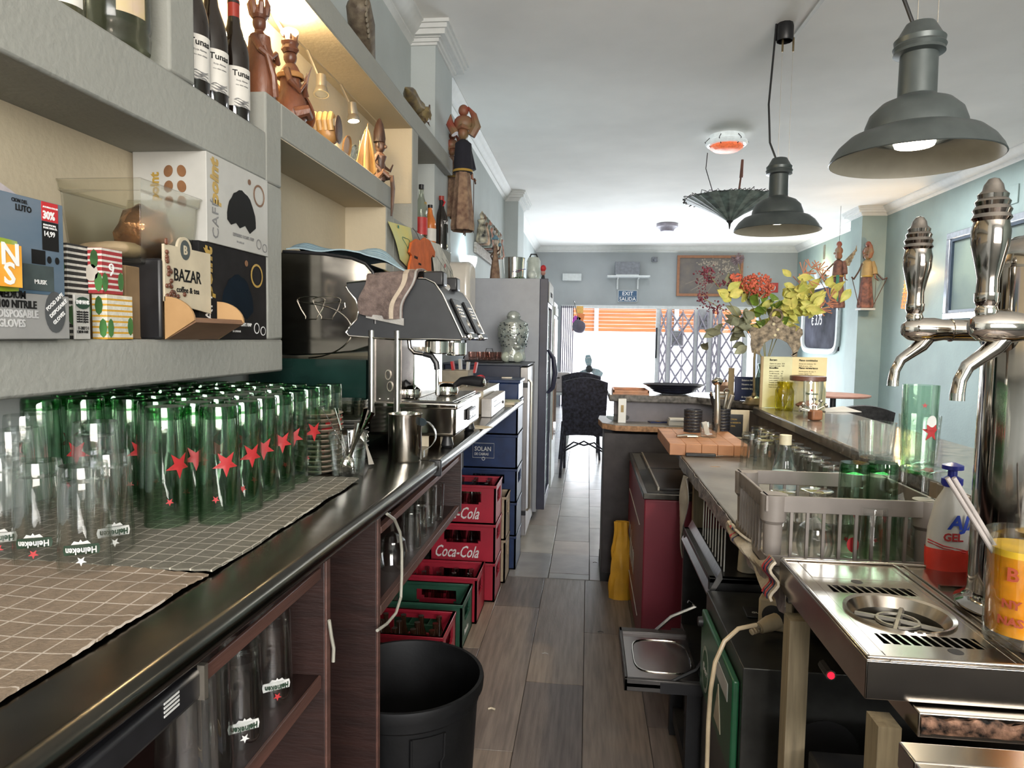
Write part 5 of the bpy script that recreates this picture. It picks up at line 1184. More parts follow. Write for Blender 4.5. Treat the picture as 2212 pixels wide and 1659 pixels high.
# on the tall fridge
z4=zt4+.001
def onf(u,y):return at(u,600,Y=y).x
tt=thing('steel_pot','shiny steel ice bucket on top of the grey fridge','pot',(onf(1110,5.3),5.3,z4));s_=(at(1110,558,Y=5.3).z-z4)
MB().shell([(.001,0),(.072,0),(.082,s_),(.086,s_+.002),(.079,s_),(.07,.004),(.001,.004)],n=30).build('bucket',mChrome,tt)
tt=thing('white_canister','white enamel watering can with dark hoop handle on the grey fridge','can',(onf(1152,5.42),5.42,z4));MB().lathe([(.05,0),(.055,.01),(.055,s_-.01),(.04,s_+.02),(.001,s_+.022)],n=26).build('can_body',mat('mint_enamel',(.50,.56,.52),.3),tt);MB().tube([(-.04,0,s_+.0),(-.02,0,s_+.045),(.02,0,s_+.045),(.04,0,s_)],.006,8).build('hoop_handle',mBlack,tt)
o=MB().ball((0,0,.033),.034,18,12).build('white_globe',mat('opal_glass',(.58,.64,.60),.2));o.location=(onf(1149,5.12),5.12,z4);tag(o,'pale opal glass ball in front of the watering can','globe')
tt=thing('flower_posy','small posy of pink rose and blue flowers on the grey fridge','flowers',(onf(1120,5.14),5.14,z4))
mPk=mat('rose_pink',(.62,.20,.27),.6,var=.3,scale=40);mBf=mat('cornflower_blue',(.12,.15,.42),.7,var=.3);mLfD=mat('sage_leaves',(.16,.26,.15),.6,var=.3)
for i in range(5):
    mb=MB()
    for k_ in range(5):
        a=2*PI*k_/5+i;mb.sheet(lambda p,q,a=a:((.006+.015*q)*math.cos(a+(p-.5)*1.3),(.006+.015*q)*math.sin(a+(p-.5)*1.3),.012*q-.01*q*q),4,3,.001)
    mb.build('petals',mPk if i<2 else mBf,tt,loc=(-.01+.022*(i%3)-.012*(i//3),-.02*(i%2),.055+.01*(i%3)))
for i in range(14):
    a=i*2.4;mb=MB(RZ(a));mb.sheet(lambda p,q:(.008+.05*q,(p-.5)*.02*math.sin(PI*min(.99,q+.02)),.055*q-.06*q*q+.01*i/14),3,5,.001);mb.build('leaf',mLfD,tt)
p=at(1070,545,Y=5.15)
tt=thing('wooden_doll','slim wooden puppet doll with blue hat standing on the grey fridge','figurine',(p.x,5.15,z4));s_=(at(1070,502,Y=5.15).z-z4)/.32;tt.scale=(s_,)*3
MB().lathe([(.034,0),(.03,.06),(.02,.14),(.012,.18),(.016,.20),(.010,.225),(.006,.235)],n=18,rip=.06,rn=6).build('dress',mBat,tt)
MB().ball((0,0,.255),(.016,.015,.02),12,8).build('head',mat('doll_face',(.42,.36,.30),.5),tt)
mb=MB();mb.lathe([(.022,.27),(.026,.278),(.012,.295),(.001,.305)],n=14);mb.ball((.03,0,.235),(.012,.01,.016),10,6);mb.build('hat',mat('blue_painted',(.13,.25,.32),.4),tt)
MB().tube([(-.012,.0,.19),(-.03,-.01,.16),(-.015,-.02,.13)],.005,6).tube([(.012,0,.19),(.03,-.01,.2),(.035,0,.23)],.005,6).build('arms',mCarvD,tt)
MB().tube([(.04,.01,-.0),(.035,.012,.3)],.0025,6).build('rod',mWhite,tt)
# wall lamp glowing
p=at(1022,575,X=XW+.09)
tt=thing('wall_lamp','white half bowl wall lamp shining a cold beam up the left wall','lamp',(XW,p.y,p.z-.08))
MB().sheet(lambda a,b:(.012+.11*math.sin(PI*a)*(1-(1-b)**2+.0001)**.5,-.13*math.cos(PI*a)*(1-(1-b)**2+.0001)**.5,.16*b),16,8,.004).build('lamp_bowl',mat('opal_lamp',(.75,.80,.80),.4,emit=1.2),tt)
MB().ball((.04,0,.10),.018,10,6).build('bulb',emitm('cool_bulb',(.8,.95,1),25),tt)
light('POINT','wall_lamp_light',(XW+.05,p.y,p.z+.09),3.5,(.72,.92,1),.03)
# frieze of painted dancers on wall and globe lamp
y0=yat(1027,XW+.03);y1=yat(1072,XW+.03);z0=at(1040,540,X=XW+.03);zA=at(1027,450,X=XW+.03).z;zBt=at(1027,520,X=XW+.03).z
tt=thing('painted_frieze','carved wall panel with a row of painted standing figures','wall panel',(XW,y0,zBt))
Lf=min(y1-y0,1.9);MB().box(.002,.03,0,Lf,-.10,0).build('carved_base',mat('white_carved_base',(.45,.42,.38),.6,col2=(.2,.16,.13),scale=12,stretch=(1,4,4)),tt,bev=.004)
fc=[(.5,.42,.30),(.45,.3,.2),(.3,.36,.3),(.5,.25,.18),(.42,.42,.4)]
hh=zA-zBt
for i in range(9):
    y=.08+i*(Lf-.16)/8;m_=mat('figure_paint_%d'%(i%5),fc[i%5],.6,var=.5,scale=14)
    mb=MB();mb.lathe([(.05,.0),(.06,.02),(.045,hh*.45),(.03,hh*.6),(.045,hh*.72),(.015,hh*.78)],c=(.066,y,0),n=10);mb.ball((.066,y,hh*.86),(.022,.024,.03),8,6);mb.lathe([(.026,hh*.9),(.001,hh*1.03)],c=(.066,y,0),n=8);mb.build('painted_figure',m_,tt)
# ================= RIGHT SIDE: BAR, WORK COUNTER AND MACHINES =================
ZB=1.04;XE=.79
def onb(u,v):return at(u,v,Z=ZB)
bN=.75
mGran=mat('polished_dark_stone',(.16,.15,.14),.16,var=.35,scale=34,coat=.3,bump=.04)
t=thing('bar_counter','dark speckled stone bar top with a chipped edge, turning a corner at the far end','bar',(XE,2.2,0))
def LB(p):return (p[0]-XE,p[1]-2.2)
cor=onb(1601,862);rf=at(1575,857,Z=ZB);rl=at(1316,852,Z=ZB)
top=[(XE,bN),(XE,3.40),(cor.x+.03,3.62),(.60,3.90),(rl.x,3.92),(rl.x,4.28),(1.17,4.28),(1.17,bN)]
MB().prism([LB(p) for p in top],ZB-.038,ZB,ax='z').build('bar_top',mGran,t,bev=.006)
MB().box(.03,.06,bN-2.2,1.7,.0,ZB-.039).build('front_panel',mat('bar_front_brown',(.10,.085,.075),.6,var=.2),t)
MB().box(rl.x+.03-XE,.35,3.98-2.2,4.02-2.2,.0,ZB-.039).build('return_panel',mat('mauve_grey_panel',(.20,.185,.20),.6,var=.06),t)
ch=MB();crumple(ch,(0.012,-.62,ZB-.012),(.012,.05,.012),.008,sd=3);ch.build('chipped_edge',mCore,t)
MB().sheet(lambda a,b:(-.006-.004*math.sin(40*a),-.75+a*.2,ZB-.038*b),20,3,.003).build('broken_laminate',mat('peeling_laminate',(.30,.24,.18),.6),t)
# lower wooden return counter with dark end panel
ze=.885
t=thing('return_cupboard','dark end cupboard with a curved chipboard edged top below the bar return','cupboard',(.35,4.0,0))
pb_=at(1297,1255,Z=0)
fy=pb_.y-4.0;fx=pb_.x-.35
MB().box(fx,.42,fy,.24,0.0,ze-.05).build('dark_panel',mat('dark_brown_panel',(.035,.03,.032),.55,var=.2),t,bev=.002)
MB().box(fx-.003,.42,fy-.004,.25,.0,.05).build('kick_strip',mBlackM,t)
pts=[(fx-.02,.24),(fx-.03,.08),(fx-.01,fy+.06),(fx+.06,fy-.02),(fx+.15,fy-.03),(.42,fy-.03),(.42,.24)]
MB().prism(pts,ze-.034,ze-.003,ax='z').build('chipboard_edge',mCore,t,bev=.002);MB().prism(pts,ze-.003,ze,ax='z').build('laminate_top',mat('grey_laminate',(.26,.25,.24),.4),t)
def onz(name,lab,cat,u,v,z,fn,dy=0,rz=0,X=None):
    p=at(u,v,Z=z);tt=thing(name,lab,cat,(p.x,p.y+dy,z+.0006),rz=rz);fn(tt);return tt
# things on the return
def f(tt):
    for i,(rx,ry,h,z) in enumerate(((.13,.10,.012,0),(.15,.11,.014,.013),(.165,.12,.016,.028),(.185,.13,.022,.045))):
        MB().shell([(.001,0),(.7,0),(.96,h*.8),(1,h),(.96,h),(.7,.004),(.001,.004)],n=32,sx=rx,sy=ry,c=(0,0,0)).build('platter',mBlack,tt) if False else None
first=None
pp=at(1452,849,Z=ZB)
for i,(rx,lab) in enumerate(((.125,'bottom black oval platter on the bar return'),(.14,'second black oval platter on the bar return'),(.16,'third black oval platter on the bar return'),(.185,'topmost and largest black oval platter on the bar return'))):
    o=MB().shell([(.001,0),(rx*.6,0),(rx*.9,.010),(rx,.019),(rx*.97,.020),(rx*.88,.013),(rx*.6,.004),(.001,.004)],n=36,sy=.62).build('oval_platter',mat('navy_black_ceramic',(.022,.024,.04),.25),loc=(pp.x,4.1,ZB+.001+.0125*i))
    tag(o,lab,'platter','oval platters on the bar return')
t=thing('wooden_tray','shallow orange brown wooden tray at the corner of the bar return','tray',(at(1357,843,Z=ZB).x,4.1,ZB+.0006))
MB().box(-.105,.10,-.13,.12,0,.008).build('tray_base',mat('orange_wood',(.42,.17,.06),.4,var=.2,stretch=(1,8,1)),t)
for a in ((-.105,-.095,-.13,.12),(.09,.10,-.13,.12),(-.105,.10,-.13,-.12),(-.105,.10,.11,.12)):MB().box(*a,.008,.024).build('rim',mat('orange_wood'),t,bev=.002)
t=thing('label_post','white upright strip standing on the lower return counter','post',(at(1343,913,Z=ze).x,3.90,ze+.0006));MB().box(-.022,.022,-.012,.012,0,.135).build('strip',mWhite,t,bev=.002);MB().box(-.008,.008,-.0135,-.012,.06,.10).build('label',mat('amber_label',(.4,.28,.1)),t)
t=thing('plastic_bag','crumpled clear plastic bag on the curved corner of the return','bag',(at(1325,905,Z=ze).x+.02,3.98,ze+.0006));crumple(MB(),(0,0,.022),(.07,.05,.02),.014,sd=7,fq=30).build('bag',glassm('bag_film',(.8,.84,.82),(.5,.55,.55),1.4,.15),t)
t=thing('blue_leaflet','dark blue brochure lying on the lower return counter','brochure',(at(1425,905,Z=ze).x,4.02,ze+.0006),rz=.2);MB().box(-.09,.12,-.08,.06,0,.006).build('cover',mat('navy_print',(.02,.03,.11),.3),t);MB().box(-.05,-.03,-.07,.05,.006,.0068).build('gold_band',mGold,t)
t=thing('napkin_box','white paper box beside the cutting board','box',(at(1462,918,Z=ze).x,3.86,ze+.0006));MB().box(-.05,.05,-.04,.04,0,.03).build('carton',mCard,t,bev=.002);MB().box(-.045,.06,-.05,.03,.0305,.04).build('sheet_pile',mWhite,t)
# ---- steel work counter
ZW=.88;XS=at(1525,1050,Z=ZW).x
yfar=at(1461,981,Z=ZW).y
t=thing('work_counter','worn stainless steel work counter with tattered edge behind the bar','counter',(XS,2.0,0))
MB().box(0,.415,1.34-2,yfar-2,ZW-.03,ZW).build('steel_top',mat('matt_worn_steel',(.30,.285,.26),.38,.75,var=.18,scale=5,bump=.12,bs=30),t,bev=.004)
MB().box(.0,.41,yfar+.002-2,3.55-2,ZW-.035,ZW).build('laminate_extension',mat('dark_laminate',(.11,.10,.10),.4,var=.15),t,bev=.003)
mb=MB()
mb.sheet(lambda a,b:(-.004+.006*NZ.noise(V((a*30,b*4,1))),1.34-2+a*(yfar-1.34),ZW-.004-b*(.045+.012*NZ.noise(V((a*18,0,0))))),60,4,.002);mb.build('torn_edge_strip',mat('torn_foil_edge',(.38,.34,.30),.35,.6,var=.4,scale=30,bump=.6),t)
for y_ in (2.64,):MB().box(.02,.06,y_-2,y_+.04-2,0,ZW-.035).build('leg',mat('pine_post',(.30,.24,.15),.7,var=.15,stretch=(6,6,.5)),t)
for u,v in ((1545,1008),(1630,1026)):
    p=at(u,v,Z=ZW);crumple(MB(),(p.x-XS,p.y-2,ZW+.0002),(.02,.006,.001),.002,sd=u,fq=60).build('worn_patch',mat('rust_patch',(.35,.22,.12),.8,var=.4),t)
# cutting board and what stands on it
c1=at(1446,983,Z=ZW);zt_b=ZW+.047
bw=at(1620,985,Y=c1.y).x-c1.x;bl=at(1421,925,Z=zt_b).y-c1.y
t=thing('cutting_board','thick end grain butcher block lying across the end of the work counter','cutting board',(c1.x+bw/2,c1.y+bl/2,ZW+.0006))
mBd=woodm('oiled_beech',(.48,.24,.12),(.33,.15,.075),(1,6,1),.45,6)
for i in range(5):MB().box(-bw/2+i*bw/5+.0004,-bw/2+(i+1)*bw/5-.0004,-bl/2,bl/2,0,.047).build('plank',mBd,t,bev=.002)
ZD=zt_b+.0008
def holder(lab,u,v,r,h):
    p=at(u,v,Z=ZD);tt=thing('woven_holder',lab,'holder',(p.x,p.y+r,ZD))
    MB().shell([(.001,0),(r,0),(r,h),(r*.93,h),(r*.93,.004),(.001,.004)],n=24,rip=.02,rn=12).build('holder_body',mat('black_weave',(.02,.022,.035),.5,var=.4,scale=60,bump=.8,bs=200),tt)
    mb=MB()
    for i in range(7):mb.shell([(r*1.0,.008+i*h/7.3),(r*1.05,.012+i*h/7.3),(r*1.0,.016+i*h/7.3)],n=24)
    mb.build('weave_ring',mBlack,tt);return tt
ha=holder('empty black woven cup on the cutting board, left one',1499,935,.041,.105)
hb=holder('black woven cup full of kitchen tools on the cutting board',1561,932,.041,.105)
q=hb.location
def tool(name,lab,cat,pts,r,m,extra=None):
    tt=thing(name,lab,cat,V(q)+V(pts[0])) ;o=V(pts[0]);MB().tube([V(p)-o for p in pts],r,10).build('handle',m,tt)
    if extra:extra(tt,o)
    return tt
tool('kitchen_knife','black handled knife leaning left in the tool cup','knife',[(-.012,0,.01),(-.045,-.01,.14),(-.055,-.012,.175)],[.004,.009,.009],mBlack,lambda tt,o:MB().tube([V((-.05,-.02,.165))-o,V((-.057,-.022,.185))-o],.006,8).build('steel_pommel',mChrome,tt))
tool('peeler','steel peeler with an open loop handle in the tool cup','peeler',[(.0,.01,.01),(.015,.0,.13),(.02,.0,.17)],[.005,.009,.007],mCut,lambda tt,o:MB().tube([V((.02+.011*math.cos(a),0,.185+.014*math.sin(a)))-o for a in [2*PI*i/12 for i in range(12)]],.003,6,closed=True).build('loop',mCut,tt))
tool('spatula','flat grey spatula leaning right in the tool cup','spatula',[(.01,-.01,.01),(.03,-.012,.12),(.045,-.014,.17)],[.004,.009,.011],mSat)
p=at(1550,905,Y=q.y-.07)
tt=thing('citrus_tongs','tall brushed steel squeezer standing between the two cups','squeezer',(p.x,q.y-.075,ZD));hs_=at(1545,816,Y=q.y-.07).z-ZD
MB().tube([(.0,0,.03),(-.002,0,.06),(-.005,0,hs_*.6),(-.008,0,hs_*.88)],[.012,.017,.012,.010],12).build('body',mSat,tt);crumple(MB(),(-.008,0,hs_*.93),(.022,.018,.02),.006,sd=4,fq=60).build('toothed_head',mChrome,tt);MB().tube([(.004,0,.0),(.002,0,.03)],[.008,.012],10).build('tip',mSat,tt)
p=at(1533,946,Z=ZD);tumbler('small_tumbler','small clear tumbler holding a bit of paper on the cutting board',(p.x,p.y+.03,ZD),.040,.062)
tt=thing('paper_scrap','small folded white paper inside the tumbler on the board','paper',(p.x-.005,p.y+.03,ZD+.014));MB().box(-.01,.01,-.004,.004,0,.055,M=Matrix.Rotation(-.3,4,'Y')).build('paper',mCard,tt)
p=at(1482,945,Z=ZD);tt=thing('corkscrew','folded steel corkscrew lying on the cutting board','corkscrew',(p.x,p.y,ZD+.006),rz=.35);MB().tube([(-.045,0,0),(0,0,.003),(.05,0,0)],[.005,.008,.006],8).build('handle',mCut,tt);MB().tube([(.0,-.012,0),(.045,-.02,0),(.06,-.01,.0)],.0025,6).build('lever',mSat,tt)
p=at(1480,968,Z=ZW);tt=thing('black_knife','long knife with black handle lying in front of the cutting board','knife',(p.x,c1.y-.025,ZW+.008));MB().box(-.03,.09,-.009,.009,-.006,.008).build('handle',mBlack,tt,bev=.003);MB().add([(.09,-.008,0),(.30,.008,0),(.09,.012,0),(.09,-.008,.002),(.30,.008,.002),(.09,.012,.002)],[(0,2,1),(3,4,5),(0,1,4,3),(1,2,5,4),(2,0,3,5)]).build('blade',mCut,tt)
# battery on the counter
p=at(1631,996,Z=ZW);tt=thing('battery','small blue and silver battery standing on the steel counter','battery',(p.x,p.y,ZW+.0006));MB().lathe([(.007,0),(.007,.018)],n=14).build('case',mat('blue_sleeve',(.02,.04,.18),.3),tt);MB().lathe([(.0072,.006),(.0072,.012)],n=14).build('band',mWP,tt)
# ---- glasses stored under the bar top
n_=0
for u,v in [(1668,940),(1690,950),(1712,960)]+[(1735+17*i,948+9.0*i) for i in range(10)]:
    y=XE and (.80*FPX/(u-1272)*.86)
for i in range(14):
    y=2.95-i*.094;x=.715+.004*(i%2)
    lab='faceted upturned glass in the row stored under the bar edge, %s from the far end'%ORD[i] if i<12 else 'faceted upturned glass at the near end of the row under the bar, %s'%('outer' if i==12 else 'last')
    if i==0:g0=tumbler('faceted_glass',lab,(x,y,ZW+.001),.038,.118,rip=.035,flip=True,group='faceted glasses under the bar edge')
    else:
        c=g0.copy();COL.objects.link(c);c.location=(x,y,ZW+.001);c['label']=lab
for i in range(12):
    c=g0.copy();COL.objects.link(c);c.location=(.635,2.75-i*.105 if i<3 else 9,ZW+.001)
    c['label']='faceted upturned glass of the outer row behind the water bottle, %s'%ORD[i]
    if i>2:bpy.data.objects.remove(c)
# water bottle
p=at(1697,1040,Z=ZW);y_=p.y
p2=at(1697,1003,Z=ZW)
y_=1.93;x_=at(1697,950,Y=y_).x;hb_=at(1697,940,Y=y_).z-ZW;k_=1
t=thing('water_bottle','small clear water bottle with cream cap behind the glass rack','water bottle',(x_,y_,ZW+.0006))
MB().shell([(.001,0),(.028,0),(.032,.008),(.032,hb_*.28),(.030,hb_*.30),(.032,hb_*.33),(.032,hb_*.55),(.024,hb_*.74),(.013,hb_*.86),(.013,hb_*.9)],n=24).build('bottle_body',glassm('pet_plastic',(.92,.95,.95),(.55,.6,.62)),t)
MB().lathe([(.0155,hb_*.88),(.0155,hb_),(.001,hb_)],n=20).build('cap',mat('cream_cap',(.66,.60,.42),.4),t);MB().lathe([(.0325,hb_*.33),(.0325,hb_*.54)],n=24).build('label',mat('blue_green_label',(.62,.66,.62),.4,col2=(.10,.32,.42),scale=40),t)
# ---- dish rack with glasses
cN=at(1662,1068,Z=1.035);yRn=cN.y;yRf=at(1592,1012,Z=1.035).y;xRl=cN.x-.004;xRr=at(2032,1092,Y=yRn).x
t=thing('dish_rack','large taupe plastic glass rack standing on the steel counter','rack',((xRl+xRr)/2,(yRn+yRf)/2,ZW+.001))
w2,d2,h2=(xRr-xRl)/2,(yRf-yRn)/2,.152
mRk=mat('taupe_plastic',(.20,.175,.155),.5,var=.06)
mb=MB();th=.004
for z0,z1,e in ((h2-.034,h2,.003),(0,.026,0)):
    mb.box(-w2-e,w2+e,-d2-e,-d2+th,z0,z1).box(-w2-e,w2+e,d2-th,d2+e,z0,z1).box(-w2-e,-w2+th,-d2,d2,z0,z1).box(w2-th,w2+e,-d2,d2,z0,z1)
mb.build('rack_bands',mRk,t,bev=.0015)
MB().box(-w2,w2,-d2,d2,0,.004).build('rack_floor',mRk,t)
for sx in(-1,1):
    for sy in(-1,1):
        MB().lathe([(.016,-.004),(.018,.03),(.0195,.09),(.026,.098),(.027,h2)],c=(sx*(w2-.018),sy*(d2-.018),0),n=20).build('corner_post',mRk,t)
bar=MB().box(-.003,.003,-.0028,.0028,.02,h2-.02).build('bar',mRk,t);bar.location=(-w2+.05,-d2,0)
def addbar(x,y):
    c=bar.copy();COL.objects.link(c);c.parent=t;c.location=(x,y,0)
n=int((2*w2-.08)/.032)
for s_ in(-1,1):
    for i in range(n):
        if s_==-1 and i==0:continue
        addbar(-w2+.05+i*.032,s_*d2)
for s_ in(-1,1):
    for i in range(8):addbar(s_*w2,-d2+.05+i*(2*d2-.1)/7)
RKZ=ZW+.006
def inr(u,v,y):return at(u,v,Y=y)
gl=[]
for i,(u,y,kind,lab) in enumerate(((1857,1.52,'g','green footed star glass upside down in the rack, left of its twin'),(1920,1.52,'g','green footed star glass upside down in the rack, right of its twin'),(1898,1.45,'s','short clear tumbler upside down before the green glasses in the rack'))):
    x=at(u,1030,Y=y).x
    if kind=='g':beer_glass('beer_glass',lab,(x,y+.03,RKZ),at(u,1000,Y=y+.03).z-RKZ,.033,-1.7,'green')
    else:tumbler('tumbler',lab,(x,y+.02,RKZ),.032,.13,flip=True)
for i,(u,v,y,lab) in enumerate(((1765,1058,1.50,'stemmed glass upside down near the left of the rack'),(1690,1060,1.60,'stemmed glass upside down in the far left corner of the rack'),(2000,1010,1.52,'tall stemmed glass upside down at the right of the rack, nearer one'),(1955,992,1.62,'tall stemmed glass upside down at the back right of the rack'))):
    p=at(u,v,Y=y);goblet('wine_goblet',lab,(p.x,y,RKZ),(p.z-RKZ)/.165)
for i,u in enumerate((1740,1800,1855,1968)):
    x=at(u,1120,Y=1.47).x
    if abs(i-3)<1:x+=.01
    tumbler('tumbler','low clear tumbler along the near side of the rack, %s from the left'%ORD[i],(x,yRn+.046+.0*i,RKZ),.026,.085,group='low tumblers in the rack')
p=at(1795,1100,Y=1.6)
for i in range(4):tumbler('tumbler','low clear tumbler in the back half of the rack, %s from the left'%ORD[i],(xRl+.12+.07*i,yRf-.045,RKZ),.028,.09,flip=True,group='back tumblers in the rack')
tt=[o for o in bpy.data.objects if o.get('label','').startswith('low clear tumbler along the near side of the rack, third')][0]
wrapshape(tt,'round_badge',mInkR,[(.012*math.cos(a),.016*math.sin(a)) for a in [2*PI*i/14 for i in range(14)]],.0255,.045,-1.7)
# tea towel hanging below the rack
mTT=stripem('cream_tea_towel',(.44,.38,.29),(.36,.07,.05),1,.20,.05,rough=.95)
P=[(1577,1132),(1592,1122),(1668,1225),(1690,1305)]
def ftt(a,b):
    u=lerp(1582,1680,a);v=lerp(1126,1215,a)+b*lerp(14,85,a**.7)
    p=at(u,v,X=XS-.012-.012*math.sin(7*a));return (p.x-.008*math.sin(9*b+6*a)-.006,p.y,p.z)
tt=thing('tea_towel','cream tea towel with red and blue stripes hanging from under the glass rack','towel',ftt(.5,0))
o=V(tt.location);MB().sheet(lambda a,b:V(ftt(a,b))-o,30,10,.005).build('towel_cloth',mat('cream_towel_cloth',(.46,.40,.31),.95,var=.1,scale=60,bump=.6,bs=200),tt)
for a0 in (.10,.155,.84,.875,.91,.945):MB().sheet(lambda a,b:V(ftt(a0+a*.014,b))-o+V((-.0035,0,0)),2,10,.002).build('woven_stripe',mInkR if a0 in(.10,.84,.91) else mat('navy_yarn',(.03,.035,.09),.9),tt)
# ---- drip tray station
ZT=.93
a1=at(1683,1208,Z=ZT);a2=at(1875,1424,Z=ZT);XT=(a1.x+a2.x)/2
t=thing('drip_tray','large stainless steel drip tray with slotted grilles and round drain','drip tray',(XT,a2.y,ZT-.055))
DY=a1.y-a2.y;WT=.452
mTr=mat('tray_steel',(.46,.42,.37),.2,1,var=.12,scale=7,bump=.06,bs=18)
def TZ(z):return z
# deck with real slots: strips around openings
mb=MB()
gx0,gx1=.03,.195;gy0,gy1=.03,.325
fr=[(0,gx0,0,DY),(gx1,WT,0,DY),(gx0,gx1,0,gy0),(gx0,gx1,gy1,DY)]
for x0,x1,y0_,y1_ in fr:mb.box(x0,x1,y0_,y1_,.052,.055)
mb.box(0,.003,0,DY,0,.053).box(0,WT,0,.003,0,.053).box(0,WT,DY-.003,DY,0,.053)
mb.build('tray_deck',mTr,t,bev=.001)
for a in ((0,.006,0,DY),(0,WT,0,.006),(0,WT,DY-.008,DY)):MB().box(*a,.055,.060).build('raised_rim',mTr,t,bev=.002)
MB().box(.003,WT,.003,DY-.003,0.001,.006).build('tray_well',mBlackM,t)
# slotted plate between gx0..gx1: rows at y near and far, drain in the middle
mb=MB();cx0=(gx0+gx1)/2;cy0=DY/2+.01;r0=.075
def rowslots(ya,yb):
    mb.box(gx0,gx0+.014,ya,yb,.050,.0545);xs_=gx0+.014
    nslot=10;pw_=(gx1-gx0-.028)/nslot
    for i in range(nslot):
        x=xs_+i*pw_;mb.add([(x+.010,ya,.050),(x+pw_,ya,.050),(x+pw_-.006,yb,.050),(x+.004,yb,.050),(x+.010,ya,.0545),(x+pw_,ya,.0545),(x+pw_-.006,yb,.0545),(x+.004,yb,.0545)],[(0,3,2,1),(4,5,6,7),(0,1,5,4),(1,2,6,5),(2,3,7,6),(3,0,4,7)])
    mb.box(gx1-.014,gx1,ya,yb,.050,.0545)
y1a,y1b=.055,.090;y2a,y2b=.255,.290
mb.box(gx0,gx1,gy0,y1a,.050,.0545).box(gx0,gx1,y2b,gy1,.050,.0545)
rowslots(y1a,y1b);rowslots(y2a,y2b)
# middle sheet with round hole
N=32;ring=[(cx0+r0*math.cos(2*PI*i/N),(y1b+y2a)/2+r0*math.sin(2*PI*i/N)) for i in range(N)]
def onrect(a):
    dx,dy=math.cos(a),math.sin(a);hx_,hy_=(gx1-gx0)/2,(y2a-y1b)/2;k=min(hx_/abs(dx) if abs(dx)>1e-6 else 9,hy_/abs(dy) if abs(dy)>1e-6 else 9);return (cx0+dx*k,(y1b+y2a)/2+dy*k)
r0=min(r0,(y2a-y1b)/2-.006);ring=[(cx0+r0*math.cos(2*PI*i/N+.0),(y1b+y2a)/2+r0*math.sin(2*PI*i/N)) for i in range(N)]
cs=sorted([2*PI*i/N for i in range(N)]);out=[onrect(a) for a in cs]
cn=[(gx1,y2a),(gx0,y2a),(gx0,y1b),(gx1,y1b)]
for q_ in cn:
    k=min(range(N),key=lambda i:(out[i][0]-q_[0])**2+(out[i][1]-q_[1])**2);out[k]=q_
vs=[(x,y,.0545) for x,y in ring]+[(x,y,.0545) for x,y in out]+[(x,y,.050) for x,y in ring]
mb.add(vs,[(i,(i+1)%N,N+(i+1)%N,N+i) for i in range(N)]+[(2*N+i,2*N+(i+1)%N,(i+1)%N,i) for i in range(N)])
mb.build('slotted_plate',mTr,t)
cy1=(y1b+y2a)/2
MB().shell([(r0-.012,.040),(r0-.002,.056),(r0+.004,.058),(r0+.004,.054)],c=(cx0,cy1,0),n=36).build('drain_rim',mTr,t)
MB().shell([(r0-.012,.040),(r0-.016,.03),(.001,.026)],c=(cx0,cy1,0),n=30).build('drain_bowl',mat('drain_dark',(.05,.045,.035),.3,.8),t)
mb=MB()
for k in range(4):
    a=PI/4+k*PI/2+.3;mb.tube([(cx0,cy1,.042),(cx0+(r0-.014)*math.cos(a),cy1+(r0-.014)*math.sin(a),.040)],.005,6)
mb.tube([(cx0+.03*math.cos(2*PI*i/16),cy1+.03*math.sin(2*PI*i/16),.042) for i in range(16)],.0035,6,closed=True);mb.build('drain_spider',mat('cast_grey',(.16,.15,.13),.4,.7),t)
for x_,y_ in ((cx0+.02,gy0+.012),(cx0-.01,gy1-.012)):MB().lathe([(.010,.0545),(.009,.0552),(.001,.0552)],c=(x_,y_,0),n=16).build('thumb_hole',mBlackM,t)
for x_ in (.205,.222):MB().box(x_,x_+.005,.0,DY,.055,.058).build('seam_bead',mTr,t,bev=.001)
MB().box(.235,WT,.30,.307,.055,.060).build('seam_bead',mTr,t)
ztop=ZT+.0006
# support under the tray: chipboard slab and posts, second sink
t=thing('sink_stand','steel clad chipboard slab with broken edge under the drip tray','counter',(XT,a2.y,0))
yn=.02
MB().box(.06,WT,-.02,DY,.838,.872).build('steel_clad_slab',mTr,t,bev=.002)
q=MB();q.sheet(lambda a,b:(.062+a*.5,-.022-.004*NZ.noise(V((a*40,b*5,0))),.846+b*(.02+.008*NZ.noise(V((a*25,3,0))))),60,4,.004);q.build('broken_chipboard',mat('broken_chipboard',(.36,.20,.13),.9,var=.5,scale=70,bump=1,bs=120),t)
mPine=mat('pine_post')
pp=at(1718,1500,Y=1.30)
MB().box(pp.x-.018-XT,pp.x+.018-XT,1.29-a2.y,1.33-a2.y,0,.838).build('post',mPine,t)
pp=at(1905,1600,Y=a2.y+.02);MB().box(pp.x-.014-XT,pp.x+.016-XT,.0,.04,0,.838).build('post',mPine,t)
ps=at(1940,1600,Y=.80)
t=thing('lower_sink','stainless steel sink basin in the bottom right corner below the drip tray','sink',(ps.x,.55,ps.z))
MB().box(0,.5,0,.27,-.004,0).build('sink_rim_plate',mTr,t,bev=.002) if False else None
mb=MB();Wk=.42;mb.box(0,Wk,0,.04,-.03,0).box(0,Wk,.21,.25,-.03,0).box(0,.04,.04,.21,-.03,0).box(Wk-.04,Wk,.04,.21,-.03,0).box(.02,Wk-.02,.02,.23,-.16,-.155).box(.035,.04,.03,.21,-.155,-.0).box(.035,Wk,.205,.21,-.155,0);mb.build('basin',mTr,t,bev=.006,seg=3)
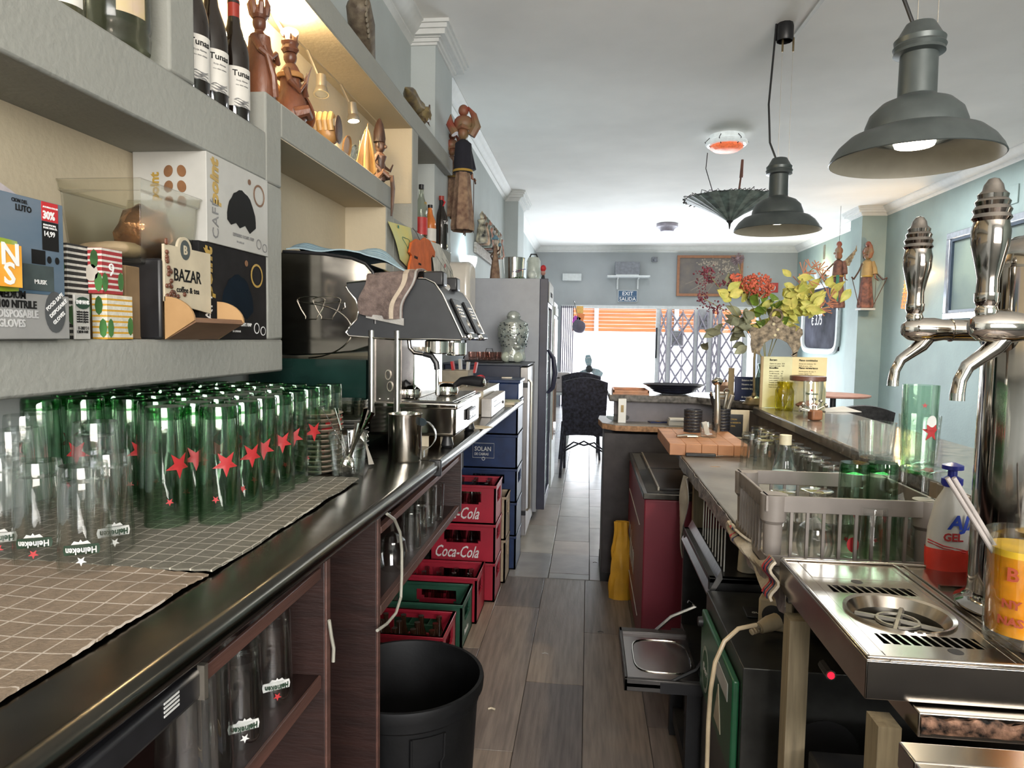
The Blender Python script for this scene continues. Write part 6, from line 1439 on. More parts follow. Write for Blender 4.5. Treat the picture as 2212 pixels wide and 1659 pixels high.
# ---- beer tower
TX,TY=.692,1.145
t=thing('beer_tower','polished steel beer tower column with domed slanted top','beer tower',(TX,TY,ZT+.0035))
rt=.078;ht=at(2150,492,Y=TY-.05).z-ZT
mTw=mat('mirror_steel',(.55,.51,.46),.07,1,var=.06)
N=40;mb=MB();vs=[];prf=[(1.22,0),(1.22,.006),(1.1,.012),(1.02,.02),(1,.03),(1,ht*.6),(1,ht*.9)]
mb.lathe([(rt*a,b) for a,b in prf],n=N)
# domed cap
for k,(a,b) in enumerate(((1,.0),(.985,.03),(.9,.06),(.7,.085),(.4,.10),(.001,.105))):pass
mb.shell([(rt,ht*.9),(rt*.985,ht*.9+.02),(rt*.88,ht*.9+.037),(rt*.6,ht*.9+.05),(.001,ht*.9+.055)],n=N)
mb.build('column',mTw,t)
MB().shell([(rt+.0005,ht*.78),(rt+.002,ht*.782),(rt+.0005,ht*.784)],n=N).build('seam_ring',mChrome,t)
MB().tube([(-.02+.028*math.cos(a),-rt-.004+abs(math.sin(a))*.0,.16+.09*math.sin(a)*1.0+.06) for a in [2*PI*i/28 for i in range(28)]],.0022,6,closed=True).build('reflection_outline',mChrome,t)  # bright reflection on the column, shaped as a thin chrome tube
def tap(tt,ox,oy,oz,s,xe):
    "faucet: barrel along x towards the aisle, handle up, spout down; ox,oy,oz = handle axis on the barrel"
    T_=Matrix.Translation((ox,oy,oz))@Matrix.Scale(s,4)
    bq=Matrix.Rotation(PI/2,4,'Y')
    e=(xe-ox)/s
    MB(T_@bq).lathe([(.001,-.018),(.010,-.017),(.017,-.008),(.020,.006),(.020,.03),(.017,.045),(.017,.055)],n=24).build('barrel',mTw,tt)
    MB(T_@bq).lathe([(.0175,.055),(.019,.056),(.019,.058),(.0175,.059),(.0175,e-.02),(.026,e-.018),(.026,e-.006)],n=24).build('shank',mTw,tt)
    MB(T_).lathe([(.011,.012),(.013,.02),(.011,.026),(.014,.032),(.014,.042)],n=20).build('collar',mTw,tt)
    MB(T_).lathe([(.0125,.042),(.012,.06),(.015,.075),(.0205,.10),(.0215,.118),(.019,.13),(.022,.134),(.0195,.139),(.0215,.144),(.018,.149),(.0195,.154),(.016,.158),(.017,.163),(.012,.168),(.0105,.175),(.006,.182),(.001,.184)],n=28).build('handle',mat('dark_chrome_handle',(.33,.30,.27),.1,1),tt)
    MB(T_).tube([(.022,0,-.012),(.012,0,-.026),(.0,0,-.036),(-.018,0,-.05),(-.026,0,-.068),(-.028,0,-.085)],[.012,.0115,.0095,.0085,.008,.0085],14).build('spout',mTw,tt)
    MB(T_).tube([(-.028,0,-.084),(-.028,0,-.0935)],[.0088,.0088],14).build('spout_tip',mChrome,tt)
p=at(1974,712,Y=1.12);tap(t,p.x-TX,1.12-TY,p.z-t.location.z,.93,-rt)
MB(Matrix.Translation((-rt+.01,1.12-TY,p.z-t.location.z))@Matrix.Rotation(PI/2,4,'Y')).lathe([(.033,-.02),(.033,-.012),(.02,-.008)],n=24).build('wall_flange',mTw,t)
t=thing('beer_tower','second steel beer tower at the right frame edge carrying the nearer tap','beer tower',(.735,.90,ZT+.0035))
mb=MB();mb.lathe([(.080,0),(.080,.006),(.07,.014),(.065,.03),(.065,.5),(.055,.54),(.03,.56),(.001,.565)],n=36);mb.build('column',mTw,t)
p=at(2128,706,Y=.90);tap(t,p.x-.735,0,p.z-t.location.z,.97,-.065)
# juice glass, straws, soap
gx,gy=.612,1.02
tt=thing('juice_glass','glass of orange juice with red lettering standing on the drip tray','glass',(gx,gy,ZT+.0035+.0015))
hg=at(2150,1145,Y=gy).z-tt.location.z
MB().shell([(.001,0),(.042,0),(.044,.004),(.0465,hg),(.0445,hg),(.0415,.016),(.001,.014)],n=36).build('glass_body',gClr,tt)
MB().lathe([(.0412,.0165),(.0435,hg*.80),(.001,hg*.80)],n=36).build('orange_juice',mat('orange_juice',(.80,.30,.012),.25,var=.12,scale=40,sss=.3),tt)
MB().lathe([(.0433,hg*.80),(.0436,hg*.86),(.001,hg*.86)],n=36).build('foam',mat('juice_foam',(.85,.52,.03),.5),tt)
for s_,z_2,sz in (('B',.66,.026),('NY',.42,.016),('NAS',.27,.016)):
    ob=txt(s_,sz,mat('rust_red_print',(.30,.05,.02),.6),tt,(0,0,0),UX,UZ,bold=.0006,align='CENTER')
    for v_ in ob.data.vertices:
        x,y,z=v_.co;a=-2.35+x/.046;v_.co=((.0472-y)*math.cos(a),(.0472-y)*math.sin(a),hg*z_2-.008+z)
for i in range(2):
    s_=thing('drinking_straw','grey paper straw in the juice glass, %s of the pair'%('left' if i==0 else 'right'),'straw',(gx,gy,ZT+.10),group=None)
    o=V(s_.location);b_=at(2150,1200,Y=gy-.0);tp=at(2046+14*i,1032,Y=gy);MB().tube([V((b_.x-.0+.008*i,gy+.004*i,b_.z))-o,tp-o],.0033,10).build('straw',mat('grey_straw',(.30,.27,.25),.5),s_)
y_=1.36;x_=at(2052,1120,Y=y_).x
t=thing('soap_bottle','white and red washing-up liquid bottle with blue cap behind the beer tower','bottle',(x_,y_,ZW+.0006));hs_=at(2070,1000,Y=y_).z-ZW
mb=MB();mb.lathe([(.030,0),(.036,.006),(.040,hs_*.3),(.038,hs_*.5),(.028,hs_*.7),(.014,hs_*.8),(.013,hs_*.83)],n=32,sy=.6);mb.build('bottle_body',mat('white_pe',(.58,.55,.50),.35,var=.03),t)
mb=MB();mb.shell([(.0315,.004),(.0372,.008),(.0412,hs_*.3),(.0411,hs_*.36)],n=32,sy=.6);mb.build('red_label',mat('bright_red_label',(.72,.05,.03),.35),t)
MB().lathe([(.015,hs_*.82),(.018,hs_*.84),(.018,hs_*.88),(.008,hs_*.9),(.008,hs_*.94),(.018,hs_*.95),(.018,hs_*.98),(.004,hs_)],n=20).build('blue_cap',mat('cobalt_cap',(.03,.04,.35),.35),t)
txt('AJAX',.036,mat('blue_ink',(.02,.06,.45),.5),t,(-.014,-.0245,hs_*.52),UX,UZ,bold=.001,shear=.2);txt('GEL',.02,mRedL,t,(-.022,-.0246,hs_*.43),UX,UZ,bold=.0006)
for i in range(2):MB().tube([(-.04,-.006,hs_*(.42-.02*i)),(-.02,-.0225,hs_*(.39-.018*i)),(.02,-.023,hs_*(.36-.015*i))],.0012,5).build('red_swoosh',mInkR,t)
# ---- dishwasher with open door
XD=.345
t=thing('glass_washer','open stainless glasswasher with its door folded down into the aisle','dishwasher',(XD,2.17,0))
MB().box(0,.42,-.26,.26,.10,.36).build('lower_body',mat('dark_washer_steel',(.06,.06,.06),.35,.8),t,bev=.003)
mb=MB();mb.box(0,.42,.24,.26,.36,.70).box(0,.42,-.26,-.24,.36,.70).box(.40,.42,-.24,.24,.36,.70).box(0,.42,-.26,.26,.685,.70);mb.build('chamber',MATS['dark_washer_steel'],t,bev=.002)
MB().add([(-.005,-.265,.655),(.03,-.265,.725),(.035,-.265,.70),(.0,-.265,.64),(-.005,.27,.655),(.03,.27,.725),(.035,.27,.70),(.0,.27,.64)],[(0,1,2,3),(7,6,5,4),(0,4,5,1),(1,5,6,2),(2,6,7,3),(3,7,4,0)]).build('control_strip',mSteel,t)
txt('ICE',.02,mat('light_grey_ink'),t,(.006,.02,.687),(0,-1,0),(.45,0,.9),bold=.0003)
zd=.387;d1=at(1350,1482,Z=zd);d2_=at(1345,1358,Z=zd)
dx=d1.x-XD;ya=-.25;yb=d2_.y-2.17
dr=MB().box(dx,-.005,ya,yb,zd-.02,zd-.004).build('door',mat('door_inner_steel',(.34,.31,.30),.22,1,var=.12,scale=5),t,bev=.003)
for a in ((dx,dx+.01,ya,yb),(dx,-.005,ya,ya+.014),(dx,-.005,yb-.03,yb)):MB().box(*a,zd-.03,zd+.006).build('door_edge',mat('door_edge_dark',(.10,.095,.09),.35,.8),dr,bev=.002)
rr_=[(dx+.12+.085*math.cos(a)*abs(math.cos(a)+1e-9)**-.5,(ya+yb)/2+.11*math.sin(a)*abs(math.sin(a)+1e-9)**-.5,zd-.003) for a in [2*PI*(i+.5)/32 for i in range(32)]]
MB().tube(rr_,.0025,6,closed=True).build('pressed_bead',mChrome,dr)
MB().tube([(dx+.12,yb,zd),(dx+.17,yb,zd+.05),(dx+.25,yb,zd+.09),(.0,yb,zd+.105)],.006,6).build('door_arm',mSteel,t);MB().box(dx+.10,-.0,ya-.002,ya+.004,zd-.03,zd-.0).build('seal',mBlack,dr)
MB().tube([(dx+.13,ya+.01,zd+.0),(dx+.2,ya+.01,zd+.04),(.0,ya+.01,zd+.08)],.005,6).build('door_arm',mBlack,t)
MB().box(-.03,.06,-.2,.2,.05,.10).build('base_rail',mBlackM,t);
for y_ in (-.2,.16):MB().box(-.04,.0,y_,y_+.04,0,.36).build('leg',mBlackM,t)
# cup on the washer
p=at(1614,1232,Z=.702);tumbler('paper_cup','beige paper cup standing upside down on the glasswasher',(p.x,p.y,.7015),.027,.085,'cup',m=mat('beige_cup',(.46,.41,.32),.7),flip=True)
# wire rack hanging under the counter
tt=thing('wire_rack','white wire rack hanging under the steel counter beside the tea towel','rack',(XS+.0,2.15,ZW-.2));
for i in range(9):MB().tube([(.006,-.18+i*.045,.16),(.006,-.18+i*.045,.0)],.002,6).build('wire',mWhite,tt)
MB().tube([(.006,-.19,.16),(.006,.2,.16)],.003,6).build('top_rod',mWhite,tt)
# hanging wipe at the counter corner
tt=thing('hanging_bag','pale plastic bag hanging from the corner of the steel counter over the freezer','bag',(XS-.01,2.62,.62))
MB().sheet(lambda a,b:(-.01+.012*math.sin(6*b+3*a),-.035+.07*a*(1-.3*b),.22-.30*b),6,14,.004).build('bag_film',mat('milky_film',(.42,.39,.34),.45,var=.2,scale=12,bump=.6),tt)
# ---- black beer cooler box with green panel
k1=at(1532,1273,Z=.67);k2=at(1597,1442,Z=.67)
yc0,yc1=k2.y,min(k1.y,1.895);xc0=(k1.x+k2.x)/2
t=thing('beer_cooler','dark steel beer cooler unit with green front panel beneath the glass rack','cooler',(xc0,(yc0+yc1)/2,0));hd=(yc1-yc0)/2
MB().box(0,.36,-hd,hd,.02,.67).build('housing',mat('dark_cooler_steel',(.065,.065,.06),.35,.7,var=.25,scale=9),t,bev=.002)
gp_=MB().box(-.016,-.001,-hd+.02,hd-.03,.42,.63).build('green_panel',mat('green_enamel_panel',(.012,.085,.035),.35),t,bev=.004)
UYn=(0,-1,0)
disc('round_sticker',mat('sticker_white_ring',(.35,.40,.34),.5),gp_,(-.0165,hd-.11,.50),UYn,UZ,.045,.06,hole=.82);disc('sticker_face',mat('sticker_green',(.04,.12,.06),.5),gp_,(-.0165,hd-.11,.50),UYn,UZ,.035,.048)
txt('Beer',.03,mWP,gp_,(-.0175,hd-.085,.49),UYn,UZ);MB().add([(-.0175,-.02,.45),(-.0175,-.10,.45),(-.0175,-.06,.55),(-.016,-.02,.45),(-.016,-.10,.45),(-.016,-.06,.55)],[(0,1,2),(5,4,3),(0,3,4,1),(1,4,5,2),(2,5,3,0)]).build('triangle_sticker',mSign,gp_)
MB().box(-.0172,-.016,-.16 if hd>.17 else -hd+.03,-.02,.56,.60).build('white_label',mWP,gp_)
MB().lathe([(.014,0),(.012,.012),(.001,.014)],M=T(-.016,hd-.045,.60)@Matrix.Rotation(-PI/2,4,'Y'),n=14).build('knob',mBlack,gp_)
wl_=MB().add([(-.001,-hd+.03,.10),(-.001,-hd+.13,.10),(-.001,-hd+.13,.25),(-.001,-hd+.10,.33),(-.001,-hd+.03,.24),(-.0025,-hd+.03,.10),(-.0025,-hd+.13,.10),(-.0025,-hd+.13,.25),(-.0025,-hd+.10,.33),(-.0025,-hd+.03,.24)],[(0,1,2,3,4),(9,8,7,6,5),(0,5,6,1),(1,6,7,2),(2,7,8,3),(3,8,9,4),(4,9,5,0)]).build('warning_label',mat('yellow_warning',(.50,.40,.06),.5),t)
for i in range(5):MB().box(-.0036,-.0026,-hd+.045,-hd+.115,.12+.022*i,.128+.022*i).build('label_print',mInk,wl_)
MB().box(-.0036,-.0026,-hd+.05,-hd+.11,.23,.27).build('label_print',MATS['grey_ink'],wl_)
mb=MB()
for k in range(16):mb.shell([(.012+.004*k,-.0),(.013+.004*k,-.002),(.014+.004*k,0)],M=T(.2,-hd-.001,.45)@Matrix.Rotation(PI/2,4,'X'),n=24) if False else None
MB().lathe([(.07,0),(.07,.003),(.001,.004)],M=T(.17,-hd,.50)@Matrix.Rotation(PI/2,4,'X'),n=28).build('fan_grille',mBlackM,t)
ZX=.6706
p=at(1640,1325,Z=ZX);tt=thing('black_coaster','small black card with white letters lying on the cooler','card',(p.x,p.y,ZX),rz=-.05);MB().box(-.035,.05,-.035,.03,0,.004).build('card',mBlack,tt,bev=.001);txt('GUINDA',.014,mWP,tt,(-.02,-.012,.0042),UX,UY)
p=at(1686,1372,Z=ZX)
tt=thing('power_socket','cream surface socket with a plug pushed in, on top of the cooler','socket',(p.x-.012,p.y+.02,ZX),rz=.1)
MB().box(-.035,.04,-.0,.045,0.0,.075,M=Matrix.Rotation(-.5,4,'Z')).build('socket_box',mat('cream_abs',(.50,.40,.26),.4),tt,bev=.006,seg=3)
MB(T(-.0,.0,.036)@Matrix.Rotation(-.5,4,'Z')@Matrix.Rotation(PI/2,4,'X')).lathe([(.026,0),(.026,.002),(.02,.003),(.001,.003)],n=24).build('socket_ring',mBlackM,tt)
tt=thing('power_plug','cream plug and cable drooping over the front of the cooler','plug',(p.x-.02,p.y-.005,ZX+.036))
o=V(tt.location);MB().tube([(.01,0,0),(-.012,-.012,-.004),(-.035,-.024,-.01)],[.018,.018,.013],12).build('plug_body',mat('cream_abs'),tt)
for i in range(4):MB().tube([(-.035-.006*i,-.024-.003*i,-.010-.002*i),(-.038-.006*i,-.0255-.003*i,-.011-.002*i)],.0095-.0008*i,10).build('strain_ring',mat('cream_abs'),tt)
pts=[V((-.035,-.024,-.01))]+[at(u,v,Y=y)-o for u,v,y in ((1632,1350,1.46),(1595,1358,1.44),(1565,1385,1.425),(1545,1430,1.42),(1535,1490,1.42),(1530,1560,1.42),(1527,1659,1.42),(1526,1760,1.42))]
MB().tube(pts,.0045,10).build('cable',mat('cream_abs'),tt)
# red glow of a pilot lamp under the tray
p=at(1795,1459,Y=1.2);tt=thing('pilot_lamp','small glowing red pilot lamp in the dark under the drip tray','lamp',(p.x,1.2,p.z));MB().ball((0,0,0),.006,10,6).build('lamp_lens',emitm('red_glow',(1,.008,.02),2.2),tt);MB().tube([(0,.0,0),(0,.04,0)],.009,8).build('holder',mBlack,tt)
t=thing('keg_equipment','dark machine block standing under the drip tray','machine',(.60,1.16,0))
MB().box(-.18,.2,-.1,.12,.0,.6).build('block',mBlackM,t,bev=.004)
MB().box(-.181,-.175,-.08,.1,.3,.5).build('grille',mat('dark_grille',(.03,.03,.03),.6),t)
# ---- red freezer
yf0=2.76;xf0=at(1393,1062,Y=yf0).x;zf0=at(1393,1062,Y=yf0).z
t=thing('beer_chest_cooler','dark red beer brand chest cooler with sliding black steel lids','cooler',(xf0+.30,yf0+.5,0))
MB().box(-.30,.30,-.5,.5,.06,zf0-.03).build('cabinet',mat('dark_red_enamel',(.17,.018,.032),.45,var=.1,scale=4),t,bev=.006)
MB().box(-.306,.306,-.506,.506,zf0-.03,zf0-.006).build('steel_rim',mSteelD,t,bev=.003)
MB().box(-.29,.29,-.49,.49,zf0-.006,zf0-.004).build('well_cover',mBlackM,t)
for i in range(2):
    ld=MB().box(-.24,.26,-.45+.45*i,-.02+.45*i,zf0-.004,zf0+.006).build('sliding_lid',mat('black_lid_steel',(.07,.065,.065),.3,.8),t,bev=.002);MB().box(-.245,-.238,-.45+.45*i,-.02+.45*i,zf0-.004,zf0+.01).build('lid_grip',mSat,ld)
MB().box(-.28,.28,-.48,.48,0,.06).build('plinth',mBlackM,t)
txt('Mahou',.24,mWP,t,(-.3015,.40,.24),UYn,UZ,bold=.001,shear=.25,xs=.62)
for z_3 in (.16,.56):MB().tube([(-.302,.42,z_3),(-.302,-.30,z_3)],.002,5).build('white_line',mWP,t)
MB().tube([(.12+.05*math.cos(a),-.5015,.42+.10*math.sin(a)) for a in [PI*.5+PI*i/10 for i in range(11)]],.002,5).build('bottle_outline',mat('light_grey_ink'),t);MB().box(.12,.145,-.502,-.5,.38,.47).build('bottle_print',mat('pink_print',(.42,.2,.22),.5),t)
# yellow bag
p=at(1340,1297,Z=0);tt=thing('yellow_bag','crumpled yellow plastic bag leaning on the end cupboard','bag',(p.x,p.y+.03,0.001))
hb2=at(1340,1130,Y=p.y).z
def fy(a,b):
    an=2*PI*a;r_=.05*(1-.38*b)+.014*NZ.noise(V((3*math.cos(an),3*math.sin(an),b*4)));return (r_*1.15*math.cos(an)+.0*b,r_*.6*math.sin(an),b*hb2)
MB().sheet(fy,26,18,.003).build('bag_film',mat('yellow_film',(.60,.33,.03),.4,var=.15,scale=8,bump=.8,bs=14),tt)
# ---- things on the bar top
def bar_x(u,y):return at(u,800,Y=y).x
tumbler('tumbler','frosted looking clear tumbler on the bar, left of the tall star glass',(at(1894,940,Y=1.96).x,1.96,ZB+.0006),.048,.098)
tumbler('tumbler','clear tumbler on the bar behind the tall star glass',(at(1984,940,Y=1.90).x+.004,1.905,ZB+.0006),.050,.125)
g=beer_glass('beer_glass','tall green footed beer glass with red star standing upright on the bar',(at(1990,900,Y=1.765).x-.004,1.765,ZB+.0006),at(1990,832,Y=1.765).z-ZB,.040,-1.25,'green',up=True)
wrapshape(g,'round_badge',mWP,[(.013*math.cos(a),.017*math.sin(a)) for a in [2*PI*i/18 for i in range(18)]],.041,.125,-1.3);wrapshape(g,'badge_band',mStar,[(-.012,-.016),(.0,-.0165),(.012,-.016),(.013,-.003),(-.013,-.003)],.0415,.123,-1.3)
yj_=3.24;x_=at(1744,850,Y=yj_).x
tt=thing('cookie_jar','wide clear glass jar with flat dark brown lid holding a few biscuits','jar',(x_,yj_,ZB+.0006));hj=at(1744,812,Y=yj_).z-ZB
MB().shell([(.001,0),(.06,0),(.076,.01),(.078,hj*.6),(.066,hj*.8),(.066,hj*.86),(.063,hj*.86),(.063,hj*.78),(.074,hj*.6),(.072,.014),(.001,.008)],n=30).build('jar_body',gClr,tt)
MB().lathe([(.074,hj*.86),(.077,hj*.88),(.077,hj*.99),(.073,hj),(.001,hj)],n=30).build('lid',mat('brown_lid',(.12,.05,.035),.4),tt)
tag(crumple(MB(),(0,0,0),(.05,.045,.014),.012,sd=6,fq=40).build('biscuits',mat('biscuit_brown',(.30,.12,.06),.8,var=.3),loc=(x_,yj_,ZB+.030)),'few reddish biscuits at the bottom of the lidded jar','biscuits')
yv=3.28;x_=at(1697,850,Y=yv).x-.01
tt=thing('ribbed_jar','small yellow ribbed glass jar between the menu and the lidded jar','jar',(x_,yv-.02,ZB+.0006));MB().shell([(.001,0),(.036,0),(.04,.02),(.04,.09),(.03,.11),(.034,.13),(.03,.13),(.027,.11),(.036,.09),(.001,.01)],n=24,rip=.04,rn=12).build('jar_body',glassm('yellow_glass',(.85,.80,.22),(.45,.42,.05)),tt)
tumbler('tall_glass','tall clear glass with a small print in front of the lidded jar',(at(1755,870,Y=2.93).x,2.93,ZB+.0006),.038,at(1755,824,Y=2.93).z-ZB)
o=[o for o in bpy.data.objects if o.get('label','').startswith('tall clear glass with a small print')][0];roundtxt(o,'Heineken',.013,mBP,.0385,.10,-2.0,bold=.0004);wrapshape(o,'small_star',mStar,star(.006),.0385,.118,-2.0)
# menu booklet
ym=3.40
tt=thing('menu_booklet','open cream menu booklet standing upright on the bar','menu',(at(1708,860,Y=ym).x,ym,ZB+.0006))
hm=at(1700,771,Y=ym).z-ZB;mMenu=mat('menu_paper',(.60,.58,.36),.6,var=.05);mMenu2=mat('menu_paper_yellow',(.66,.56,.30),.6,var=.05)
wl2=tt.location.x-at(1641,850,Y=ym).x;wr2=at(1781,850,Y=ym).x-tt.location.x
Ml=RZ(.22);Mr=RZ(-.12)
lp=MB(Ml).box(-wl2,0,-.002,.002,0,hm).build('left_page',mMenu,tt);rp2=MB(Mr).box(0,wr2,-.002,.002,0,hm).build('right_page',mMenu2,tt)
MB(Ml).box(-wl2-.012,-wl2,-.003,.004,0,hm*1.005).build('cover_edge',mat('kraft_cover',(.35,.26,.14),.7),tt)
def menutext(Mx,x0,par,rows):
    z=hm*.92
    for s_,sz,b_ in rows:
        p_=Mx@V((x0,-.0026,z));U2=Mx.to_3x3()@V((1,0,0));txt(s_,sz,mInk,par,p_,U2,UZ,bold=b_,xs=.9);z-=sz*1.25
body=[('Burgers',.013,.0004)]+[('Clasica con queso   8,50',.0085,0),('Vegetal de la casa   9,00',.0085,0)]+[('Bocadillos',.012,.0004)]+[('Jamon y tomate ..... 4,5',.0085,0),('Tortilla francesa .. 4,0',.0085,0),('Pollo y queso ...... 5,0',.0085,0),('Atun y pimiento .... 4,5',.0085,0),('Lomo y queso ....... 5,0',.0085,0),('Tostadas variadas .. 3,5',.0085,0),('Ensalada mixta ..... 6,5',.0085,0),('Todos con pan casero',.0075,0)]
menutext(Ml,-wl2+.03,lp,body);menutext(Mr,.03,rp2,[('Platos combinados',.012,.0004),('Arroz con verduras  9,5',.0085,0),('Pollo al curry  10,5',.0085,0),('Platos vegetarianos',.012,.0004),('Hamburguesa de soja  9',.0085,0),('Lasana vegetal  9,5',.0085,0)])
# arch ornament on brass foot, with the flower bunch
yv=3.50
def PV(u,v):return at(u,v,Y=yv)
b0=PV(1628,868)
tt=thing('brass_arch_stand','brass stand with engraved scalloped arch topped by a ring','stand',(b0.x,yv,ZB+.0006));o=V(tt.location)
MB().lathe([(.05,0),(.054,.006),(.04,.02),(.036,.035),(.012,.045),(.009,.06)],n=26).build('foot',mat('old_brass',(.30,.23,.13),.35,.8,var=.2),tt)
def pv(u,v):p=PV(u,v)-o;return (p.x,p.z)
MB().tube([(0,0,.05),(pv(1629,780)[0],0,pv(1629,780)[1]),(pv(1631,755)[0],0,pv(1631,755)[1])],.006,10).build('pole',mat('old_brass'),tt)
arc=[(1624,762),(1621,745),(1622,728),(1618,712),(1627,706),(1641,710),(1655,700),(1664,690),(1668,684),(1677,683),(1686,690),(1692,700),(1706,707),(1722,703),(1733,712),(1734,722),(1727,732),(1730,745),(1722,762),(1712,768),(1709,752),(1700,740),(1686,733),(1675,731),(1662,734),(1650,742),(1643,755),(1640,766)]
MB().prism([pv(*q) for q in arc],-.004,.004).build('arch_plate',mat('engraved_bronze',(.24,.19,.13),.5,.5,var=.4,scale=45,bump=1,bs=120),tt)
MB().prism([pv(*q) for q in ((1709,766),(1722,760),(1722,772),(1712,775))],-.004,.004).build('arch_foot',mat('engraved_bronze'),tt)
MB().tube([(pv(1716,772)[0],0,pv(1716,772)[1]),(pv(1716,772)[0],0,.004)],.005,8).build('pole',mat('old_brass'),tt)
p=pv(1677,683);MB().tube([(p[0]+.028*math.cos(a),0,p[1]+.032*math.sin(a)) for a in [2*PI*i/16 for i in range(16)]],.006,6,closed=True).build('ring_finial',mat('engraved_bronze'),tt)
for q in ((1671,700),(1680,712),(1674,724)):p=pv(*q);MB().lathe([(.007,-.0046),(.007,.0046)],M=T(p[0],0,p[1])@Matrix.Rotation(PI/2,4,'X'),n=10).build('pierced_dot',mat('pale_gold',(.5,.42,.2),.4),tt)
# flower bunch
yfl=3.62
def PF(u,v,dy=0):return at(u,v,Y=yfl+dy)
vb=PF(1655,775)
tt=thing('flower_arrangement','large dried flower arrangement with coral blooms and yellow variegated leaves','flowers',(vb.x,yfl,ZB+.0006));o=V(tt.location)
MB().shell([(.001,0),(.05,0),(.055,.02),(.05,.12),(.035,.18),(.04,.2),(.036,.2),(.03,.17),(.001,.02)],n=24).build('vase',glassm('vase_glass',(.62,.72,.66),(.3,.36,.3)),tt)
cen=V((0,0,.19))
mStem=mat('pale_stem',(.28,.26,.10),.7);mYL=mat('yellow_variegated_leaf',(.66,.58,.17),.55,var=.3,scale=25,col2=(.42,.45,.10));mGL=mat('fresh_green_leaf',(.20,.33,.05),.5,var=.2);mGyL=mat('grey_green_leaf',(.30,.31,.20),.7,var=.25);mBr=mat('maroon_berry',(.22,.035,.06),.5,var=.3);mCo=mat('coral_bloom',(.62,.13,.07),.6,var=.35,scale=60);mTn=mat('salmon_tip',(.55,.22,.12),.6)
def leaf(base,d,L,W,m,nm='leaf',curl=.25):
    d=V(d).normalized();s_=d.cross(V((R.uniform(-.3,.3),-1,R.uniform(-.2,.4)))).normalized();n_=s_.cross(d)
    MB().sheet(lambda a,b:V(base)+d*L*b+s_*(a-.5)*W*math.sin(PI*min(.995,max(.005,b**.8)))+n_*curl*L*(b*b)*-.5+n_*abs(a-.5)*W*.4,3,6,.0012).build(nm,m,tt)
FR=random.Random(5)
# yellow leaves cloud
for i in range(100):
    u=1660+FR.gauss(42,38);v=658+FR.gauss(0,26)-(u-1660)*.12
    if u<1690 and v<662:u+=55;v+=22
    if v<590:v=612
    p=PF(u,v,FR.uniform(-.09,.12))-o
    leaf(p,(FR.uniform(-.2,1),FR.uniform(-1,.2),FR.uniform(-.5,.8)),FR.uniform(.055,.095),FR.uniform(.03,.045),mYL)
for i in range(12):
    p=PF(1625+FR.uniform(0,55),640+FR.uniform(0,60),FR.uniform(-.06,.06))-o;leaf(p,(FR.uniform(-1,1),-1,FR.uniform(-.4,.6)),.085,.06,mGL)
for i in range(26):
    u=1600+FR.gauss(0,30);v=700+FR.gauss(0,20);p=PF(u,v,FR.uniform(-.08,.08))-o;leaf(p,(FR.uniform(-1,.2),FR.uniform(-1,.3),FR.uniform(-.7,.5)),FR.uniform(.07,.11),.045,mGyL)
for i in range(16):
    u=1570+FR.uniform(0,60);v=615+FR.uniform(0,45);p=PF(u,v,FR.uniform(-.05,.05))-o;leaf(p,(FR.uniform(-1,1),-.5,FR.uniform(-.2,1)),.075,.05,mYL if i%2 else mGyL)
# coral bloom cluster
mb=MB()
for i in range(230):
    a=FR.uniform(0,2*PI);rr2=FR.random()**.5;u=1635+rr2*36*math.cos(a)*1.05;v=617+rr2*27*math.sin(a);p=PF(u,v,-.13+.09*(rr2**2))-o
    mb.ball(p,FR.uniform(.005,.0085),6,4)
for i in range(70):
    a=FR.uniform(0,2*PI);rr2=FR.random()**.5;p=PF(1590+rr2*14*math.cos(a),600+rr2*9*math.sin(a),-.02)-o;mb.ball(p,.006,6,4)
q=mb.build('coral_flowerhead',mCo,tt);q['kind']='stuff'
mb=MB()
for cxx,cyy,rx_,ry_,n in ((1525,590,22,18,70),(1535,605,20,12,40),(1518,645,14,22,60),(1545,665,22,14,50),(1560,612,16,8,25)):
    for i in range(n):
        p=PF(cxx+FR.gauss(0,rx_*.5),cyy+FR.gauss(0,ry_*.5),FR.uniform(-.04,.04))-o;mb.ball(p,FR.uniform(.003,.0055),6,4)
q=mb.build('berry_spray',mBr,tt);q['kind']='stuff'
def stem(pts,r=.0022,m=None):MB().tube([cen]+[PF(u,v,d)-o for u,v,d in pts],r,6).build('stem',m or mStem,tt)
for pts in ([(1600,690,0),(1560,630,0),(1530,590,0)],[(1610,700,0),(1565,670,0),(1520,645,0)],[(1640,680,0),(1640,640,0),(1636,610,0)],[(1650,700,0),(1610,640,0),(1595,570,0)],[(1680,690,0),(1720,640,0),(1745,590,0),(1765,572,0)],[(1690,700,0),(1740,675,0),(1790,662,0)],[(1680,690,0),(1730,650,0),(1780,625,0)]):stem(pts)
p=PF(1593,560)-o;mb=MB();mb.ball(p,.014,10,8)
for i in range(90):
    d=V((FR.gauss(0,1),FR.gauss(0,1),FR.gauss(0,1))).normalized();mb.tube([p+d*.012,p+d*.034],[.0012,.0016],4)
q=mb.build('allium_head',mat('allium_grey_violet',(.25,.20,.24),.7),tt)
mb=MB()
for cxx,cyy in ((1735,590),(1752,578),(1768,583),(1745,605),(1725,610),(1775,600),(1785,655),(1770,668),(1792,645),(1758,640)):
    for i in range(7):
        a=FR.uniform(-.9,2.4);q0=PF(cxx,cyy)-o;L_=FR.uniform(.03,.06);mb.tube([q0,q0+V((math.cos(a),FR.uniform(-.3,.3),math.sin(a)))*L_],[.0016,.003],5)
mb.build('slender_blossoms',mTn,tt)
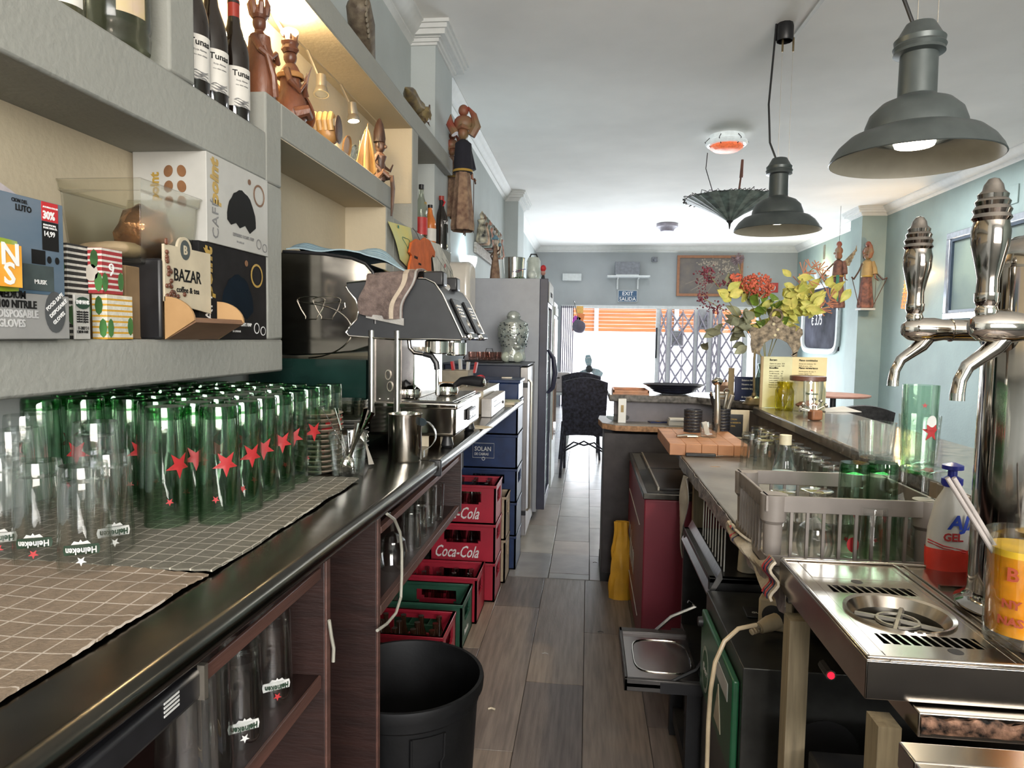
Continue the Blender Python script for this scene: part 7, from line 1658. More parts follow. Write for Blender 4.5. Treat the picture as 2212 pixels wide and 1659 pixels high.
# keys, napkins, other bar items
p=at(1757,908,Z=ZB);tt=thing('key_bunch','bunch of keys with a brown leather fob lying on the bar','keys',(p.x,p.y,ZB+.0006))
MB().box(-.018,.03,-.02,.018,0,.042,M=RZ(.3)).build('leather_fob',mat('brown_leather',(.20,.085,.04),.5,var=.2),tt,bev=.008,seg=3)
for i,(a,el) in enumerate(((2.9,.25),(2.5,.55),(3.3,.1),(.6,.9),(.1,.5),(1.4,1.1))):
    d=V((math.cos(a)*math.cos(el),math.sin(a)*math.cos(el)*.6,math.sin(el)));b=V((0,0,.035))
    mb=MB();mb.tube([b,b+d*.05],[.003,.002],5);mb.tube([b+d*.05,b+d*.058],[.009,.009],8);mb.build('key',mCut,tt)
MB().tube([(.012*math.cos(a),.004,.05+.012*math.sin(a)) for a in [2*PI*i/14 for i in range(14)]],.0016,5,closed=True).build('key_ring',mChrome,tt)
p=at(1812,889,Z=ZB);tt=thing('folded_napkin','white folded paper napkin on the bar beyond the keys','napkin',(p.x,p.y,ZB+.0006),rz=.2);MB().add([(-.08,-.03,0),(.09,-.03,0),(.05,.05,0),(-.08,.04,0),(-.08,-.03,.004),(.09,-.03,.003),(.05,.05,.02),(-.08,.04,.006)],[(0,3,2,1),(4,5,6,7),(0,1,5,4),(1,2,6,5),(2,3,7,6),(3,0,4,7)]).build('napkin',mCard,tt)
ys=3.75
tt=thing('blue_menu_board','small navy notice board with white text on the bar corner','sign',(at(1613,860,Y=ys).x,ys,ZB+.0006));h_=at(1613,814,Y=ys).z-ZB
MB().box(-.065,.075,-.006,.006,0,h_).build('board',mat('navy_print',(.02,.03,.11),.3),tt,bev=.002)
for i,s_ in enumerate(('Estamos felices','Nuestra carta','también larga','','de tapas hoy')):txt(s_,.013,mInkW,tt,(-.03,-.0068,h_*.82-.022*i),UX,UZ,bold=.0003,xs=.9)
MB().box(-.095,-.066,.008,.02,0,h_*1.35).build('wood_back',mat('kraft_cover'),tt)
tt=thing('paper_pile','pile of newspapers and flyers on the bar corner','papers',(at(1572,850,Y=3.9).x,3.9,ZB+.0006))
for i in range(5):MB().box(-.06+.004*(i%2),.06-.003*(i%3),-.05,.05,.006*i,.006*i+.005).build('paper_layer',[mat('kraft_paper'),mCard,mat('white_paper')][i%3],tt)
tt=thing('round_lidded_pot','small round pot with knob on the bar corner','pot',(at(1568,830,Y=4.05).x,4.05,ZB+.0006));MB().lathe([(.03,0),(.04,.03),(.036,.06),(.02,.075),(.006,.08),(.008,.09),(.001,.094)],n=20).build('pot_body',mat('terracotta_grey',(.35,.22,.17),.6),tt)
tt=thing('selection_card','small dark tea card in a cream frame behind the tool cups','card',(at(1588,930,Y=3.42).x,3.42,ZW+.0006));h_=at(1588,886,Y=3.42).z-ZW
MB().box(-.06,.065,0,.012,0,h_).build('frame',mat('cream_card'),tt,bev=.002);MB().box(-.05,.035,-.002,0,.01,h_*.85).build('dark_card',mBlack,tt)
for i,s_ in enumerate(('SELECTION','GRAN RESERVA','NATURAL')):txt(s_,.010,mat('gold_ink'),tt,(-.045,-.0026,h_*.65-.016*i),UX,UZ,bold=.0002)
tt=thing('white_cloth_folded','flat pale cloth folded on the counter beyond the cutting board','cloth',(at(1630,935,Z=ZW).x,at(1630,935,Z=ZW).y,ZW+.0006),rz=-.4);MB().box(-.05,.06,-.09,.09,0,.004).build('cloth',mat('pale_grey_cloth',(.38,.37,.35),.9),tt)
# ================= CEILING, DINING ROOM, STREET SIDE =================
mLamp=mat('gunmetal_enamel',(.085,.10,.10),.38,.35,var=.08);mIn=mat('lamp_inner_grey',(.30,.29,.25),.5,.2,var=.05)
def pendant(lab,u,v,y,zc):
    p=at(u,v,Y=y);r=.245
    t=thing('pendant_lamp',lab,'pendant lamp',(p.x,y,p.z),group='industrial pendant lamps')
    MB().shell([(r*a,r*b) for a,b in ((1.0,0),(1.01,.01),(.98,.08),(.9,.2),(.78,.31),(.62,.37),(.60,.38),(.59,.46),(.54,.60),(.42,.72),(.28,.78),(.24,.80),(.225,.82),(.22,1.30),(.22,1.33),(.30,1.35),(.29,1.39),(.31,1.43),(.29,1.46),(.30,1.52),(.26,1.56),(.17,1.72),(.10,1.74),(.001,1.74))],n=48).build('shade',mLamp,t)
    MB().shell([(r*a,r*b) for a,b in ((.995,.0),(.97,.07),(.88,.18),(.76,.28),(.6,.30),(.001,.30))],n=48).build('inner_reflector',mIn,t)
    bx_=MB().shell([(.085,.066),(.088,.06),(.06,.058),(.058,.066)],n=30).shell([(.12,.071),(.122,.068),(.112,.068),(.112,.071)],n=30).build('lamp_ring',mLamp,t)
    MB().lathe([(.001,.052),(.056,.046),(.060,.056),(.05,.064)],n=20).build('bulb',emitm('pendant_led',(1,.88,.68),14),t)
    h=zc-p.z
    if h<.2:h=1.2
    MB().tube([(-.02,0,r*1.7),(-.06,0,r*2.1),(-.075,.0,r*3),(-.05,0,h)],.006,8).build('flex',mBlack,t)
    for s_ in(-1,1):MB().tube([(.03*s_+.02,0,r*1.7),(.03*s_+.02,.0,h)],.0012,5).build('suspension_wire',mSat,t)
    MB().shell([(.045,h-.10),(.05,h-.09),(.05,h-.02),(.045,h),(.001,h)],n=10).build('ceiling_rose',mBlack,t)
    for s_ in(-1,1):MB().tube([(.03*s_+.02,0,h-.16),(.03*s_+.02,0,h-.08)],.006,6).build('wire_grip',mat('old_brass'),t)
    light('SPOT','pendant_light',(p.x,y,p.z+.045),45,(1,.83,.58),.03,target=(p.x,y,0),spot=125,blend=.6)
pendant('large grey industrial pendant lamp nearest the camera over the bar',1973,348,2.36,ZC)
pendant('grey industrial pendant lamp further down the bar',1678,499,4.29,ZC)
a=at(1712,84,Z=ZC-.01);b=at(1775,0,Z=ZC-.01);b=a+(b-a)*3
o=MB().prism([(a.x-.012,a.y),(a.x+.012,a.y),(b.x+.012,b.y),(b.x-.012,b.y)],ZC-.016,ZC-.0005,ax='z').build('cable_conduit',mTrim);tag(o,'white cable conduit running over the ceiling to the black lamp rose','conduit')
# round ceiling heater with hanging paper umbrella
yh=1.85*FPX/423;p=at(1569,325,Y=yh)
t=thing('ceiling_light','round glass ceiling light with an orange ribbed lens','ceiling light',(p.x,yh,ZC))
MB().shell([(.001,0),(.15,0),(.15,-.04),(.18,-.055),(.185,-.075),(.17,-.09),(.001,-.09)],n=32).build('glass_ring',mat('pale_glass_ring',(.7,.75,.75),.15,emit=.25),t)
MB().shell([(.14,-.09),(.145,-.11),(.11,-.135),(.001,-.145)],n=32,rip=.02,rn=16).build('orange_lens',mat('orange_lens',(.75,.16,.06),.3,emit=.4,var=.3,scale=40,bump=.6),t)
for k in range(6):
    a=2*PI*k/6;MB().tube([(.15*math.cos(a),.15*math.sin(a),-.02),(.19*math.cos(a),.19*math.sin(a),-.06),(.14*math.cos(a),.14*math.sin(a),-.1)],.004,5).build('wire_clip',mBlack,t)
pu=at(1578,430,Y=yh);pt=at(1580,495,Y=yh)
t=thing('paper_umbrella','upturned dark green paper umbrella hanging from the round ceiling light','umbrella',(pu.x,yh,pt.z));hu=pu.z-pt.z
NR=28;mUm=mat('green_oiled_paper',(.12,.17,.15),.5,var=.4,scale=14);mUm2=mat('grey_green_oiled_paper',(.20,.25,.22),.5,var=.3,scale=14)
for k in range(NR):
    a0=2*PI*k/NR;a1_=2*PI*(k+1)/NR;am=(a0+a1_)/2
    P0=[(.02,.07),(.40,hu)]
    mb=MB();mb.sheet(lambda q,w:((.02+.385*w)*(1-.035*(1-abs(2*q-1)))*math.cos(lerp(a0,a1_,q)),(.02+.385*w)*(1-.035*(1-abs(2*q-1)))*math.sin(lerp(a0,a1_,q)),.07+(hu-.07)*w**.85),2,4,.002)
    mb.build('paper_gore',mUm if k%2 else mUm2,t)
mb=MB()
for k in range(70):
    a=2*PI*k/70;mb.tube([(.40*math.cos(a),.40*math.sin(a),hu),(.42*math.cos(a+.05),.42*math.sin(a+.05),hu+R.uniform(-.02,.025)),(.39*math.cos(a+.09),.39*math.sin(a+.09),hu+R.uniform(-.01,.02))],.0035,4)
q=mb.build('frayed_rim',mBlack,t);q['kind']='stuff'
MB().lathe([(.004,0),(.012,.05),(.03,.07),(.03,.09),(.012,.11)],n=14).build('tip',mBlackM,t)
ph=at(1603,345,Y=yh)
MB().tube([(0,0,.06),(ph.x-pu.x-.02,0,hu*1.2),(ph.x-pu.x,0,ph.z-pt.z-.12)],.009,8).build('shaft',mat('red_brown_bamboo',(.16,.07,.05),.5),t)
MB().tube([(ph.x-pu.x,0,ph.z-pt.z-.16),(ph.x-pu.x+.004,0,ph.z-pt.z)],[.018,.012],10).build('grip',mat('red_brown_bamboo'),t)
pc_=at(1528,340,Y=yh);pd2=at(1541,420,Y=yh);MB().tube([(pc_.x-pu.x,0,pc_.z-pt.z+.04),(pc_.x-pu.x-.01,0,pc_.z-pt.z-.1),(pd2.x-pu.x,0,pd2.z-pt.z)],.004,6).build('cord',mBlack,t)
p=at(1441,497,Y=11.3);t=thing('ceiling_light','small flat round ceiling light near the street end','ceiling light',(p.x,11.3,ZC));MB().lathe([(.17,0),(.17,-.05),(.12,-.08),(.10,-.12),(.001,-.125)],n=28).build('drum',mat('lilac_grey',(.36,.33,.40),.4),t)
# pillar puppets
pup=[o for o in bpy.data.objects if o.get('label','').startswith('large rod puppet')][0]
Yp=pr.y-.10
for u,v,h,rz,lab in ((1810,592,.86,-1.9,'winged rod puppet with batik robe and green sash left of the pillar'),(1872,605,.84,-1.5,'bare shouldered rod puppet on a white bracket against the green pillar')):
    zb_=at(u,665,Y=Yp).z;p=at(u,v,Y=Yp);s_=(at(u,520,Y=Yp).z-zb_)/.56
    c=dup(pup,(p.x,Yp,zb_),lab,rz=rz,scale=s_);c.name='hanging_puppet'
    for ch in c.children:
        if ch.name.startswith(('jacket','sleeve')):ch.data=ch.data.copy();ch.data.materials[0]=mat('brown_batik',(.17,.075,.05),.8,col2=(.07,.035,.03),scale=40) if u<1850 else mat('gold_batik',(.35,.24,.10),.8)
        if ch.name.startswith('skirt'):ch.data=ch.data.copy();ch.data.materials[0]=mat('red_brown_batik',(.22,.09,.06),.8,col2=(.06,.03,.03),scale=30)
    if u<1850:
        for k in range(5):MB().tube([(.0,.03,.36),(-.03,.08+.012*k,.36+.03*k),(-.02,.10+.008*k,.40+.03*k)],[.012,.01,.001],5).build('wing_feather',mat('painted_wing',(.33,.27,.18),.6,col2=(.1,.08,.05),scale=50),c)
        MB().tube([(0,0,.53),(0,0,(ZC-zb_)/s_)],.0015,5).build('hanging_wire',mBlack,c)
        MB().box(.045,.055,-.012,.012,.05,.27).build('green_sash',mat('green_sash',(.02,.14,.09),.7),c)
        MB().tube([(.03,-.035,.37),(.02,-.10,.30),(.03,-.14,.24)],.007,6).tube([(.03,-.14,.24),(.02,-.02,.03)],.003,5).build('arm_and_rod',mCarvD,c)
    else:
        for s2_ in(-1,1):MB().tube([(.01,.045*s2_,.37),(.0,.07*s2_,.30),(.03,.12*s2_,.235),(.05,.145*s2_,.25)],.007,6).tube([(.05,.145*s2_,.25),(.01,.06*s2_,.02)],.003,5).build('arm_and_rod',mCarvD,c)
        MB().box(-.05,.05,-.06,.06,-.02,-.004).build('bracket',mCard,c)
# ---- right wall
mFrW=mat('white_frame',(.60,.63,.64),.4,var=.05)
UYr=(0,-1,0)
ya=at(1820,600,X=XR).y;yb=at(1744,600,X=XR).y;z0=at(1782,757,X=XR-.02).z;z1=at(1780,618,X=XR-.02).z
t=thing('chalkboard','black chalkboard in a white curved frame with chalk prices on the green wall','chalkboard',(XR,(ya+yb)/2,z0));hw=(yb-ya)/2;hh=z1-z0
MB().box(-.02,-.001,-hw,hw,0,hh).build('slate',mat('slate_board',(.055,.055,.07),.9,spec=.1,var=.4,scale=2),t)
MB().tube([(-.025,hw*math.cos(a)*abs(math.cos(a))**-.7,hh/2+(hh/2+.02)*math.sin(a)*abs(math.sin(a))**-.7) for a in [2*PI*(i+.5)/36 for i in range(36)]],.05,8,closed=True).build('scroll_frame',mFrW,t)
txt('Rosado V.',.27,mInkW,t,(-.022,hw*.8,hh*.66),UYr,UZ,shear=.3,xs=.7);txt('€ 3.75',.27,mInkW,t,(-.022,hw*.55,hh*.40),UYr,UZ,shear=.2,xs=.8)
ya=5.0;yb=at(2052,600,X=XR).y;z0=at(2054,690,X=XR-.02).z;z1=at(2054,505,X=XR-.02).z
t=thing('framed_picture','large grey green landscape picture in a silver frame behind the beer taps','picture',(XR,(ya+yb)/2,z0));hw=(yb-ya)/2;hh=z1-z0
MB().box(-.02,-.001,-hw+.02,hw-.02,.02,hh-.02).build('canvas',mat('landscape_print',(.17,.21,.17),.8,col2=(.08,.11,.12),scale=1.3,var=.3),t)
for a in ((-hw,hw,0,.07),(-hw,hw,hh-.07,hh),(-hw,-hw+.07,.07,hh-.07),(hw-.07,hw,.07,hh-.07)):
    MB().box(-.06,-.0005,*a).build('frame_rail',mat('silver_frame',(.42,.45,.50),.25,.8),t,bev=.006)
for a in ((-hw+.07,hw-.07,.07,.10),(-hw+.07,hw-.07,hh-.10,hh-.07),(hw-.10,hw-.07,.10,hh-.10)):MB().box(-.045,-.02,*a).build('inner_slip',mat('navy_slip',(.04,.06,.09),.3),t)
p=at(2187,420,X=XR-.02);o=MB().box(-.012,.0,-.07,.07,-.09,.09).build('wall_plate',mTeal,bev=.006,loc=(XR,p.y,p.z));tag(o,'green painted blank wall plate high on the right wall','wall plate')
# sconces
def glow(loc,e,col,r=.03):light('POINT','sconce_light',loc,e,col,r)
p=at(1957,620,X=XR-.14);t=thing('wicker_wall_lamp','woven orange wicker wall lamp glowing warm behind the tap handle','wall lamp',(XR,p.y,at(1957,665,X=XR-.14).z));h_=at(1957,565,X=XR-.14).z-t.location.z
mWk=mat('amber_wicker',(.60,.24,.08),.6,var=.3,emit=.5)
mb=MB()
for k in range(13):
    a=PI*.5+PI*k/12;mb.tube([(.17*math.cos(a),.17*math.sin(a),0),(.13*math.cos(a),.13*math.sin(a),h_*.7),(.05*math.cos(a),.05*math.sin(a),h_)],.005,5)
for k in range(12):
    z=h_*k/12;r_=.17-.05*(k/12)**1.5-.03*(k>9)*(k-9);mb.tube([(r_*math.cos(PI*.5+PI*i/12),r_*math.sin(PI*.5+PI*i/12),z) for i in range(13)],.005,5)
mb.build('wicker_shade',mWk,t);MB().ball((-.06,0,h_*.6),.025,10,6).build('bulb',emitm('amber_bulb',(1,.7,.35),20),t)
glow((XR-.09,t.location.y,t.location.z+h_*.72),22,(1,.66,.30))
p=at(1990,530,X=XR-.10);t=thing('copper_bird_hook','polished copper bird shaped ornament on the wall above the wicker lamp','ornament',(XR-.10,p.y,p.z));mb=MB();mb.ball((0,0,0),(.05,.07,.07),14,8);mb.tube([(0,-.04,.05),(0,-.05,.17)],[.01,.002],6);mb.tube([(0,-.05,.02),(0,.06,-.02),(0,.14,.03)],[.03,.02,.004],8);mb.tube([(0,0,0),(.1,0,0)],.01,6);mb.build('bird',mat('copper',(.55,.28,.15),.2,1),t)
p=at(1772,592,X=XR-.08);t=thing('wall_uplighter','small white uplighter washing the green wall in yellow light','wall lamp',(XR,p.y,p.z-.1));MB().shell([(.02,-.05),(.07,.03),(.09,.10),(.085,.10),(.06,.03),(.001,-.03)],c=(-.09,0,0),n=20).build('cup',mFrW,t);MB().tube([(-.03,0,-.02),(0,0,-.02)],.02,8).build('arm',mFrW,t)
glow((XR-.10,p.y,p.z+.06),7,(1,.86,.42));
p=at(1780,545,X=XR-.01);o=MB().box(-.01,0,-.04,.04,-.12,.12).build('house_number',mSat,loc=(XR,p.y,p.z));tag(o,'small hook shaped metal fitting above the uplighter','fitting')
# ---- street wall
def bw_(u,v):return at(u,v,Y=YB)
def flat(name,lab,cat,u0,v0,u1,v1,d,m,bev=.004):
    a=bw_(u0,v0);b=bw_(u1,v1);t=thing(name,lab,cat,((a.x+b.x)/2,YB,b.z));w_=(b.x-a.x)/2;h_=a.z-b.z
    MB().box(-w_,w_,-d,-.0005,0,h_).build('panel',m,t,bev=bev);return t,w_,h_
t,w_,h_=flat('exit_sign','blue sign on the far wall reading EXIT SALIDA','sign',1335,627,1376,653,.03,mFrW)
mSg=mat('sign_blue',(.012,.075,.17),.4,var=.05)
MB().box(-w_+.012,w_-.012,-.034,-.03,.012,h_-.012).build('blue_field',mSg,t);txt('EXIT',.105,mInkW,t,(0,-.036,h_*.57),UX,UZ,bold=.001,align='CENTER');txt('SALIDA',.10,mInkW,t,(0,-.036,h_*.12),UX,UZ,bold=.001,align='CENTER');MB().box(-w_+.02,w_-.02,-.036,-.034,h_*.49,h_*.5).build('divider_line',mInkW,t)
t=thing('wall_shelf','white bracket shelf above the exit sign','shelf',(bw_(1356,601).x,YB,bw_(1356,601).z));MB().box(-.41,.41,-.32,-.001,0,.03).build('board',mFrW,t,bev=.003)
for s_ in(-1,1):MB().box(.20*s_-.015,.20*s_+.015,-.03,-.001,-.22,0).box(.20*s_-.012,.20*s_+.012,-.25,-.03,-.03,0).build('bracket',mFrW,t)
tt=thing('monitor_box','grey flat electronics case standing on the bracket shelf','monitor',(t.location.x-.02,YB-.16,t.location.z+.0315));MB().box(-.24,.24,-.06,.06,.02,.27).build('case',mat('mid_grey_case',(.20,.21,.24),.5),tt,bev=.006);MB().box(-.22,.22,-.09,.08,0,.02).build('foot',mFrW,tt)
flat('alarm_box','white rectangular box on the far wall left of the exit sign','box',1215,591,1256,607,.06,mFrW,.01)
t,w_,h_=flat('small_sensor','small grey motion sensor beside the picture frame','sensor',1408,556,1420,566,.07,mat('mid_grey_case'));MB().ball((0,-.07,h_*.4),.04,10,6).build('lens',mat('mid_grey_case'),t)
t,w_,h_=flat('painting','dark painting of white blossoms in an orange brown wooden frame','painting',1463,552,1602,641,.03,mat('blossom_painting',(.10,.09,.09),.5,col2=(.17,.14,.12),scale=6))
for a in ((-w_,w_,0,.05),(-w_,w_,h_-.05,h_),(-w_,-w_+.05,.05,h_-.05),(w_-.05,w_,.05,h_-.05)):MB().box(a[0],a[1],-.05,-.03,a[2],a[3]).build('frame_rail',mat('orange_brown_frame',(.30,.12,.05),.4),t)
RR=random.Random(9);mb=MB()
for i in range(110):
    cxx,cyy=RR.choice(((-.05*w_,.78*h_),(.35*w_,.82*h_),(.5*w_,.68*h_)));q=(cxx+RR.gauss(0,.13),-.032,cyy+RR.gauss(0,.06));mb.lathe([(.016,0),(.001,.002)],M=T(*q)@Matrix.Rotation(PI/2,4,'X'),n=5)
for i in range(24):mb.tube([(RR.uniform(-.2,.5)*w_,-.032,.6*h_),(RR.uniform(-.8,.5)*w_,-.032,RR.uniform(.1,.35)*h_)],.003,3)
mb.build('painted_blossoms',mat('beige_paint',(.38,.32,.26),.7),t)['kind']='stuff'
t,w_,h_=flat('red_notice','small red and white notice partly hidden by the flowers','sign',1655,611,1680,632,.02,mRedL);MB().tube([(w_*.5*math.cos(a),-.021,h_/2+h_*.3*math.sin(a)) for a in [2*PI*i/16 for i in range(16)]],.01,4,closed=True).build('white_swirl',mInkW,t)
# doors of the front: white frames, glass, folding lattice
YD=YB-.05
zt_=oT
door=struct(MB().box(0,.001,0,.001,0,.001),'door_1',mFrW) if False else None
t=struct(MB().box(oL,oR,YD-.04,YD+.04,zt_-.06,zt_),'door_1',mFrW)
def post(u0,u1,m=mFrW,nm='door_frame',y=YD,d=.035):
    a=at(u0,733,Y=y).x;b=at(u1,733,Y=y).x;o=MB().box(a,b,y-d,y+d,0,zt_-.06).build(nm,m,t,bev=.004);return o
for u0,u1 in ((1416,1426),(1439,1449),(1498,1507),(1527,1539),(1550,1557),(1604,1614)):post(u0,u1)
for u0,u1 in ((1449,1498),(1507,1527),(1557,1604)):
    a=at(u0,733,Y=YD).x;b=at(u1,733,Y=YD).x;MB().box(a,b,YD-.004,YD+.004,.1,zt_-.06).build('pane',glassm('door_glass',(.93,.95,.95),(.75,.8,.8)),t)
hd_=MB().tube([(at(1418,700,Y=YD).x,YD-.07,1.0),(at(1418,700,Y=YD).x,YD-.07,1.6)],.018,8).build('pull_handle',mBlack,t)
lat=mat('lilac_grey_steel',(.33,.31,.38),.45,.3)
for (u0,u1,lab) in ((1426,1439,'narrow'),(1449,1498,'wide'),(1507,1527,'second narrow'),(1539,1550,'third narrow'),(1557,1604,'last wide')):
    tl=thing('folding_lattice','%s section of the grey folding steel lattice behind the glass doors'%lab,'lattice',(at((u0+u1)/2,733,Y=YD-.10).x,YD-.10,0))
    w_=(at(u1,733,Y=YD-.1).x-at(u0,733,Y=YD-.1).x)/2;st=.36
    nx=max(1,round(2*w_/.22));cw=2*w_/nx
    cell=None;z=.1
    while z+st<zt_-.0:
        for i in range(nx):
            for s_ in(-1,1):
                if cell is None:cell={}
                if s_ not in cell:
                    c=MB().tube([(-cw/2*s_,.01*s_,0),(cw/2*s_,.01*s_,st)],.018,5).build('lattice_bar',lat,tl)
                    cell[s_]=c
                else:
                    c=cell[s_].copy();COL.objects.link(c)
                c.location=(-w_+cw*(i+.5),0,z)
        z+=st
    for i in range(nx+1):MB().box(-w_+cw*i-.008,-w_+cw*i+.008,-.02,.02,0,zt_-.08).build('upright',lat,tl)
tl=thing('folded_gate','folded dark lilac steel gate packed at the left of the entrance','gate',(at(1224,733,Y=YD-.1).x,YD-.1,0))
w_=.12
for i in range(7):MB().box(-w_+i*.038,-w_+i*.038+.02,-.02,.02,0,zt_-.02).build('gate_slat',mat('dark_lilac_steel',(.09,.075,.11),.5),tl)
for (u0,v0,u1,v1,lab,ln) in ((1451,714,1476,747,'white printed notice taped low on the glass door',7),(1509,668,1533,712,'pale paper notice with a round logo on the glass door',0)):
    a=at(u0,v0,Y=YD-.05);b=at(u1,v1,Y=YD-.05);n=thing('paper_notice',lab,'notice',(a.x,YD-.045,b.z));MB().box(0,b.x-a.x,-.002,.002,0,a.z-b.z).build('paper',mat('notice_paper',(.45,.46,.50),.8),n)
    for i in range(ln):MB().box(.02,b.x-a.x-.02,-.004,-.002,.04+.035*i,.048+.035*i).build('text_line',mat('grey_ink'),n)
    if not ln:MB().tube([((b.x-a.x)/2+.07*math.cos(q),-.004,.12+.07*math.sin(q)) for q in [2*PI*i/16 for i in range(16)]],.006,4,closed=True).build('logo_ring',mat('grey_ink'),n)
# outside: paving, bright wall, orange slatted canopy
gr=struct(MB().box(-20,25,YB+.2,60,-.1,-.01),'floor_terrace',mat('pale_paving',(.75,.73,.70),.8,var=.05))
o=thing('street_wall','sunlit white wall across the terrace','wall',(2,24,0));MB().box(-14,14,0,.3,0,3.0).build('masonry',mat('sunlit_render',(.80,.79,.77),.8,var=.04),o)
for i in range(8):MB().box(-8.3+.5*i,-8.2+.5*i,-.02,.0,1.6,1.72).build('vent_hole',mat('grey_ink'),o)
Yc=17.0
zc0=at(1330,716,Y=Yc).z;zc1=at(1330,655,Y=Yc).z
c0=at(1236,700,Y=Yc).x;c1_=at(1640,700,Y=Yc).x
o=thing('slatted_canopy','orange slatted sun canopy seen through the entrance','canopy',((c0+c1_)/2,Yc,zc0));w_=(c1_-c0)/2;n=9
for i in range(n):
    z=(zc1-zc0+.1)*i/n;MB().box(-w_,w_,-.05,.0,z,z+.082,M=Matrix.Identity(4)).build('slat',mat('orange_slat',(.40,.125,.03),.6,var=.2,stretch=(.3,1,6),scale=4),o)
for u in (1288,1460):x_=at(u,700,Y=Yc).x-o.location.x;MB().box(x_-.05,x_+.05,-.12,-.06,-zc0,zc1-zc0+.2).build('support_post',mFrW,o)
# bunting scraps
for i,(u,v,m_) in enumerate(((1252,668,'y'),(1254,684,'o'),(1245,690,'p'))):
    p=at(u,v,Y=13.2);q=MB().box(-.06,.07,-.002,.002,-.08,.06,M=Matrix.Rotation(.2*i,4,'Y')).build('paper_flag',mat('flag_'+m_,{'y':(.8,.45,.12),'o':(.8,.25,.08),'p':(.5,.08,.45)}[m_],.7),loc=(p.x,13.2,p.z));tag(q,['yellow paper flag hanging in the entrance, top one','orange paper flag hanging below the yellow one','purple paper flag scrap left of the orange one'][i],'flag')
p=at(1250,705,Y=13.0);q=crumple(MB(),(0,0,0),(.13,.05,.12),.04,sd=3,fq=7).build('dark_cloth_scrap',mat('dark_lilac_steel'),loc=(p.x,13.0,p.z));tag(q,'dark folded cloth hanging at the left of the entrance','cloth')
MB().tube([(p.x,13.0,p.z+.1),(p.x-.1,13.0,zt_+.03),(p.x-.1,YB-.06,zt_+.05)],.006,5).build('cord',mBlack,q).matrix_parent_inverse=Matrix.Translation((-p.x,-13.0,-p.z))
# wicker chairs
mWi=mat('dark_wicker',(.035,.032,.055),.6,var=.5,scale=40,bump=1,bs=160);mWiB=mat('black_wicker',(.02,.019,.02),.6,var=.5,scale=40,bump=1,bs=160)
def wchair(lab,x,y,rz,m,arms=False):
    t=thing('wicker_chair',lab,'chair',(x,y,.002),rz,group='wicker chairs')
    W=.20
    MB().sheet(lambda a,b:((a-.5)*2*W*(1+.08*b),-.20-.10*b-.03*math.cos(PI*(a-.5)),.40+.50*b+(.045*math.sin(PI*a) if b>.9 else 0)),12,14,.022).build('backrest',m,t)
    MB().sheet(lambda a,b:((a-.5)*2*W,-.22+.44*b,.40+.012*math.sin(PI*a)),8,8,.03).build('seat',m,t)
    for sx in(-1,1):
        MB().tube([(sx*W,-.21,.40),(sx*W*1.05,-.25,.2),(sx*W*1.12,-.30,0)],.014,8).build('leg',m,t);MB().tube([(sx*W,.20,.40),(sx*W,.22,0)],.014,8).build('leg',m,t)
        MB().tube([(sx*W*1.04,-.24,.25),(sx*W*.5,-.23,.33),(0,-.22,.30)],.009,6).build('brace',m,t)
        if arms:MB().tube([(sx*W,-.25,.66),(sx*(W+.04),-.05,.66),(sx*(W+.03),.18,.62),(sx*W,.2,.42)],.016,8).build('armrest',m,t)
    MB().tube([(-W,-.24,.24),(0,-.22,.34),(W,-.24,.24)],.009,6).build('brace',m,t)
    return t
ch1=wchair('dark wicker chair with its back to the aisle, nearest in the passage',at(1262,930,Y=6.9).x,6.95,0,mWi)
ch1.scale=(1.0,1,1.04)
c=dup(ch1,(at(1254,900,Y=7.9).x,8.0,.002),'second dark wicker chair just behind the first one in the passage')
wchair('black wicker armchair showing its back behind the far bar end',at(1822,860,Y=5.0).x,5.05,.1,mWiB,True)
for i,(x,y,rz) in enumerate(((2.75,4.1,.3),(3.2,3.25,.0))):
    t=thing('wicker_table',['black wicker table behind the bar glasses','second black wicker table closer to the camera beyond the bar'][i],'table',(x,y,.002),rz)
    MB().lathe([(.42,.86),(.45,.88),(.45,.90),(.001,.905)],n=28).build('table_top',mWiB,t);MB().lathe([(.22,0),(.2,.03),(.05,.06),(.05,.85),(.2,.87)],n=18).build('pedestal',mWiB,t)
tt=thing('small_plant','little potted plant with dark green leaves on the wicker table','plant',(2.72,4.05,.909));MB().lathe([(.035,0),(.045,.05),(.04,.05),(.001,.045)],n=16).build('pot',mBlack,tt)
for i in range(7):leaf2=MB(RZ(i*.9)).sheet(lambda a,b:(.015+.06*b,(a-.5)*.035*math.sin(PI*min(.99,b+.01)),.045+.05*b-.03*b*b),3,5,.0015).build('leaf',mat('dark_leaf_green',(.02,.10,.04),.4),tt)
tt=thing('round_table','terracotta topped round table beside the green pillar','table',(at(1800,842,Y=8.4).x,8.4,.002));MB().lathe([(.38,.73),(.40,.74),(.40,.755),(.001,.757)],n=32).build('table_top',mat('terracotta_top',(.42,.20,.14),.4),tt);MB().lathe([(.22,0),(.2,.02),(.035,.05),(.035,.73)],n=18).build('pedestal',mBlack,tt)
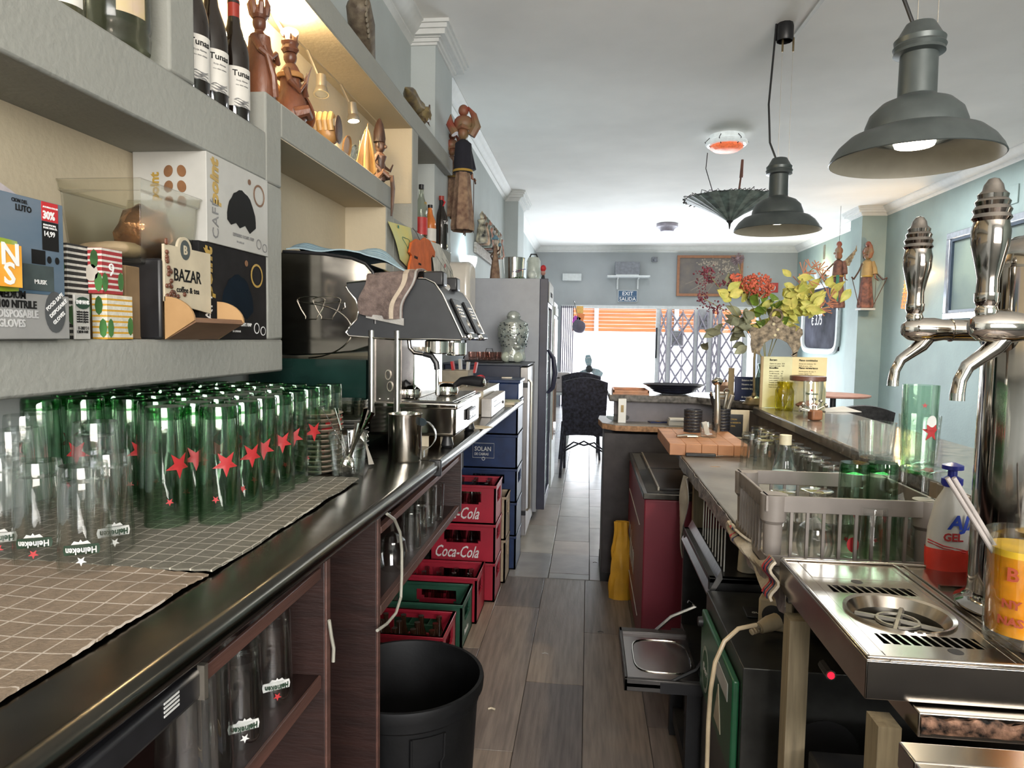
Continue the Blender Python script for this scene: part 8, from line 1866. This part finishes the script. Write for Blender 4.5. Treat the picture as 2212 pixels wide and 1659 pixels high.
# fan by the door, table with box at the left
Yf=12.2;p=at(1273,797,Y=Yf);rF=.29
t=thing('standing_fan','round wire guarded standing fan silhouetted against the bright entrance','fan',(p.x,Yf,.002))
zf_=p.z-.002+.0
mb=MB()
for r_ in (.29,.2,.1):mb.tube([(r_*math.cos(a),-.05,zf_+r_*math.sin(a)) for a in [2*PI*i/32 for i in range(32)]],.004,5,closed=True)
for k in range(24):a=2*PI*k/24;mb.tube([(.06*math.cos(a),-.07,zf_+.06*math.sin(a)),(.29*math.cos(a),-.05,zf_+.29*math.sin(a))],.0018,4)
mb.build('wire_guard',mat('pale_chrome_wire',(.45,.45,.48),.3,.8),t)
MB().ball((0,-.02,zf_),(.065,.09,.07),16,10).build('motor',mBlack,t)
for k in range(3):
    a=2*PI*k/3+.4;MB(Matrix.Translation((0,-.04,zf_))@Matrix.Rotation(a,4,'Y')).sheet(lambda q,w:(.05+.2*w,.02*(q-.5),(q-.5)*.12*(.4+.6*math.sin(PI*w*.8+.3))),3,5,.004).build('blade',mat('fan_blade',(.30,.42,.46),.3),t)
MB().tube([(0,0,.02),(0,0,zf_-.05)],.014,8).build('pole',mBlack,t);MB().lathe([(.18,0),(.17,.02),(.02,.04)],n=20).build('base',mBlack,t)
t=thing('side_table','white clothed side table with a pale box by the left of the entrance','table',(at(1225,900,Y=9.2).x-.12,9.2,.002))
MB().box(-.3,.16,-.3,.3,.62,.65).build('table_top',mFrW,t,bev=.004)
for sx in(-.27,.13):
    for sy in(-.27,.27):MB().box(sx-.015,sx+.015,sy-.015,sy+.015,0,.62).build('leg',mFrW,t)
tt=thing('white_toaster','pale rounded box appliance on the side table','appliance',(t.location.x-.0,9.1,.6525));MB().box(-.16,.15,-.12,.12,0,.26).build('housing',mat('pale_appliance',(.42,.38,.38),.4),tt,bev=.02,seg=3);MB().box(-.06,.02,-.122,-.12,.18,.2).build('label',mBlack,tt)
# red figure at the pillar behind the tall fridge
p=at(1174,585,Y=5.55);tt=thing('red_doll','small red and black doll at the far corner on the grey fridge','figurine',(p.x+.0,5.55,z4));tt.location.x=min(p.x,-.375)
MB().lathe([(.02,0),(.018,.04),(.012,.07)],n=12).build('body',mBlack,tt);MB().ball((0,0,.09),(.02,.02,.022),10,8).build('face',mat('pink_face',(.5,.25,.2),.5),tt);MB().ball((0,0,.125),(.024,.024,.028),10,8).build('red_hat',mInkR,tt)
# small litter on the floor
for i,(u,v,m_,lab) in enumerate(((1177,1413,mCard,'white curled thread lying on the wooden floor'),(1297,1366,mBlack,'black twig on the floor near the red cooler'),(1061,1533,mat('cream_card'),'cream crumb on the wooden floor beside the bin'),(1285,1216,mCarvD,'brown stick on the grey tiles by the end cupboard'))):
    p=at(u,v,Z=0.002);q=MB().tube([(-.012,0,.002),(0,.006,.003),(.014,0,.002)],.0016 if i!=2 else .004,5).build('floor_litter',m_,loc=(p.x,p.y,.002));tag(q,lab,'litter')
